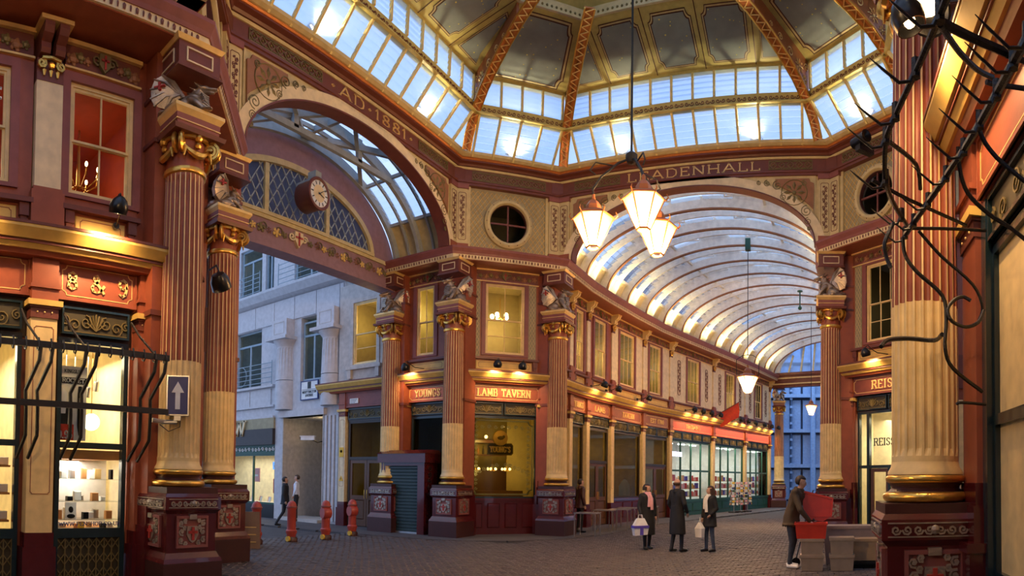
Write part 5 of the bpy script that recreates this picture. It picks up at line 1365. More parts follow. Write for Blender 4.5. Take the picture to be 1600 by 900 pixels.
# ------------------------------------------------------------------ barrel vaults
def resample(pl, step):
    d = [0]
    for i in range(len(pl)-1): d.append(d[-1]+(Vector(pl[i+1])-Vector(pl[i])).length)
    n = max(1, round(d[-1]/step)); out = []
    for k in range(n+1):
        s_ = d[-1]*k/n
        for i in range(len(pl)-1):
            if s_ <= d[i+1]+1e-6: t = (s_-d[i])/(d[i+1]-d[i]); out.append(tuple(Vector(pl[i])*(1-t)+Vector(pl[i+1])*t)); break
    return out
def vault(nm, LS, RS, b=2.12, z0=8.70, rm='white_paint', bm='vault_cream', beadm='spandrel', deep=.42, ns=6, glass='louvre_glass', light=0, h1=.50, h2=1.02, litcol=(1, .78, .36), crown=True):
    W = struct('ceiling_%s' % nm)
    def pt(i, th, e=0., f=0.):
        A = Vector(LS[i]); C_ = Vector(RS[i]); mid = (A+C_)/2; u = (C_-A); hw = u.length/2-.06; u.normalize(); vv = Vector((-u.y, u.x))
        x = (hw+e)*math.cos(th); z = z0+(b+e)*math.sin(th); return Vector((mid.x+u.x*x+vv.x*f, mid.y+u.y*x+vv.y*f, z))
    n = len(LS)
    def lerp(i, t, th, e): 
        return pt(i, th, e)*(1-t)+pt(i+1, th, e)*t
    def ribmesh(fn, th0, th1, e0, e1, hw, k=40):
        v = []; f = []
        for j in range(k+1):
            th = th0+(th1-th0)*j/k
            for e in (e0, e1):
                for sg in (-hw, hw): v.append(tuple(fn(th, e, sg)))
        for j in range(k):
            o = 4*j; q = o+4; f += [(o, o+1, q+1, q), (o+2, q+2, q+3, o+3), (o, q, q+2, o+2), (o+1, o+3, q+3, q+1)]
        return B().raw(v, f+[(0, 2, 3, 1), (4*k, 4*k+1, 4*k+3, 4*k+2)])
    for i in range(n):
        obj('vault_rib', ribmesh(lambda th, e, f: pt(i, th, e, f), 0, PI, 0, deep, .045), rm, W, True)
        obj('rib_bead', ribmesh(lambda th, e, f: pt(i, th, e, f), 0, PI, -.035, .015, .06), beadm, W, True)
    for i in range(n-1):
        a_, c_ = pt(i, PI/2), pt(i+1, PI/2); dirv = (c_-a_); dl = dirv.length; dirv.normalize()
        for t_ in (.5,):
            obj('vault_rafter', ribmesh(lambda th, e, f: lerp(i, t_, th, e)+dirv*f, 0, PI, .1, deep*.8, .03), rm, W, True)
        E1 = deep*.75
        for (s0, s1, sd) in ((0, h1, 'r'), (PI, PI-h1, 'l')):
            for q in (0, 1):   # haunch boarding, two boards per bay
                v = []; k = 6
                for j in range(k+1):
                    th = s0+(s1-s0)*j/k
                    for t_ in (.5*q, .5*q+.5): v.append(tuple(lerp(i, t_, th, E1)))
                obj('haunch_board', B().raw(v, [(2*j, 2*j+1, 2*j+3, 2*j+2) for j in range(k)]), bm, W)
        for (s0, s1) in ((h1, h2), (PI-h1, PI-h2)):   # louvred lights
            lb = B()
            for q in (0, 1):
                for j in range(ns):
                    ta = s0+(s1-s0)*j/ns; tb = s0+(s1-s0)*(j+1.1)/ns
                    t0, t1 = .5*q+.02, .5*q+.48
                    lb.raw([tuple(lerp(i, t0, ta, E1+.03)), tuple(lerp(i, t1, ta, E1+.03)), tuple(lerp(i, t1, tb, E1-.06)), tuple(lerp(i, t0, tb, E1-.06))], [(0, 1, 2, 3)])
            obj('louvre_panes', lb, glass, W, kind='stuff')
        # purlins and crown panes
        for th in (h1, h2, PI-h1, PI-h2):
            a = pt(i, th, E1-.02); c = pt(i+1, th, E1-.02); obj('purlin', B().bar(a, c, .09, .09), rm, W)
        if crown:
            for q in (0, 1):
                for j in range(4):
                    ta = h2+(PI-2*h2)*j/4+.01; tb = h2+(PI-2*h2)*(j+1)/4-.01; t0, t1 = .5*q+.02, .5*q+.48
                    obj('crown_pane', B().raw([tuple(lerp(i, t0, ta, E1)), tuple(lerp(i, t1, ta, E1)), tuple(lerp(i, t1, tb, E1)), tuple(lerp(i, t0, tb, E1))], [(0, 1, 2, 3)]), 'louvre_glass', W)
            # light trussed props beside the crown
            for sg in (h2, PI-h2):
                p0 = lerp(i, .5, sg, E1-.05); p1 = lerp(i, .5, sg+(.28 if sg < 1.5 else -.28), .02); p2 = lerp(i, .5, sg+(.28 if sg < 1.5 else -.28), E1)
                obj('truss_strut', B().bar(p0, p1, .035).bar(p1, p2, .035).bar((p0+p2)/2, p1, .03), rm, W)
        if light:
            for sg in (1, -1):
                P0 = pt(i, PI if sg > 0 else 0); P1 = pt(i+1, PI if sg > 0 else 0); m_ = (P0+P1)/2
                cdir = ((pt(i, PI/2)+pt(i+1, PI/2))/2-m_); cdir.z = 0; cdir.normalize()
                spot(m_+cdir*.46+Vector((0, 0, .10))-dirv*dl*.25, m_+cdir*.1+Vector((0, 0, 1.3))-dirv*dl*.25, light, litcol, 2.1, .9, .06)
    return W
ls = resample([(-4.24, 13.62)]+NL[1:], 1.75); rs = resample([(X1, 13.62)]+NR[1:], 1.75)
while len(rs) != len(ls):
    rs = resample([(X1, 13.62)]+NR[1:], sum((Vector(NR[i+1])-Vector(NR[i])).length for i in range(len(NR)-1))/(len(ls)-1)); break
vault('nave_far', ls, rs[:len(ls)], light=210, h1=.40, h2=1.08, ns=8, glass='vault_glass')
ls = [(-X1, -.35-1.75*k) for k in range(6)]; rs = [(X1, -.35-1.75*k) for k in range(6)]
vault('nave_near', ls[::-1], rs[::-1], 2.12, 8.72, light=150, h1=.40, h2=1.08)
ls = [(-X2-.35-.97*k, Y2) for k in range(3)]; rs = [(-X2-.35-.97*k, Y3) for k in range(3)]
VL = vault('left_arm', ls, rs, 2.5, 8.55, 'truss_grey', 'attic_cream', 'truss_grey', .26, ns=7, crown=False, h2=.92)
ym = (Y2+Y3)/2
for (a, c) in (((-6.9, ym, 11.05), (-9.0, ym, 11.25)), ((-8.9, ym, 11.2), (-7.0, ym+2.2, 10.75)), ((-7.0, ym, 11.1), (-8.9, ym+2.4, 10.7)), ((-8.9, ym, 11.2), (-7.0, ym-2.2, 10.75)), ((-7.0, ym, 11.1), (-8.9, ym-2.4, 10.7)), ((-7.9, ym-2.6, 10.55), (-7.9, ym+2.6, 10.55)), ((-7.9, ym-1.2, 10.55), (-7.9, ym-1.2, 11.2)), ((-7.9, ym+1.2, 10.55), (-7.9, ym+1.2, 11.2))):
    obj('truss_member', B().bar(a, c, .11, .16), 'truss_grey', VL)
for k in range(4):
    for j in range(2):
        y0_ = ym-2.4+1.2*k; x0_ = -6.95-1.0*j; zz_ = lambda y_: 11.35-.055*(y_-ym)**2
        obj('skylight_pane', B().raw([(x0_, y0_+.04, zz_(y0_)), (x0_-.96, y0_+.04, zz_(y0_)), (x0_-.96, y0_+1.16, zz_(y0_+1.2)), (x0_, y0_+1.16, zz_(y0_+1.2))], [(0, 1, 2, 3)]), 'louvre_glass', VL)
ls = [(X2+.35+1.7*k, Y3) for k in range(3)]; rs = [(X2+.35+1.7*k, Y2) for k in range(3)]
vault('right_arm', ls, rs)

# ------------------------------------------------------------------ clock gable at the mouth of the left arm
Fg = frame((-9.084, Y2), (-9.084, Y3)); cx = (Y3-Y2)/2
G = struct('wall_gable', None, None, Fg)
n = 48; v = []; f = []
for k in range(n+1):
    th = PI*k/n; xo, zo = cx+4.36*math.cos(th), 8.25+2.92*math.sin(th); xi, zi = cx+3.22*math.cos(th), 8.72+1.62*math.sin(th)
    v += [(xo, 0, zo), (xi, 0, zi), (xo, .22, zo), (xi, .22, zi)]
for k in range(n):
    o = 4*k; q = o+4; f += [(o, q, q+1, o+1), (o+2, o+3, q+3, q+2), (o, o+2, q+2, q), (o+1, q+1, q+3, o+3)]
obj('tympanum', B().raw(v, f), 'gable_purple', G)
obj('gable_beam', B().box(-.12, 2*cx+.12, 0, .22, 7.98, 8.72).box(-.12, 2*cx+.12, -.04, .45, 7.86, 7.98), 'gable_purple', G)
obj('beam_fillet', B().box(.0, 2*cx, -.05, .02, 8.60, 8.72), 'attic_cream', G)
obj('lunette_frame', B().arc(3.06, 1.50, 8.74, .16, -.06, .12, cx, 48), 'attic_cream', G, True)
obj('lunette_sill', B().box(cx-3.2, cx+3.2, -.09, .12, 8.70, 8.80), 'attic_cream', G)
LG = struct('window_%d' % nextn(), None, None, Fg)
for k, (xa, xb) in enumerate(((cx-3.05, cx-1.15), (cx-1.15, cx+1.15), (cx+1.15, cx+3.05))):
    m_ = 16; pts = [(xa, 8.8), (xb, 8.8)]
    for j in range(m_+1):
        x = xb+(xa-xb)*j/m_; pts.append((x, 8.8+1.46*math.sqrt(max(0, 1-((x-cx)/3.06)**2))))
    obj('lunette_pane', B().prism(pts, .04, .05), 'lunette_glass', LG)
for x in (cx-1.15, cx+1.15): obj('mullion', B().box(x-.07, x+.07, -.05, .1, 8.78, 8.76+1.46*math.sqrt(1-(1.15/3.06)**2)), 'attic_cream', LG)
b = B(); lattice_strip(b, cx-3.0, cx+3.0, 8.8, 10.24, .02, .03, lambda x, z: ((x-cx)/3.0)**2+((z-8.74)/1.46)**2 < 1, .30, .44)
obj('lead_lattice', b, 'truss_grey', LG)
def vine(W, x0, x1, z, y, n):
    for k in range(n):
        x = x0+(x1-x0)*(k+.5)/n; b = B(); r = .08+.03*(k % 2)
        if k % 3 == 1: rosette(b, x, z+.03*math.sin(k), r*1.2, y, 7)
        else:
            b.sph((x, y, z), r*.6, 8, (1, .5, 1))
            for q in range(5): b.sph((x+r*math.cos(q*1.3+k), y, z+r*.8*math.sin(q*1.3+k)), r*.45, 6, (1, .5, 1))
        obj('beam_flower', b, ('grille', 'spandrel', 'yellow_cream')[k % 3], W)
        if k % 2: 
            b = B(); scroll(b, x+.1, z+.05, .12, y-.01, 1.1, .016, PI*.8, -1, 12); obj('beam_scroll', b, 'grille', W)
vine(G, .3, cx-.35, 8.33, -.03, 13); vine(G, cx+.35, 2*cx-.3, 8.33, -.03, 13)
b = B().prism([(cx-.15, 8.52), (cx+.15, 8.52), (cx+.16, 8.3), (cx, 8.08), (cx-.16, 8.3)], -.09, 0)
for sg in (-1, 1): scroll(b, cx+sg*.24, 8.36, .12, -.05, 1.4, .03, 0, sg, 10)
sh = obj('beam_shield', b, 'pale', G); obj('shield_cross', B().box(cx-.025, cx+.025, -.11, -.08, 8.14, 8.5).box(cx-.13, cx+.13, -.11, -.08, 8.34, 8.39), 'relief_red', sh)
# hanging clock
ck = thing('clock', 'round brown drum clock with white dial hanging before the gable', 'clock', T(-8.25, 6.62, 9.36, PI/2+.1))
Mx = Matrix.Rotation(PI/2, 4, 'X')
obj('drum', B().lathe([(.0, -.55), (.36, -.55), (.40, -.5), (.40, -.02), (.44, 0), (.44, .05), (.40, .06), (.36, .04), (.36, .02), (0, .02)], 36), 'maroon', ck, True, Mx)
dl_ = obj('dial', B().lathe([(0, .035), (.355, .035), (.355, .025)], 36), 'pale', ck, False, Mx)
obj('chapter_ring', B().lathe([(.23, .036), (.24, .041), (.34, .041), (.35, .036)], 36, cap=False), 'white', ck, False, Mx)
for k in range(12):
    a = 2*PI*k/12; bb = B().box(-.012, .012, -.004, .004, -.045, .045)
    obj('numeral', bb, 'black', ck, False, T(.29*math.sin(a), -.046, .29*math.cos(a), 0, 0, a))
obj('hour_hand', B().prism([(-.015, -.04), (.015, -.04), (.006, .2), (-.006, .2)], -.06, -.054), 'black', ck, False, T(0, 0, 0, 0, 0, 1.9))
obj('minute_hand', B().prism([(-.012, -.06), (.012, -.06), (.004, .32), (-.004, .32)], -.068, -.062), 'black', ck, False, T(0, 0, 0, 0, 0, .95))
obj('bracket', B().box(-.05, .05, .1, .75, .36, .5).box(-.12, .12, .0, .28, .40, .62).bar((0, .3, .4), (0, .72, .0), .05), 'truss_grey', ck)

# ------------------------------------------------------------------ stone building across the side street
Fs = frame((-22, Y3), (-9, Y3)); ys = .5
def sx(X): return X+22
SB = struct('wall_street', None, None, Fs)
def stone(nm, X0, X1_, z0, z1, y0=0., y1=.4, m='stone', par=SB): return obj(nm, B().box(sx(X0), sx(X1_), ys+y0, ys+y1, z0, z1), m, par)
for (a, c, z0, z1) in ((-12.72, -11.75, 0, 4.05), (-15.55, -15.02, 0, 4.05), (-22, -15.55, 4.1, 5.42), (-15.55, -11.75, 4.05, 5.40), (-18.9, -18.35, 5.42, 7.9), (-16.55, -14.1, 5.40, 7.9), (-12.82, -11.75, 5.40, 7.9), (-22, -18.9, 5.42, 7.9), (-22, -11.75, 7.9, 8.85)):
    stone('ashlar_wall', a, c, z0, z1, .05)
# ashlar joints as separate facing blocks on the frieze and piers
xq = -21.9
while xq < -11.9:
    o = stone('ashlar_block', xq+.01, min(xq+1.22, -11.8), 7.93, 8.82, .0, .06); xq += 1.24
for X in (-21.5, -20.0, -18.6, -17.2): stone('ashlar_block', X, X+1.36, 4.55, 5.30, .0, .06)
for z in (4.15, 4.6): stone('string_course', -22, -15.6, z-.05, z+.03, -.05, .06)
stone('door_architrave', -15.2, -12.6, 4.05, 4.30, -.12, .1); stone('balcony_ledge', -22, -15.6, 5.36, 5.46, -.12, .1)
# cornice and the floor above
obj('street_cornice', B().raw([(sx(-22), ys+.1, 8.85), (sx(-11.7), ys+.1, 8.85), (sx(-11.7), ys-.2, 8.95), (sx(-22), ys-.2, 8.95), (sx(-22), ys-.38, 9.2), (sx(-11.7), ys-.38, 9.2), (sx(-11.7), ys-.38, 9.3), (sx(-22), ys-.38, 9.3), (sx(-22), ys+.4, 9.3), (sx(-11.7), ys+.4, 9.3)], [(0, 1, 2, 3), (3, 2, 5, 4), (4, 5, 6, 7), (7, 6, 9, 8), (0, 3, 4, 7, 8), (1, 9, 6, 5, 2), (0, 8, 9, 1)]), 'stone', SB)
for (a, c, z0, z1) in ((-22, -18.55, 9.3, 13), (-17.0, -16.75, 9.3, 13), (-16.2, -14.9, 9.3, 13), (-13.1, -11.7, 9.3, 13), (-18.55, -17.0, 11.7, 13), (-16.75, -16.2, 11.7, 13), (-14.9, -13.1, 11.7, 13)): stone('attic_wall', a, c, z0, z1, .35, .7)
def casement(X0, X1_, z0, z1, y, m='office_grey', glow=3):
    W = struct('window_%d' % nextn(), None, None, Fs); x0, x1 = sx(X0), sx(X1_); zt = z0+(z1-z0)*.76; xm = (x0+x1)/2
    obj('window_frame', rect_frame(x0, x1, z0, z1, y, y+.1, .07), m, W); obj('window_transom', B().box(x0+.07, x1-.07, y, y+.09, zt-.04, zt+.04), m, W)
    obj('window_mullion', B().box(xm-.04, xm+.04, y, y+.09, z0+.07, zt-.04), m, W)
    for (a, c, d, e) in ((x0+.07, xm-.04, z0+.07, zt-.04), (xm+.04, x1-.07, z0+.07, zt-.04), (x0+.07, x1-.07, zt+.04, z1-.07)): obj('pane', B().box(a, c, y+.05, y+.055, d, e), 'glass', W)
    room(W, x0-.2, x1+.2, z0-.2, z1+.2, y+.12, y+1.8, 'office_grey')
    if glow: point(Fs @ Vector((xm+.2, y+1.0, z1-.3)), glow, (1, .85, .5), .12)
casement(-18.35, -16.6, 5.45, 7.9, ys+.2); casement(-14.08, -12.85, 5.44, 7.74, ys+.18); casement(-18.5, -17.02, 9.35, 11.7, ys+.45, glow=4); casement(-14.9, -13.1, 9.35, 11.6, ys+.45); casement(-16.75, -16.2, 9.35, 11.7, ys+.45, glow=0)
def railing(X0, X1_, z0, z1, y, label, ring_=None):
    t = thing('balcony_railing', label, 'railing', Fs @ T(sx(X0), y, z0)); L = X1_-X0; h = z1-z0; k = 0
    for j in range(5): obj('rail', B().tube([(0, 0, h*(j+.6)/5), (L, 0, h*(j+.6)/5)], .016, 6), 'office_grey', t)
    for j in range(3): obj('post', B().tube([(L*j/2, 0, 0), (L*j/2, 0, h)], .02, 6), 'office_grey', t)
    if ring_: obj('ring', B().tube([(ring_+.36*math.cos(q*.3), 0, h*.5+.42*math.sin(q*.3)) for q in range(21)], .016, 6, True), 'office_grey', t)
railing(-18.6, -15.7, 5.46, 6.45, ys-.08, 'grey balcony railing with a ring on the stone building', .85)
railing(-18.7, -16.4, 9.3, 10.25, ys-.25, 'blue-grey railing of the upper balcony nearest the column', .9); railing(-15.2, -12.9, 9.3, 10.25, ys-.25, 'blue-grey railing of the upper balcony under the clock beam')
# engaged fluted columns
(lb, lf), (hb, hf) = fluted(.42, .38, 5.5, 6.86, 5.52, 20)
for X, lab in ((-14.95, 'fluted half column with block capital left of the street sign'), (-12.35, 'fluted half column right of the street sign')):
    t = struct('trim_%d' % nextn(), None, None, Fs @ T(sx(X), ys+.05, 0))
    obj('shaft', hb, 'stone', t); obj('shaft_foot', B().lathe([(.42, 4.36), (.42, 5.5)], 28), 'stone', t, True)
    obj('echinus', B().lathe([(.38, 6.84), (.40, 6.9), (.52, 7.05), (.54, 7.1)], 28), 'stone', t, True)
    obj('abacus', B().box(-.62, .62, -.62, .3, 7.1, 7.22), 'stone', t); obj('entablature_block', B().box(-.45, .45, -.42, .3, 7.22, 7.92), 'stone', t)
    obj('block_line', line_panel([(-.3, 7.36), (.3, 7.36), (.3, 7.8), (-.3, 7.8)], .02, -.43, -.41), 'stone_warm', t)
b = B()
for k in range(4): b.box(sx(-12.62)+.2*k, sx(-12.62)+.2*k+.12, ys-.04, ys+.05, .1, 4.0)
obj('pier_reeding', b, 'stone', SB)
# recessed doorway
obj('recess', B().box(sx(-15.05), sx(-15.0), ys, ys+2.2, 0, 4.05).box(sx(-12.75), sx(-12.7), ys, ys+2.2, 0, 4.05).box(sx(-15.05), sx(-12.7), ys+2.2, ys+2.25, 0, 4.05).box(sx(-15.05), sx(-12.7), ys, ys+2.2, 4.05, 4.1), 'stone_warm', SB)
D_ = struct('door_%d' % nextn(), None, None, Fs)
obj('door_frame', B().box(sx(-13.55), sx(-12.75), ys+1.2, ys+1.3, 3.0, 4.05).box(sx(-13.6), sx(-13.5), ys+1.2, ys+1.3, 0, 4.05), 'dark_brown', D_)
obj('door_leaf', B().box(sx(-13.5), sx(-12.75), ys+1.22, ys+1.26, .05, 3.0), 'pub_wall', D_); obj('door_rail', B().box(sx(-13.5), sx(-12.75), ys+1.2, ys+1.23, 1.35, 1.42), 'dark_brown', D_)
obj('door_step', B().box(sx(-15.0), sx(-12.7), ys-.25, ys+1.2, 0, .12), 'stone_warm', D_)
point(Fs @ Vector((sx(-13.6), ys+.9, 3.7)), 8, (1, .8, .45), .1)
# jeweller's shop at the far left of the street
JW = plain_shop(Fs, sx(-21.5), sx(-15.55), ys+.1, .55, 2.62, 'shop_green', 'glass', 4, None, 'shop_wall', 2.0)
obj('shop_canopy', B().box(sx(-21.8), sx(-15.55), ys-.1, ys+.2, 3.0, 3.66), 'dark_brown', SB); obj('shop_soffit', B().box(sx(-21.8), sx(-15.55), ys-.05, ys+.2, 3.66, 4.1), 'attic_grey', SB)
obj('shop_riser', B().box(sx(-21.8), sx(-15.55), ys+.02, ys+.2, 0, .55), 'black', SB)
b = B()
for k in range(26): scroll(b, sx(-21.4)+.23*k, 2.82, .09, ys+.05, 1.3, .016, PI/2*k, 1 if k % 2 else -1, 10)
obj('frieze_filigree', b, 'white', JW); obj('filigree_board', B().box(sx(-21.5), sx(-15.55), ys+.08, ys+.12, 2.62, 3.0), 'shop_green', JW)
t = thing('shop_letter', 'pale gilded letter W standing on the dark shop canopy', 'sign', Fs @ T(sx(-17.75), ys-.16, 3.42)); put_letters(t, 'W', .62, 0, 0, 0, .05, .16, .1, .8, 'pale')
area(Fs @ Vector((sx(-18), ys+1.1, 2.55)), Fs @ Vector((sx(-18), ys+1.1, 0)), 60, 4.5, 1.2, (1, .9, .72))
for j in range(16):
    o = obj('display_card', B().box(-.07, .07, 0, .02, 0, .22), ['paper', 'pink', 'white', 'crate_red'][j % 4], None, False, Fs @ T(sx(-20.4)+.29*j, ys+.45+.2*(j % 2), .62, 0, -.25)); tag(o, '%s upright card, %s from the left in the street shop window' % (('cream', 'pink', 'white', 'red')[j % 4], ORD[j]), 'card', 'cards in the jeweller window')
obj('window_shelf', B().box(sx(-21.4), sx(-15.6), ys+.2, ys+1.0, .55, .6), 'paper', JW)
for (X, z, m, lab) in ((-16.0, 2.15, 'screen', 'small blue lit screen in the shop window'), (-17.3, 1.75, 'pink', 'round pink advert panel in the shop window'), (-15.95, 1.3, 'crate_red', 'red and white poster by the shop window edge')):
    t = thing('window_poster', lab, 'poster', Fs @ T(sx(X), ys+.5, z)); obj('panel', B().bev(-.22, .22, 0, .04, -.3 if m != 'screen' else -.16, .3 if m != 'screen' else .16, .02), m, t); obj('caption', B().box(-.12, .12, -.008, .0, -.06, .02), 'white', t)
# street name plate
t = thing('street_sign', 'white WHITTINGTON AVENUE street sign with black emblem block', 'sign', Fs @ T(sx(-13.5), ys-.02, 5.03))
obj('plate', B().box(-.46, .46, 0, .03, -.34, .34), 'white', t); obj('plate_edge', rect_frame(-.49, .49, -.37, .37, -.015, .03, .035), 'blue_sign', t)
obj('emblem', B().box(-.09, .09, -.012, .0, .06, .32).sph((0, -.01, .2), .06, 8, (1, .2, 1)), 'black', t); obj('rule', B().box(-.42, .42, -.006, 0, .02, .035), 'black', t)
put_letters(t, 'WHITTINGTON', .09, 0, -.11, -.008, .01, .18, .1, .78, 'black'); put_letters(t, 'AVENUE', .09, 0, -.24, -.008, .01, .18, .1, .42, 'black')
# security camera
t = thing('security_camera', 'white security camera on a bracket by the stone doorway', 'camera', Fs @ T(sx(-12.95), ys-.35, 3.1, .5))
obj('housing', B().box(-.42, .1, -.08, .08, -.02, .12).box(-.46, .12, -.1, .1, .12, .14), 'white', t); obj('lens', B().lathe([(0, 0), (.05, 0), (.05, .03), (0, .03)], 12), 'black', t, True, T(-.43, 0, .05, 0, 0, -PI/2)); obj('bracket', B().tube([(.0, 0, .0), (.2, .1, -.1), (.3, .3, -.05)], .025, 6), 'black', t)

# ------------------------------------------------------------------ far end of the nave
EA, EB = Vector(NB[-1]), Vector(offline(NB, NW+.7)[-1]); Fe = frame(EA, EB); LE = (EB-EA).length
E_ = struct('wall_far_end', B().box(-.4, LE+.4, .1, .5, 7.95, 8.72).box(-.4, LE+.4, .0, .5, 8.72, 8.9), 'maroon', Fe)
obj('beam_fillet', B().box(0, LE, .02, .12, 8.12, 8.2).box(0, LE, .04, .12, 8.5, 8.58), 'cream', E_)
obj('end_arch', B().arc(LE/2-.6, 2.2, 8.9, .5, .1, .4, LE/2, 40), 'white_paint', E_)
for k in range(-4, 5): 
    x = LE/2+k*.85; z = 8.9+2.2*math.sqrt(max(.02, 1-(k*.85/(LE/2-.6))**2)); obj('end_bar', B().bar((x, .25, 8.9), (LE/2+k*.85*.9, .25, z), .1), 'vault_cream', E_)
obj('end_glazing', B().prism([(LE/2+(LE/2-.6)*math.cos(PI*k/24), 8.9+2.2*math.sin(PI*k/24)) for k in range(25)], .3, .31), 'louvre_glass', E_)
column(NB[-1][0]+.55, NB[-1][1]+.5, 0, 'column at the far end of the nave beside the last shop', None, (0, 1))
griffin(NB[-1][0]+.55, NB[-1][1]+.5, PI/2, 'griffin bracket at the far end of the nave')
TB = struct('wall_beyond', None, None, T(0, 47, 0))   # blue-lit steel and pipe building beyond
obj('back_wall', B().box(-14, 22, 2, 2.3, 0, 22), 'tech_dark', TB)
for k in range(16):
    x = -5+k*.95
    for z in range(6): obj('cladding_panel', B().bev(x+.06, x+.86, 1.5, 1.9, 3.0*z+.15, 3.0*z+2.75, .06), 'tech_blue', TB)
    if k % 3 == 0: obj('riser_pipe', B().lathe([(.24, 0), (.24, 20)], 14), 'tech_blue', TB, True, T(x, 1.1, 0))
    if k % 3 == 1:
        obj('ladder_stile', B().box(x+.0, x+.09, 1.2, 1.4, 0, 20), 'tech_dark', TB)
        b = B()
        for z in range(28): b.box(x-.06, x+.15, 1.15, 1.25, .3+.7*z, .5+.7*z)
        obj('ladder_cleats', b, 'tech_blue', TB)
for z in (2.9, 5.9, 8.9, 11.9): obj('floor_band', B().box(-14, 22, 1.0, 1.9, z, z+.3), 'tech_blue', TB)
area((2, 44, 14), (2, 48, 5), 500, 8, 3, (.45, .65, 1))

# ------------------------------------------------------------------ hanging lanterns
def lantern_meshes():
    K = {}; n = 6
    top = [(.40*math.cos(2*PI*k/n), .40*math.sin(2*PI*k/n)) for k in range(n)]; bot = [(.13*math.cos(2*PI*k/n), .13*math.sin(2*PI*k/n)) for k in range(n)]
    K['pane'] = []
    for k in range(n):
        k2 = (k+1) % n; K['pane'].append(mesh('glass_pane', B().raw([(bot[k][0], bot[k][1], -.32), (bot[k2][0], bot[k2][1], -.32), (top[k2][0], top[k2][1], .25), (top[k][0], top[k][1], .25)], [(0, 1, 2, 3)]), 'lantern_glass'))
    b = B()
    for k in range(n):
        k2 = (k+1) % n; b.tube([(bot[k][0], bot[k][1], -.32), (top[k][0], top[k][1], .25)], .014, 5); b.tube([(top[k][0], top[k][1], .25), (top[k2][0], top[k2][1], .25)], .016, 5); b.tube([(bot[k][0], bot[k][1], -.32), (bot[k2][0], bot[k2][1], -.32)], .02, 5)
    K['cage'] = mesh('cage', b, 'orange_rib')
    K['roof'] = mesh('roof', B().lathe([(.42, .24), (.40, .28), (.30, .34), (.17, .40), (.15, .50), (.10, .58), (.04, .62), (.03, .72), (0, .74)], 6), 'dome_brown')
    b = B()
    for k in range(n): b.tube([(.42*math.cos(2*PI*k/n), .42*math.sin(2*PI*k/n), .24), (.47*math.cos(2*PI*k/n), .47*math.sin(2*PI*k/n), .30), (.44*math.cos(2*PI*k/n), .44*math.sin(2*PI*k/n), .37)], [.018, .014, .006], 5)
    K['crest'] = mesh('crest_spike', B().tube([(.42, 0, .24), (.47, 0, .30), (.44, 0, .37)], [.018, .014, .006], 5), 'orange_rib')
    K['burner'] = mesh('glowing_bulb', B().lathe([(0, -.14), (.06, -.1), (.09, 0), (.07, .1), (0, .16)], 12), 'bulb', True)
    return K
LM = lantern_meshes()
def lantern(x, y, z, label, watts, s=1., group=None):
    t = thing('hanging_lantern', label, 'lantern', T(x, y, z, .3, s=s), group)
    c = link('cage', LM['cage'], t)
    for k in range(6): link('glass_pane', LM['pane'][k], c)
    link('roof', LM['roof'], t); [link('crest_spike', LM['crest'], t, Matrix.Rotation(2*PI*k/6, 4, 'Z')) for k in range(6)]; link('glowing_bulb', LM['burner'], t)
    point((x, y, z-.24), watts, (1, .58, .24), .06); return t
HUB = (.21, 6.7, 8.10)
LP = [((-.46, 6.37, 6.60), 'left lantern of the glowing cluster of three'), ((.58, 6.29, 6.80), 'upper middle lantern of the glowing cluster of three'), ((.56, 7.42, 6.72), 'lower right lantern of the glowing cluster of three')]
t = thing('lantern_pendant', 'iron pendant rod and scrolled arms carrying the three lanterns', 'chandelier frame', T(*HUB))
obj('rod', B().tube([(0, 0, 0), (0, 0, 7.98)], .022, 8), 'iron', t); obj('hub', B().lathe([(0, -.12), (.08, -.1), (.12, -.02), (.12, .06), (.05, .12), (0, .12)], 14), 'iron', t, True)
for (p, lab) in LP:
    d = Vector(p)-Vector(HUB); d2 = Vector((d.x, d.y, 0))
    obj('arm', B().tube([(0, 0, 0), d2*.35+Vector((0, 0, -.12)), d2*.8+Vector((0, 0, -.42)), d2*1.02+Vector((0, 0, -.68)), Vector((d.x, d.y, d.z+.68))], .024, 6), 'iron', t)
    obj('arm_scroll', B().tube([d2*.5+Vector((0, 0, -.18)), d2*.95+Vector((0, 0, -.14)), d2*1.1+Vector((0, 0, -.3)), d2*.95+Vector((0, 0, -.38))], .016, 6), 'iron', t)
    lantern(p[0], p[1], p[2], lab, 420, 1.0, 'cluster of three lanterns')
lantern(1.2, 18.6, 5.45, 'single lantern hanging over the nave before the lit shops', 1100, 1.0)
t = thing('lantern_cable', 'long cable holding the single nave lantern', 'cable', T(1.2, 18.6, 6.18)); obj('cable', B().tube([(0, 0, .35), (0, 0, 4.5)], .015, 6), 'iron', t); obj('yoke', B().tube([(-.42, 0, -.42), (-.44, 0, .2), (-.2, 0, .36), (0, 0, .38), (.2, 0, .36), (.44, 0, .2), (.42, 0, -.42)], .014, 6), 'iron', t); obj('ceiling_box', B().box(-.1, .1, -.1, .1, 4.4, 4.85), 'shop_green', t)
lantern(3.55, 28.1, 5.55, 'far lantern glowing before the blue steel building', 500, .8)
t = thing('lantern_cable', 'cable holding the far lantern before the blue building', 'cable', T(3.55, 28.1, 6.1)); obj('cable', B().tube([(0, 0, -.02), (0, 0, 5.15)], .015, 6), 'iron', t)
t = thing('vault_fitting', 'small green fitting hanging under the far vault', 'fitting', T(3.1, 22.14, 9.62)); obj('stem', B().tube([(0, 0, -.25), (0, 0, .45)], .03, 6), 'shop_green', t); obj('plate', B().lathe([(0, .42), (.12, .42), (.12, .46), (0, .46)], 12), 'shop_green', t); obj('bob', B().sph((0, 0, -.3), .09, 10), 'shop_green', t)
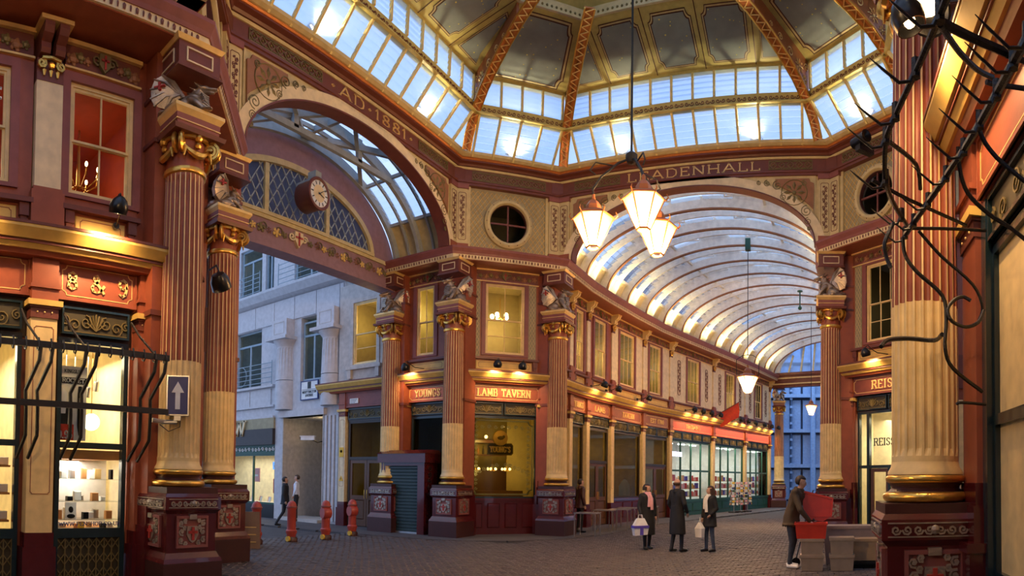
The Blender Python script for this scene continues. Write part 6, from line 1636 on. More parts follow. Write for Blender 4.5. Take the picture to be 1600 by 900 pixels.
# wall lamps on the big columns
t = thing('floodlight', 'black hooded floodlight on the half-hidden column beside the arrow sign', 'lamp', T(-4.12, .62, 4.72, .5))
obj('hood', B().lathe([(.0, .16), (.1, .14), (.15, .05), (.16, -.1), (.14, -.1), (.13, .04), (0, .1)], 18, cap=False), 'black', t, True, T(0, 0, 0, 0, .7, 0)); obj('bulb', B().sph((0, .05, -.05), .07, 8), 'bulb', t); obj('arm', B().tube([(0, 0, .12), (-.1, .05, .3), (-.3, .2, .3)], .016, 6), 'iron', t)
spot((-4.1, .55, 4.60), (-4.6, 1.4, 3.4), 60, WARM, 2.2)
t = thing('floodlight', 'big dark dome floodlight at the top of the foreground column', 'lamp', T(4.70, -.02, 5.60, -.6))
obj('hood', B().lathe([(.0, .2), (.12, .18), (.2, .08), (.23, -.06), (.21, -.06), (.18, .06), (0, .14)], 22, cap=False), 'black', t, True, T(0, 0, 0, 0, -.6, .3)); obj('bulb', B().sph((0, -.04, -.03), .12, 12, (1, 1, .6)), 'bulb', t); obj('arm', B().tube([(0, 0, .15), (.1, .2, .35), (.3, .5, .3)], .02, 6), 'iron', t)
spot((4.62, -.15, 5.45), (4.7, 1.4, 2.6), 65, WARM, 2.4)
goose_lamp(Fq, 1.25, q0-.55, 5.32, 'black hooded lamp over the red fascia at the upper right edge', 60)

# uplights on the dome cornice; the other floodlights are added out of view for brightness
def floodlight(loc, target, label, watts, ang=1.3, col=WARM, group='added fill floodlights out of view'):
    d = (Vector(target)-Vector(loc)).normalized(); q = d.to_track_quat('-Z', 'Y').to_matrix().to_4x4()
    t = thing('floodlight', label, 'lamp', Matrix.Translation(loc) @ q, group)
    obj('hood', B().lathe([(.0, .2), (.10, .18), (.15, .08), (.16, -.04), (.145, -.04), (.13, .07), (0, .15)], 16, cap=False), 'black', t, True)
    obj('bracket', B().tube([(-.17, 0, .05), (-.2, 0, .2), (0, 0, .28), (.2, 0, .2), (.17, 0, .05)], .014, 6), 'iron', t); obj('lens', B().lathe([(0, -.01), (.12, -.01)], 14), 'globe', t)
    spot(Vector(loc)+d*.08, target, watts, col, ang, .7, .12)
for i in range(8):
    m_ = (Vector(P[i])+Vector(P[(i+1) % 8]))/2; d = (Vector(CC)-m_).normalized(); p = m_+d*.22
    for q_ in ((-.24, .24) if i % 2 else (0,)):
        e_ = (Vector(P[(i+1) % 8])-Vector(P[i]))*q_; floodlight((p.x+e_.x, p.y+e_.y, 11.86), (CC[0]+d.x*1.5+e_.x*.5, CC[1]+d.y*1.5+e_.y*.5, 14.6), {-.24: 'left ', .24: 'right ', 0: ''}[q_]+'uplight on the dome cornice, ' + ('near left corner', 'left side above AD 1881', 'far left corner', 'far side above LEADENHALL', 'far right corner', 'right side', 'near right corner', 'near side')[i], 150 if i % 2 else 200, 2.3, (1, .86, .5), 'uplights on the dome cornice')
floodlight((6.36, 2.72, 6.1), (-5, 12.2, 6.0), 'added fill floodlight on the hidden right-hand column aimed at the tavern', 700, 1.1)
floodlight((4.98, 1.42, 6.0), (-6.6, 5.5, 7.5), 'added fill floodlight beside the foreground column aimed at the left arch', 700, 1.3)
floodlight((5.0, -6.4, 5.6), (-4.4, -.6, 5.0), 'added fill floodlight over the right shop aimed at the 8 & 9 shop', 520, 1.2)
floodlight((-4.35, -5.6, 5.6), (5.2, 6.0, 4.6), 'added fill floodlight over the left shop aimed at the right corner', 1100, 1.1)

# ------------------------------------------------------------------ old butchers' hook racks
def hook_mesh():
    return mesh('hook', B().tube([(0, 0, .06), (0, -.02, .0), (0, -.035, -.06), (0, 0, -.10), (0, .05, -.08), (0, .07, -.02), (0, .075, .03)], [.014, .013, .012, .012, .01, .007, .003], 5), 'iron')
HK = hook_mesh()
t = thing('hook_rack', 'black iron hook rack across the 8 & 9 shop window', 'rack', T(-X1+.45, 0, 0)); rk = t
for z in (3.36, 2.60): obj('rail', B().box(-.02, .02, -7.5, -.46, z-.04, z+.04), 'iron', t)
for k in range(40): link('hook', HK, t, T(-.0, -.52-.17*k, 3.38, PI/2))
for y in (-.66, -1.72, -2.35, -4.0):
    for dy in (0, .16): obj('bracket', B().tube([(0, y+dy, 3.36), (-.02, y+dy-.02, 3.15), (-.2, y+dy-.14, 2.78), (-.22, y+dy-.12, 2.55), (-.28, y+dy-.1, 2.2), (-.6, y+dy-.12, 1.9)], [.026]*6, 6), 'iron', t)
    obj('stay', B().tube([(0, y, 3.36), (-.35, y-.1, 3.7), (-.62, y-.1, 3.95)], .018, 6), 'iron', t)
RK = {
    'railA': [(4.64, -2.51, 3.55), (4.63, -1.46, 3.63), (4.48, -0.16, 3.64)], 'railB': [(4.3, -2.56, 3.62), (4.27, -2.15, 3.65), (4.22, -1.69, 3.68), (4.19, -1.38, 3.67), (4.25, -0.99, 3.58), (4.49, -0.21, 3.69)],
    'x1': [(4.28, -2.41, 3.63), (4.45, -2.34, 3.63), (4.62, -2.29, 3.63)], 'x2': [(4.3, -2.41, 3.61), (4.42, -2.23, 3.64), (4.55, -2.06, 3.69), (4.65, -1.98, 3.72)], 'x3': [(4.21, -1.38, 3.68), (4.41, -1.11, 3.7), (4.47, -0.92, 3.64)],
    'x4': [(4.16, -0.88, 3.7), (4.43, -0.71, 3.66), (4.93, -0.3, 3.69)], 'x5': [(4.48, -0.16, 3.69), (4.78, -0.06, 3.75), (5.21, 0.14, 3.85)], 'x6': [(4.59, -0.13, 3.69), (4.78, -0.06, 3.53), (5.05, -0.02, 3.33), (5.14, 0.01, 3.16), (5.11, 0.02, 3.05)],
    'leg1': [(4.46, -0.16, 3.62), (4.48, -0.16, 3.48), (4.57, -0.17, 3.35), (4.77, -0.16, 3.18), (4.8, -0.16, 2.99), (4.79, -0.16, 2.77), (4.87, -0.08, 2.63), (5.16, 0.11, 2.48)],
    'ring': [(5.01, -0.11, 3.17), (4.95, -0.1, 3.2), (4.87, -0.13, 3.16), (4.81, -0.17, 3.07), (4.84, -0.18, 2.98), (4.97, -0.1, 2.96), (5.08, -0.08, 3.01), (5.14, -0.04, 3.12)],
    'leg2': [(4.62, -1.36, 3.7), (4.64, -1.31, 3.6), (4.71, -1.22, 3.5), (4.86, -1.16, 3.41), (5.01, -1.15, 3.34), (5.2, -1.14, 3.22)], 'leg3': [(4.63, -1.77, 3.68), (4.65, -1.72, 3.61), (4.71, -1.69, 3.53), (4.84, -1.68, 3.43), (5.2, -1.7, 3.2)],
    'x7': [(4.62, -1.97, 3.7), (4.72, -1.95, 3.71), (5.2, -1.94, 3.75)], 'x8': [(4.62, -2.29, 3.62), (5.2, -2.22, 3.61)],
    'band': [(4.34, 0.31, 2.87), (4.41, 0.41, 2.95), (4.6, 0.50, 2.99), (4.82, 0.45, 2.97), (4.82, 0.1, 2.94)], 'curl': [(4.32, -0.69, 3.5), (4.25, -0.78, 3.33), (4.26, -0.78, 3.24), (4.29, -0.79, 3.16)], 'stub': [(4.92, 0.01, 2.36), (4.96, 0.0, 2.37), (5.2, 0.16, 2.38)]}
def smooth_pts(p, k=4):
    p = [Vector(q) for q in p]; o = []
    for i in range(len(p)-1):
        a = p[max(0, i-1)]; b_ = p[i]; c = p[i+1]; d = p[min(len(p)-1, i+2)]
        for j in range(k):
            t_ = j/k; o.append(.5*((2*b_)+(c-a)*t_+(2*a-5*b_+4*c-d)*t_*t_+(3*b_-a-3*c+d)*t_**3))
    return o+[p[-1]]
o0 = Vector((4.6, -1, 3.6))
t = thing('hook_rack', 'black iron hook rack in front of the large foreground column', 'rack', T(*o0))
for nm, pts in RK.items():
    r = {'railA': .021, 'railB': .016, 'x1': .020, 'leg1': .017, 'band': .020, 'ring': .015}.get(nm, .014)
    obj({'railA': 'rail', 'railB': 'rail', 'ring': 'scroll', 'band': 'column_band', 'curl': 'scroll', 'stub': 'peg'}.get(nm, 'bracket'), B().tube([q-o0 for q in smooth_pts(pts)], r, 6), 'iron', t)
for nm, cnt in (('railA', 9), ('railB', 6)):
    sp_ = smooth_pts(RK[nm], 8)
    for k in range(cnt):
        q = sp_[int((k+.5)/cnt*len(sp_))]-o0
        obj('hook_socket', B().tube([q+Vector((0, 0, -.03)), q+Vector((0, 0, .06))], .023, 6), 'iron', t)
        obj('hook', B().tube([q+Vector((0, 0, .02)), q+Vector((-.03, 0, -.05)), q+Vector((-.08, .0, -.06)), q+Vector((-.16, 0, .0)), q+Vector((-.22, .0, .05))], [.011, .010, .009, .007, .002], 5), 'iron', t)
t = thing('camera_lens', 'small black security camera clamped to the hook rack', 'camera', T(4.06, -1.17, 3.80, .6, s=.62)); obj('body', B().lathe([(0, -.1), (.05, -.1), (.05, .08), (.06, .1), (.045, .1), (0, .07)], 14), 'black', t, True, T(0, 0, 0, 0, PI/2)); obj('clamp', B().box(-.02, .16, -.02, .05, -.1, -.02), 'iron', t)
# arrow sign on the left column
t = thing('arrow_sign', 'blue box sign with white upward arrow on the cream column foot', 'sign', T(-3.86, -.26, 2.86, 1.03))
obj('case', B().box(-.165, .165, 0, .12, -.29, .29), 'steel', t); obj('face', B().box(-.145, .145, -.008, .0, -.27, .27), 'blue_sign', t)
obj('arrow', B().prism([(-.035, -.2), (.035, -.2), (.035, .04), (.09, .04), (0, .2), (-.09, .04), (-.035, .04)], -.016, -.006), 'white', t)
obj('bracket', B().box(-.05, .05, .02, .1, -.36, -.29).tube([(0, .06, -.38), (-.2, .06, -.38), (-.36, .0, -.36)], .035, 8), 'steel', t)
obj('cable', B().tube([(.05, .05, -.3), (.04, .03, -.45), (-.12, .03, -.52), (-.25, .05, -.42)], .007, 5), 'black', t)

# ------------------------------------------------------------------ goods and fittings in the near shop
def nearshop():
    F = Fn; x0, x1 = 6.2, 7.4; yb = YN
    obj('shelf_back', B().box(x0-.1, x1+.1, yb+1.1, yb+1.14, .5, 2.05), 'paper', WA)
    for z in (1.0, 1.28, 1.62): obj('glass_shelf', B().box(x0, x1, yb+.35, yb+.8, z-.012, z), 'glass', WA)
    obj('display_cabinet', B().box(x0, x1, yb+.2, yb+1.1, .5, .86).box(x0, x1, yb+.3, yb+1.1, 1.92, 2.06), 'shop_wood', WA)
    area(F @ Vector((6.8, yb+.7, 1.90)), F @ Vector((6.8, yb+.7, 0)), 22, 1.0, .4, (1, .93, .82)); area(F @ Vector((6.8, yb+1.2, 3.6)), F @ Vector((6.8, yb+1.2, 0)), 45, 1.1, 1.2, (1, .84, .55)); area(F @ Vector((4.9, yb+1.2, 3.6)), F @ Vector((4.9, yb+1.2, 0)), 60, 1.3, 1.2, (1, .84, .55))
    j = 0
    for z in (.86, 1.0, 1.28, 1.62):
        q = x0+.06; nn = 0
        while q < x1-.1:
            w_ = random.uniform(.05, .12); h = random.uniform(.06, .17) if z > .9 else .07
            m = ['black', 'white', 'steel', 'shop_wood', 'paper', 'gold_paint'][j % 6]
            o = obj('pen_box', B().bev(0, w_, 0, .08, 0, h, .008), m, None, False, F @ T(q, yb+.42+.1*(j % 3), z))
            tag(o, '%s gift box, %s from the left on the %s shelf of the pen shop' % (CN[m], ORD[nn], {.86: 'lowest', 1.0: 'second', 1.28: 'third', 1.62: 'top'}[z]), 'gift box', 'small goods in the 8 & 9 window'); nn += 1; q += w_+random.uniform(.03, .09); j += 1
    t = thing('portrait_card', 'black and white portrait card on the lower shelf of the pen shop', 'picture', F @ T(6.6, yb+.38, 1.0, 0, -.1)); obj('card', B().box(-.09, .09, 0, .02, 0, .26), 'white', t); obj('portrait', B().sph((0, -.004, .15), .05, 10, (.8, .1, 1)).sph((0, -.003, .05), .07, 10, (1, .1, .5)), 'black', t)
    t = thing('orange_card', 'small orange card standing at the front of the pen shop window', 'card', F @ T(6.72, yb+.25, .86, 0, -.1)); obj('card', B().box(-.05, .05, 0, .015, 0, .12), 'yellow', t)
    t = thing('poster', 'tall white poster with black pen and red 10.95 label behind the upper pane', 'poster', F @ T(6.52, yb+.32, 2.2))
    obj('sheet', B().box(-.26, .26, 0, .015, .0, 1.12), 'paper', t); obj('title_bar', B().box(-.2, .26, -.006, 0, .86, .95), 'black', t); obj('pen', B().tube([(.15, -.012, .08), (.15, -.012, .22), (.15, -.012, .7), (.15, -.012, .82)], [.01, .035, .042, .03], 8), 'black', t); obj('pen_clip', B().box(.12, .18, -.06, -.05, .48, .64), 'steel', t)
    put_letters(t, 'ROCKET', .06, .04, .875, -.012, .006, .2, .1, .36, 'white'); put_letters(t, 'KINGSLEY', .05, .04, 1.02, -.008, .006, .16, .1, .3, 'black')
    obj('price_label', B().box(-.26, .06, -.008, 0, .0, .24), 'crate_red', t); put_letters(t, '10.95', .11, -.1, .03, -.014, .006, .2, .08, .27, 'white'); obj('suit_image', B().prism([(-.24, .24), (-.04, .24), (-.03, .5), (-.12, .62), (-.22, .5)], -.006, 0), 'suit', t); obj('collar_image', B().prism([(-.16, .4), (-.08, .4), (-.06, .72), (-.14, .8)], -.01, -.005), 'shirt', t)
    t = thing('ceiling_globe', 'round white glowing globe inside the pen shop', 'lamp', F @ T(7.16, yb+1.0, 2.55)); obj('globe', B().sph((0, 0, 0), .14, 18), 'shop_globe', t, True); obj('rod', B().tube([(0, 0, .14), (0, 0, 1.25)], .008, 5), 'gold', t)
    for k in range(4):
        t = thing('track_spotlight', ['first', 'second', 'third', 'fourth'][k]+' grey track spotlight from the left under the pen shop ceiling', 'spotlight', F @ T(6.66+.19*k, yb+.9+.1*(k % 2), 3.15-.06*(k % 3)))
        obj('can', B().lathe([(.04, .08), (.05, .06), (.06, -.08), (.05, -.08), (0, -.02)], 12, cap=False), 'steel', t, True, T(0, 0, 0, 0, .4)); obj('lamp', B().sph((0, .02, -.05), .035, 8), 'shop_globe', t); obj('drop', B().tube([(0, 0, .08), (0, 0, .6)], .008, 5), 'steel', t)
    put_letters(WA, 'WWW.PENSHOP.CO.UK', .055, 6.8, .93, yb+.1, .004, .2, .1, 1.0, 'blue_sign')
    for z in (1.0, 1.4, 1.8): obj('wood_shelf', B().box(4.1, 5.6, yb+.3, yb+.9, z-.03, z), 'shop_wood', WB)
    for j in range(18):
        o = obj('boxed_pen', B().bev(-.1, .1, 0, .12, 0, .12, .01), 'white' if j % 3 else 'paper', None, False, F @ T(4.3+.24*(j % 6), yb+.4, 1.0+.4*(j//6))); tag(o, 'white box, %s from the left on the %s wooden shelf at the left edge' % (ORD[j % 6], ('bottom', 'middle', 'top')[j//6]), 'box', 'white boxes on wooden shelves')
GL['K'] = (.82, [[(.12, 0), (.12, 1)], [(.7, 1), (.14, .45)], [(.3, .6), (.74, 0)]], [(.12, 0), (.12, 1)])
nearshop()
t = thing('window_lettering', 'white WINE BAR lettering on the upper window at the left edge', 'lettering', Fn @ T(5.0, YN+.02, 6.75)); put_letters(t, 'WINE', .16, 0, .2, 0, .01, .16, .1, .5, 'white'); put_letters(t, 'BAR', .16, 0, -.02, 0, .01, .16, .1, .38, 'white')
def brass_chandelier(F, x, y, z, lab):
    t = thing('brass_chandelier', lab, 'chandelier', F @ T(x, y, z)); obj('stem', B().tube([(0, 0, -.2), (0, 0, .75)], [.035, .02], 8), 'gold', t)
    am = mesh('arm', B().tube([(0, 0, -.15), (.15, 0, -.22), (.32, 0, -.1), (.34, 0, .0)], .013, 6), 'gold'); cm = mesh('candle_bulb', B().sph((.34, 0, .06), .026, 8, (1, 1, 1.7)), 'globe')
    for k in range(8): link('arm', am, t, Matrix.Rotation(k*PI/4, 4, 'Z')); link('candle_bulb', cm, t, Matrix.Rotation(k*PI/4, 4, 'Z'))
brass_chandelier(Fn, 6.78, YN+.9, 6.5, 'brass chandelier with candle bulbs in the red room above the 8 & 9 sign')

# ------------------------------------------------------------------ street furniture
def bollard(x, y, label, disc):
    t = thing('bollard', label, 'bollard', T(x, y, -.01), 'red bollards along the kerb')
    obj('base', B().lathe([(0, 0), (.17, 0), (.17, .1), (.14, .14)], 16), 'plinth_brown', t, True)
    obj('shaft', B().lathe([(.12, .12), (.13, .2), (.15, .24), (.15, .30), (.12, .33), (.115, .85), (.13, .88), (.13, .92)], 20), 'bollard_red', t, True)
    obj('cap', B().lathe([(.13, .92), (.12, 1.0), (.08, 1.06), (.02, 1.09), (0, 1.09)], 20), 'bollard_red', t, True)
    obj('collar', B().lathe([(.12, .9), (.15, .91), (.15, .94), (.12, .95)], 20, cap=False), 'mauve', t, True)
    if disc: obj('disc', B().lathe([(0, -.12), (.15, -.12), (.18, -.08), (.18, .08), (.15, .12), (0, .12)], 24), 'bollard_red', t, True, T(0, 0, .74, 0, PI/2, 0) @ Matrix.Rotation(-.3, 4, 'Y'))
    obj('lock', B().lathe([(0, -.03), (.07, -.03), (.07, .03), (0, .03)], 12), 'yellow', t, True, T(.06, -.17, .09, 0, PI/2))
bollard(-8.53, 4.95, 'plain red bollard nearest the left columns', 0); bollard(-8.52, 6.13, 'plain red bollard in front of the two businessmen', 0)
bollard(-8.41, 7.3, 'red bollard with a round disc, left of the pub doors', 1); bollard(-8.75, 8.75, 'red bollard with a round disc, nearest the shutter kiosk', 1)
t = thing('folding_board', 'brown folding menu board leaning beside the first bollard', 'sign board', T(-8.1, 4.35, 0, .9))
for sg in (-1, 1):
    f = obj('board', B().raw([(-.3, sg*.28, 0), (.3, sg*.28, 0), (.28, sg*.03, .85), (-.28, sg*.03, .85), (-.3, sg*.31, 0), (.3, sg*.31, 0), (.28, sg*.06, .85), (-.28, sg*.06, .85)], [(0, 1, 2, 3), (4, 7, 6, 5), (0, 4, 5, 1), (1, 5, 6, 2), (2, 6, 7, 3), (3, 7, 4, 0)]), 'wood', t)
    for k in range(4): obj('text_line', B().bar((-.2, sg*(.31-.06*k-.03), .15+.17*k), (.2, sg*(.31-.06*k-.03), .15+.17*k), .02), 'gold_paint', f)
# steel tables outside the tavern
tm = {}
tm['top'] = mesh('table_top', B().slab(notch(-.36, .36, -.36, .36, .04, 3), .70, .73), 'steel'); tm['leg'] = mesh('leg', B().tube([(.33, .33, 0), (.33, .33, .66), (.31, .31, .70)], .017, 8), 'steel')
tabs = [(-3.2, 13.35, 'steel table nearest the tavern corner column'), (-3.35, 15.4, 'steel table behind the nearest one'), (-3.05, 16.2, 'steel table in the middle of the row outside the tavern'), (-3.15, 17.4, 'fourth steel table along the tavern wall'), (-2.75, 18.9, 'steel table just left of the woman with the bag')]
for (x, y, lab) in tabs:
    t = thing('steel_table', lab, 'table', T(x, y, 0, .1), 'steel tables outside the tavern'); link('table_top', tm['top'], t)
    for k in range(4): link('leg', tm['leg'], t, Matrix.Rotation(k*PI/2, 4, 'Z'))
# postcard spinners
cards = ['paper', 'pink', 'blue_sign', 'white', 'shop_green', 'yellow', 'stone']
for j, (x, y) in enumerate(((-.72, 29.2), (-.42, 29.75), (-.1, 30.45))):
    t = thing('postcard_rack', ['left', 'middle', 'right'][j]+' spinning postcard rack outside the lit shops', 'postcard rack', T(x, y, 0, .4*j)); obj('post', B().tube([(0, 0, .05), (0, 0, 1.75)], .025, 8), 'steel', t); obj('foot', B().box(-.3, .3, -.03, .03, 0, .05).box(-.03, .03, -.3, .3, 0, .05), 'black', t)
    for a in range(6):
        for z in range(9):
            an = a*PI/3; obj('postcard', B().box(-.075, .075, -.005, .005, 0, .11), cards[(a*3+z*5+j) % 7], t, False, Matrix.Rotation(an, 4, 'Z') @ T(0, -.24, .42+.145*z, 0, -.2))
# crates beside the foreground column
def crate(x, y, z, sx_, sy_, h, m, label, group=None, rz=0., lip=True):
    t = thing('storage_crate', label, 'crate', T(x, y, z, rz), group); a, c = sx_/2, sy_/2; w_ = .012
    obj('tub', B().raw([(-a*.9, -c*.9, 0), (a*.9, -c*.9, 0), (a*.9, c*.9, 0), (-a*.9, c*.9, 0), (-a, -c, h), (a, -c, h), (a, c, h), (-a, c, h), (-a*.9+w_, -c*.9+w_, w_), (a*.9-w_, -c*.9+w_, w_), (a*.9-w_, c*.9-w_, w_), (-a*.9+w_, c*.9-w_, w_), (-a+w_, -c+w_, h), (a-w_, -c+w_, h), (a-w_, c-w_, h), (-a+w_, c-w_, h)],
        [(0, 3, 2, 1), (0, 1, 5, 4), (1, 2, 6, 5), (2, 3, 7, 6), (3, 0, 4, 7), (8, 9, 10, 11), (8, 12, 13, 9), (9, 13, 14, 10), (10, 14, 15, 11), (11, 15, 12, 8), (4, 5, 13, 12), (5, 6, 14, 13), (6, 7, 15, 14), (7, 4, 12, 15)]), m, t)
    obj('rim', B().box(-a-.015, a+.015, -c-.015, -c+.01, h-.035, h+.005).box(-a-.015, a+.015, c-.01, c+.015, h-.035, h+.005).box(-a-.015, -a+.01, -c, c, h-.035, h+.005).box(a-.01, a+.015, -c, c, h-.035, h+.005), m, t)
    if lip: obj('lid', B().box(-a-.01, a+.01, -c-.01, c+.01, h+.004, h+.022), m, t)
    return t
cx0, cy0 = 3.72, 7.4
crate(cx0, cy0, .0, .45, .36, .29, 'crate_clear', 'translucent storage box at the bottom under the red crate'); crate(cx0, cy0, .313, .45, .36, .29, 'crate_clear', 'translucent storage box directly under the red crate')
crate(4.30, 7.4, .0, .47, .36, .29, 'crate_clear', 'translucent storage box at the bottom of the right stack'); crate(4.30, 7.4, .313, .47, .36, .31, 'crate_clear', 'translucent storage box on top of the right stack')
rc = crate(cx0-.02, cy0, .626, .62, .40, .30, 'crate_red', 'open red plastic crate the bending man reaches into', lip=False)
crate(4.78, 7.85, .14, .50, .4, .42, 'crate_cream', 'cream box half hidden behind the foreground column'); crate(4.78, 7.85, .0, .6, .45, .11, 'black', 'flat black tray under the cream box')
crate(4.5, 8.45, .0, 1.1, .5, .78, 'crate_grey', 'long pale grey trunk behind the storage boxes')
t = thing('red_lid', 'red plastic lid propped upright behind the red crate', 'lid', T(cx0+.12, cy0+.30, .93, .1, -.12)); obj('panel', B().prism([(-.28, .12), (-.22, .04), (.1, .0), (.26, .1), (.3, .46), (.22, .5), (-.26, .62), (-.3, .58)], 0, .03), 'crate_red', t); obj('rim', line_panel([(-.28, .12), (.26, .1), (.3, .46), (-.3, .6)], .03, -.02, .035), 'crate_red', t)
t = thing('sack_trolley', 'black folding trolley leaning behind the storage boxes', 'trolley', T(cx0-.22, cy0+.42, 0, .15))
obj('frame', B().tube([(-.12, .1, .05), (.1, .2, .9), (.28, .28, 1.55), (.40, .28, 1.55), (.25, .2, .9), (.08, .1, .05)], .015, 6), 'black', t); obj('wheel', B().lathe([(0, -.02), (.09, -.02), (.09, .02), (0, .02)], 14), 'black', t, True, T(-.1, .12, .09, 0, PI/2)); obj('wheel', B().lathe([(0, -.02), (.09, -.02), (.09, .02), (0, .02)], 14), 'black', t, True, T(.12, .12, .09, 0, PI/2))

# ------------------------------------------------------------------ people
import numpy as np
def zoned(parts, tags, mats_, voxel):
    me = blob(parts, voxel, 3)
    for m in mats_: me.materials.append(MATS[m])
    n = len(me.polygons); c = np.empty(n*3); me.polygons.foreach_get('center', c); c = c.reshape(-1, 3)
    best = np.full(n, 9e9); idx = np.zeros(n, dtype=np.int32)
    for p, tg in zip(parts, tags):
        if p[0] == 'e':
            d = (np.linalg.norm((c-np.array(p[1]))/np.array(p[2]), axis=1)-1)*min(p[2])
        else:
            a, b_ = np.array(p[1]), np.array(p[2]); ab = b_-a; tt = np.clip(((c-a)@ab)/max(1e-9, ab@ab), 0, 1); d = np.linalg.norm(c-(a+tt[:, None]*ab), axis=1)-(p[3]+(p[4]-p[3])*tt)
        m = d < best; best[m] = d[m]; idx[m] = tg
    me.polygons.foreach_set('material_index', idx); me.update(); return me
def person(label, x, y, rz, h=1.75, top='shirt', bottom='suit', shoes='black', hair='hair', hairstyle='short', legs=((0, 0), (0, 0)), arms=None, lean=0., look=0., coat=None, hem=.55, coatm='coat_black', female=False):
    """faces local -y. legs: (knee y, foot y) for left/right; arms: (elbow, hand) points for left(-x)/right(+x)"""
    s = h/1.76; t = thing('person', label, 'person', T(x, y, 0, rz, s=s))
    Lm = Matrix.Translation((0, 0, .95)) @ Matrix.Rotation(lean, 4, 'X') @ Matrix.Translation((0, 0, -.95))
    def U(p): return tuple(Lm @ Vector(p))
    sh = .165 if female else .19; parts = []; tags = []
    def add(p, tg): parts.append(p); tags.append(tg)
    def cap(a, b_, r1, r2, tg): add(('c', a, b_, r1, r2), tg)
    TOP, BOT, SKIN, SHOE = 0, 1, 2, 3
    cap(U((0, 0, 1.0)), U((0, 0, 1.12)), .125, .125, TOP)
    for sg in (-1, 1): cap(U((sg*.06, 0, 1.0)), U((sg*.075, 0, 1.36)), .095, .105, TOP); cap(U((sg*.05, 0, 1.42)), U((sg*sh, .01, 1.42)), .07, .06, TOP); cap((sg*.07, 0, .95), (sg*.09, 0, .88), .105, .095, BOT)
    cap(U((0, .01, 1.42)), U((0, -.005, 1.54)), .055, .05, SKIN)
    Hm = Matrix.Translation((0, 0, 1.60)) @ Matrix.Rotation(look, 4, 'Z') @ Matrix.Translation((0, 0, -1.60))
    def Hd(p): return U(tuple(Hm @ Vector(p)))
    cap(Hd((0, -.01, 1.60)), Hd((0, .015, 1.67)), .072, .082, SKIN); cap(Hd((0, -.04, 1.555)), Hd((0, -.035, 1.62)), .045, .06, SKIN); cap(Hd((0, -.10, 1.60)), Hd((0, -.085, 1.635)), .014, .009, SKIN)
    for sg in (-1, 1): cap(Hd((sg*.078, .01, 1.60)), Hd((sg*.082, .015, 1.635)), .012, .014, SKIN)
    for k, sg in enumerate((-1, 1)):
        ky, fy = legs[k]; hp = (sg*.09, 0, .9); kn = (sg*.095, ky-.02, .50); an = (sg*.095, fy, .09)
        cap(hp, kn, .088, .062, BOT); cap(kn, an, .06, .045, BOT); cap((sg*.098, fy+.02, .045), (sg*.11, fy-.15, .035), .045, .036, SHOE)
        el, hd = (arms[k] if arms else ((sg*.27, .03, 1.13), (sg*.27, -.05, .88)))
        e_, h_ = U(el), U(hd); cap(U((sg*sh, .01, 1.40)), e_, .052, .043, TOP); cap(e_, h_, .042, .03, TOP)
        d = (Vector(h_)-Vector(e_)).normalized(); w_ = Vector(h_)+d*.045; side = d.cross(Vector((0, 1, 0))); side = side.normalized() if side.length > .1 else Vector((1, 0, 0)); q_ = d.cross(side)
        cap(h_, tuple(w_), .028, .032, SKIN)
        for j, ln in enumerate((.062, .072, .068, .052)):
            o_ = w_+q_*((j-1.5)*.019); m_ = o_+d*ln*.6+side*(-sg*.004); cap(tuple(o_), tuple(m_), .0105, .010, SKIN); cap(tuple(m_), tuple(m_+d*ln*.55+side*.012), .010, .008, SKIN)
        cap(tuple(Vector(h_)+d*.015-q_*.02), tuple(Vector(h_)+d*.055-q_*.052), .012, .009, SKIN)
    link('body', zoned(parts, tags, [top, bottom, 'skin', shoes], .0125), t)
    # face and hair
    for sg in (-1, 1): obj('eye', B().sph(Hd((sg*.03, -.083, 1.635)), .009, 8), 'black', t)
    obj('mouth', B().sph(Hd((0, -.088, 1.567)), .02, 8, (1, .35, .22)), 'relief_red', t)
    hb = B().sph((0, 0, 0), 1, 18, (.090, .102, .098)); keep = []
    for f in hb.f:
        c = [sum(hb.v[i][k] for i in f)/len(f) for k in range(3)]
        if hairstyle == 'bald': ok = c[2] < .03 and c[1] > .015 and c[2] > -.06
        else: ok = (c[1] > -.01 and c[2] > -.075) or c[2] > .045
        if ok: keep.append(f)
    hb.f = keep; hs = [Vector(Hd((v[0], v[1]+.022, v[2]+1.645))) for v in hb.v]; hh = B(); hh.v = [tuple(v) for v in hs]; hh.f = keep
    if hairstyle == 'long':
        for k in range(9): a = -.2+k*(PI+.4)/8; hh.tube([Hd((.08*math.cos(a), .02+.075*math.sin(a), 1.66)), Hd((.095*math.cos(a), .03+.085*math.sin(a), 1.55)), Hd((.10*math.cos(a), .04+.08*math.sin(a), 1.40))], [.035, .035, .012], 6)
    if hairstyle == 'bob':
        for k in range(9): a = -.3+k*(PI+.6)/8; hh.tube([Hd((.08*math.cos(a), .02+.075*math.sin(a), 1.66)), Hd((.088*math.cos(a), .025+.08*math.sin(a), 1.57))], [.035, .028], 6)
    ho = obj('hair', hh, hair, t, True); md = ho.modifiers.new('s', 'SOLIDIFY'); md.thickness = .014; md.offset = 0
    if coat:
        cp = []
        def cc(a, b_, r1, r2): cp.append(('c', a, b_, r1, r2))
        for sg in (-1, 1):
            cc(U((sg*.06, 0, 1.0)), U((sg*.08, 0, 1.37)), .118, .122); cc(U((sg*.05, .0, 1.43)), U((sg*(sh+.005), .01, 1.425)), .08, .072)
            k = 0 if sg < 0 else 1; el, hd = (arms[k] if arms else ((sg*.27, .03, 1.13), (sg*.27, -.05, .88))); e_, h_ = Vector(U(el)), Vector(U(hd))
            cc(U((sg*sh, .01, 1.40)), tuple(e_), .068, .06); cc(tuple(e_), tuple(h_+(e_-h_)*.12), .058, .046)
        m = 24; v = []; f = []; lv = [hem, hem+.02, .75, .95, 1.1]
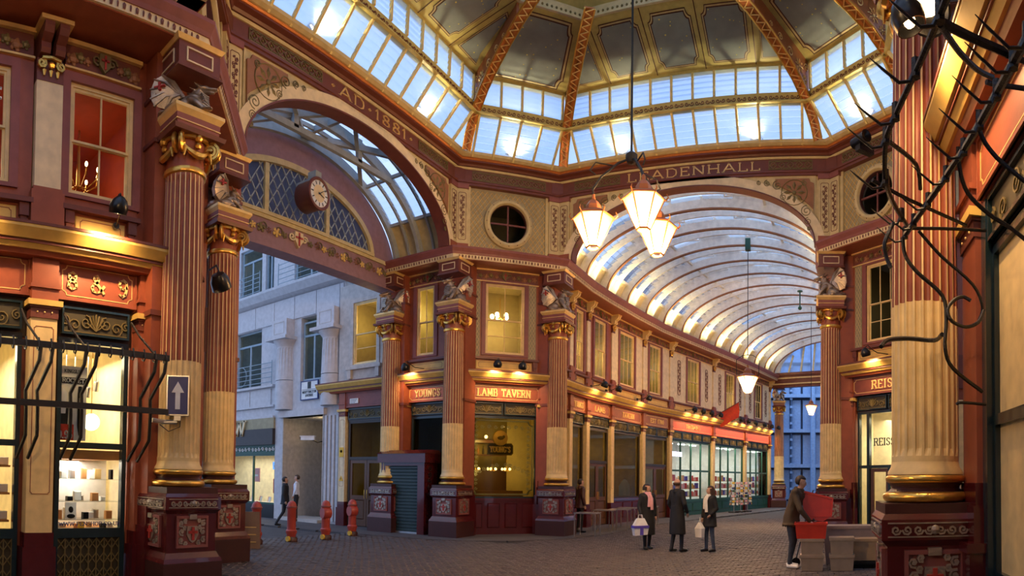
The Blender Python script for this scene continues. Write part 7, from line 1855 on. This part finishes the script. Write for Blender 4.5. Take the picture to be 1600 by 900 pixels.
        fl = {0: .04, 1: .045, 2: .03, 3: .01, 4: 0}
        for i, z in enumerate(lv):
            for k in range(m):
                a = 2*PI*k/m; r = 1+.03*math.sin(5*a+i); p = ((.185+fl[i])*math.cos(a)*r, (.135+fl[i])*math.sin(a)*r, z); v.append(U(p) if z > .95 else p)
        f = [(i*m+k, i*m+(k+1) % m, (i+1)*m+(k+1) % m, (i+1)*m+k) for i in range(len(lv)-1) for k in range(m)]+[tuple(range(m-1, -1, -1)), tuple((len(lv)-1)*m+k for k in range(m))]
        cp.append(('m', v, f)); cm_ = blob(cp, .017, 3); cm_.materials.append(MATS[coatm]); link(coat, cm_, t)
        obj('collar', B().lathe([(.105, 0), (.10, .05), (.085, .085), (.075, .08), (.09, .04), (.09, 0)], 18, cap=False), coatm, t, True, Matrix.Translation(U((0, .01, 1.43))) @ Matrix.Rotation(lean, 4, 'X'))
    return t, U, Hd
def scarf(t, m, U):
    obj('scarf', B().lathe([(.085, -.04), (.105, -.02), (.105, .03), (.08, .05)], 16, cap=False).tube([(.03, -.10, 0), (.05, -.165, -.12), (.06, -.16, -.42)], [.04, .045, .05], 8, flat=.5).tube([(-.03, -.10, 0), (-.02, -.165, -.1), (-.03, -.16, -.34)], [.04, .045, .05], 8, flat=.5), m, t, True, T(0, .0, 1.47))
# three walking towards the right of centre
t, U, Hd = person('woman in black coat and pink scarf carrying a white and purple bag', -.45, 10.42, .75, 1.68, 'coat_black', 'coat_black', 'black', 'hair', 'bob', ((-.03, -.06), (.03, .08)), (((-.25, .0, 1.15), (-.24, -.12, .93)), ((.25, .05, 1.13), (.26, .02, .88))), 0, .5, 'long_coat', .38, 'coat_black', True); scarf(t, 'pink', U)
t = thing('shopping_bag', 'white and purple shopping bag hanging from the arm of the woman', 'bag', T(-.54, 10.10, .37, .75, s=.86)); obj('sack', B().raw([(-.2, -.08, 0), (.2, -.08, .02), (.2, .08, .02), (-.2, .08, 0), (-.24, -.1, .25), (.23, -.1, .25), (.23, .1, .25), (-.24, .1, .25), (-.12, -.03, .5), (.12, -.03, .5), (.12, .03, .5), (-.12, .03, .5)], [(0, 3, 2, 1), (0, 1, 5, 4), (1, 2, 6, 5), (2, 3, 7, 6), (3, 0, 4, 7), (4, 5, 9, 8), (5, 6, 10, 9), (6, 7, 11, 10), (7, 4, 8, 11), (8, 9, 10, 11)]), 'white', t)
obj('stripe', B().box(-.245, .235, -.112, .112, .22, .29), 'blue_bag', t); obj('stripe', B().box(-.05, .05, -.115, .115, .02, .24), 'blue_bag', t); obj('handle', B().tube([(-.08, 0, .48), (-.05, 0, .6), (.05, 0, .6), (.08, 0, .48)], .012, 6), 'white', t)
person('bald man in a long black overcoat walking between the two women', .41, 10.09, 2.5, 1.80, 'coat_black', 'suit', 'black', 'hair_brown', 'bald', ((-.04, -.05), (.03, .10)), (((-.29, .02, 1.15), (-.25, -.10, .94)), ((.29, .02, 1.15), (.25, -.10, .94))), 0, .3, 'overcoat', .42, 'coat_black')
t, U, Hd = person('woman with long brown hair, white scarf, dark coat and jeans', 1.19, 10.28, -.75, 1.64, 'coat_black', 'jeans', 'black', 'hair_brown', 'long', ((-.02, -.04), (.02, .06)), (((-.25, .0, 1.14), (-.25, -.06, .89)), ((.25, .03, 1.14), (.18, -.12, .98))), 0, -.3, 'coat', .66, 'coat_black', True); scarf(t, 'paper', U)
t = thing('carrier_bag', 'small pale carrier bag in the hand of the woman in jeans', 'bag', T(.96, 10.17, .36, -.6)); obj('sack', B().raw([(-.11, -.05, 0), (.11, -.05, 0), (.11, .05, 0), (-.11, .05, 0), (-.12, -.06, .22), (.12, -.06, .22), (.12, .06, .22), (-.12, .06, .22), (-.04, -.02, .36), (.04, -.02, .36), (.04, .02, .36), (-.04, .02, .36)], [(0, 3, 2, 1), (0, 1, 5, 4), (1, 2, 6, 5), (2, 3, 7, 6), (3, 0, 4, 7), (4, 5, 9, 8), (5, 6, 10, 9), (6, 7, 11, 10), (7, 4, 8, 11), (8, 9, 10, 11)]), 'paper', t); obj('handle', B().tube([(-.03, 0, .35), (0, 0, .48), (.03, 0, .35)], .01, 6), 'paper', t)
# man bending over the crates, facing right
person('man in olive padded jacket and dark jeans bending over the red crate', 3.30, 7.72, 1.25, 1.90, 'olive', 'dark_jeans', 'white', 'hair', 'short', ((-.03, .0), (.0, .08)), (((-.25, -.22, 1.16), (-.14, -.42, 1.0)), ((.25, -.18, 1.14), (.12, -.42, .98))), .30, .2, 'padded_jacket', .80, 'olive')
# two businessmen by the stone doorway, and a man behind the tavern column
person('man in dark suit walking past the lit shop towards the doorway', -12.43, 9.3, 2.3, 1.72, 'suit', 'suit', 'black', 'hair', 'short', ((-.22, -.25), (.08, .32)), None, 0, .2, 'suit_jacket', .78, 'suit')
t, U, Hd = person('man in white shirt and red tie standing by the stone doorway', -13.9, 11.15, -.9, 1.80, 'shirt', 'suit', 'black', 'hair_brown', 'short', ((0, 0), (0, 0)), (((-.30, .02, 1.17), (-.2, -.10, .98)), ((.30, .02, 1.17), (.22, -.08, .96))), 0, .0)
obj('tie', B().prism([(-.02, 1.42), (.02, 1.42), (.035, 1.08), (0, 1.03), (-.035, 1.08)], -.135, -.122), 'relief_red', t)
person('man in dark brown jacket half hidden behind the tavern corner pedestal', -3.9, 14.45, 2.4, 1.80, 'olive', 'coat_black', 'black', 'hair', 'short', ((0, 0), (0, .05)), None, .05, .0, 'jacket', .80, 'plinth_brown')
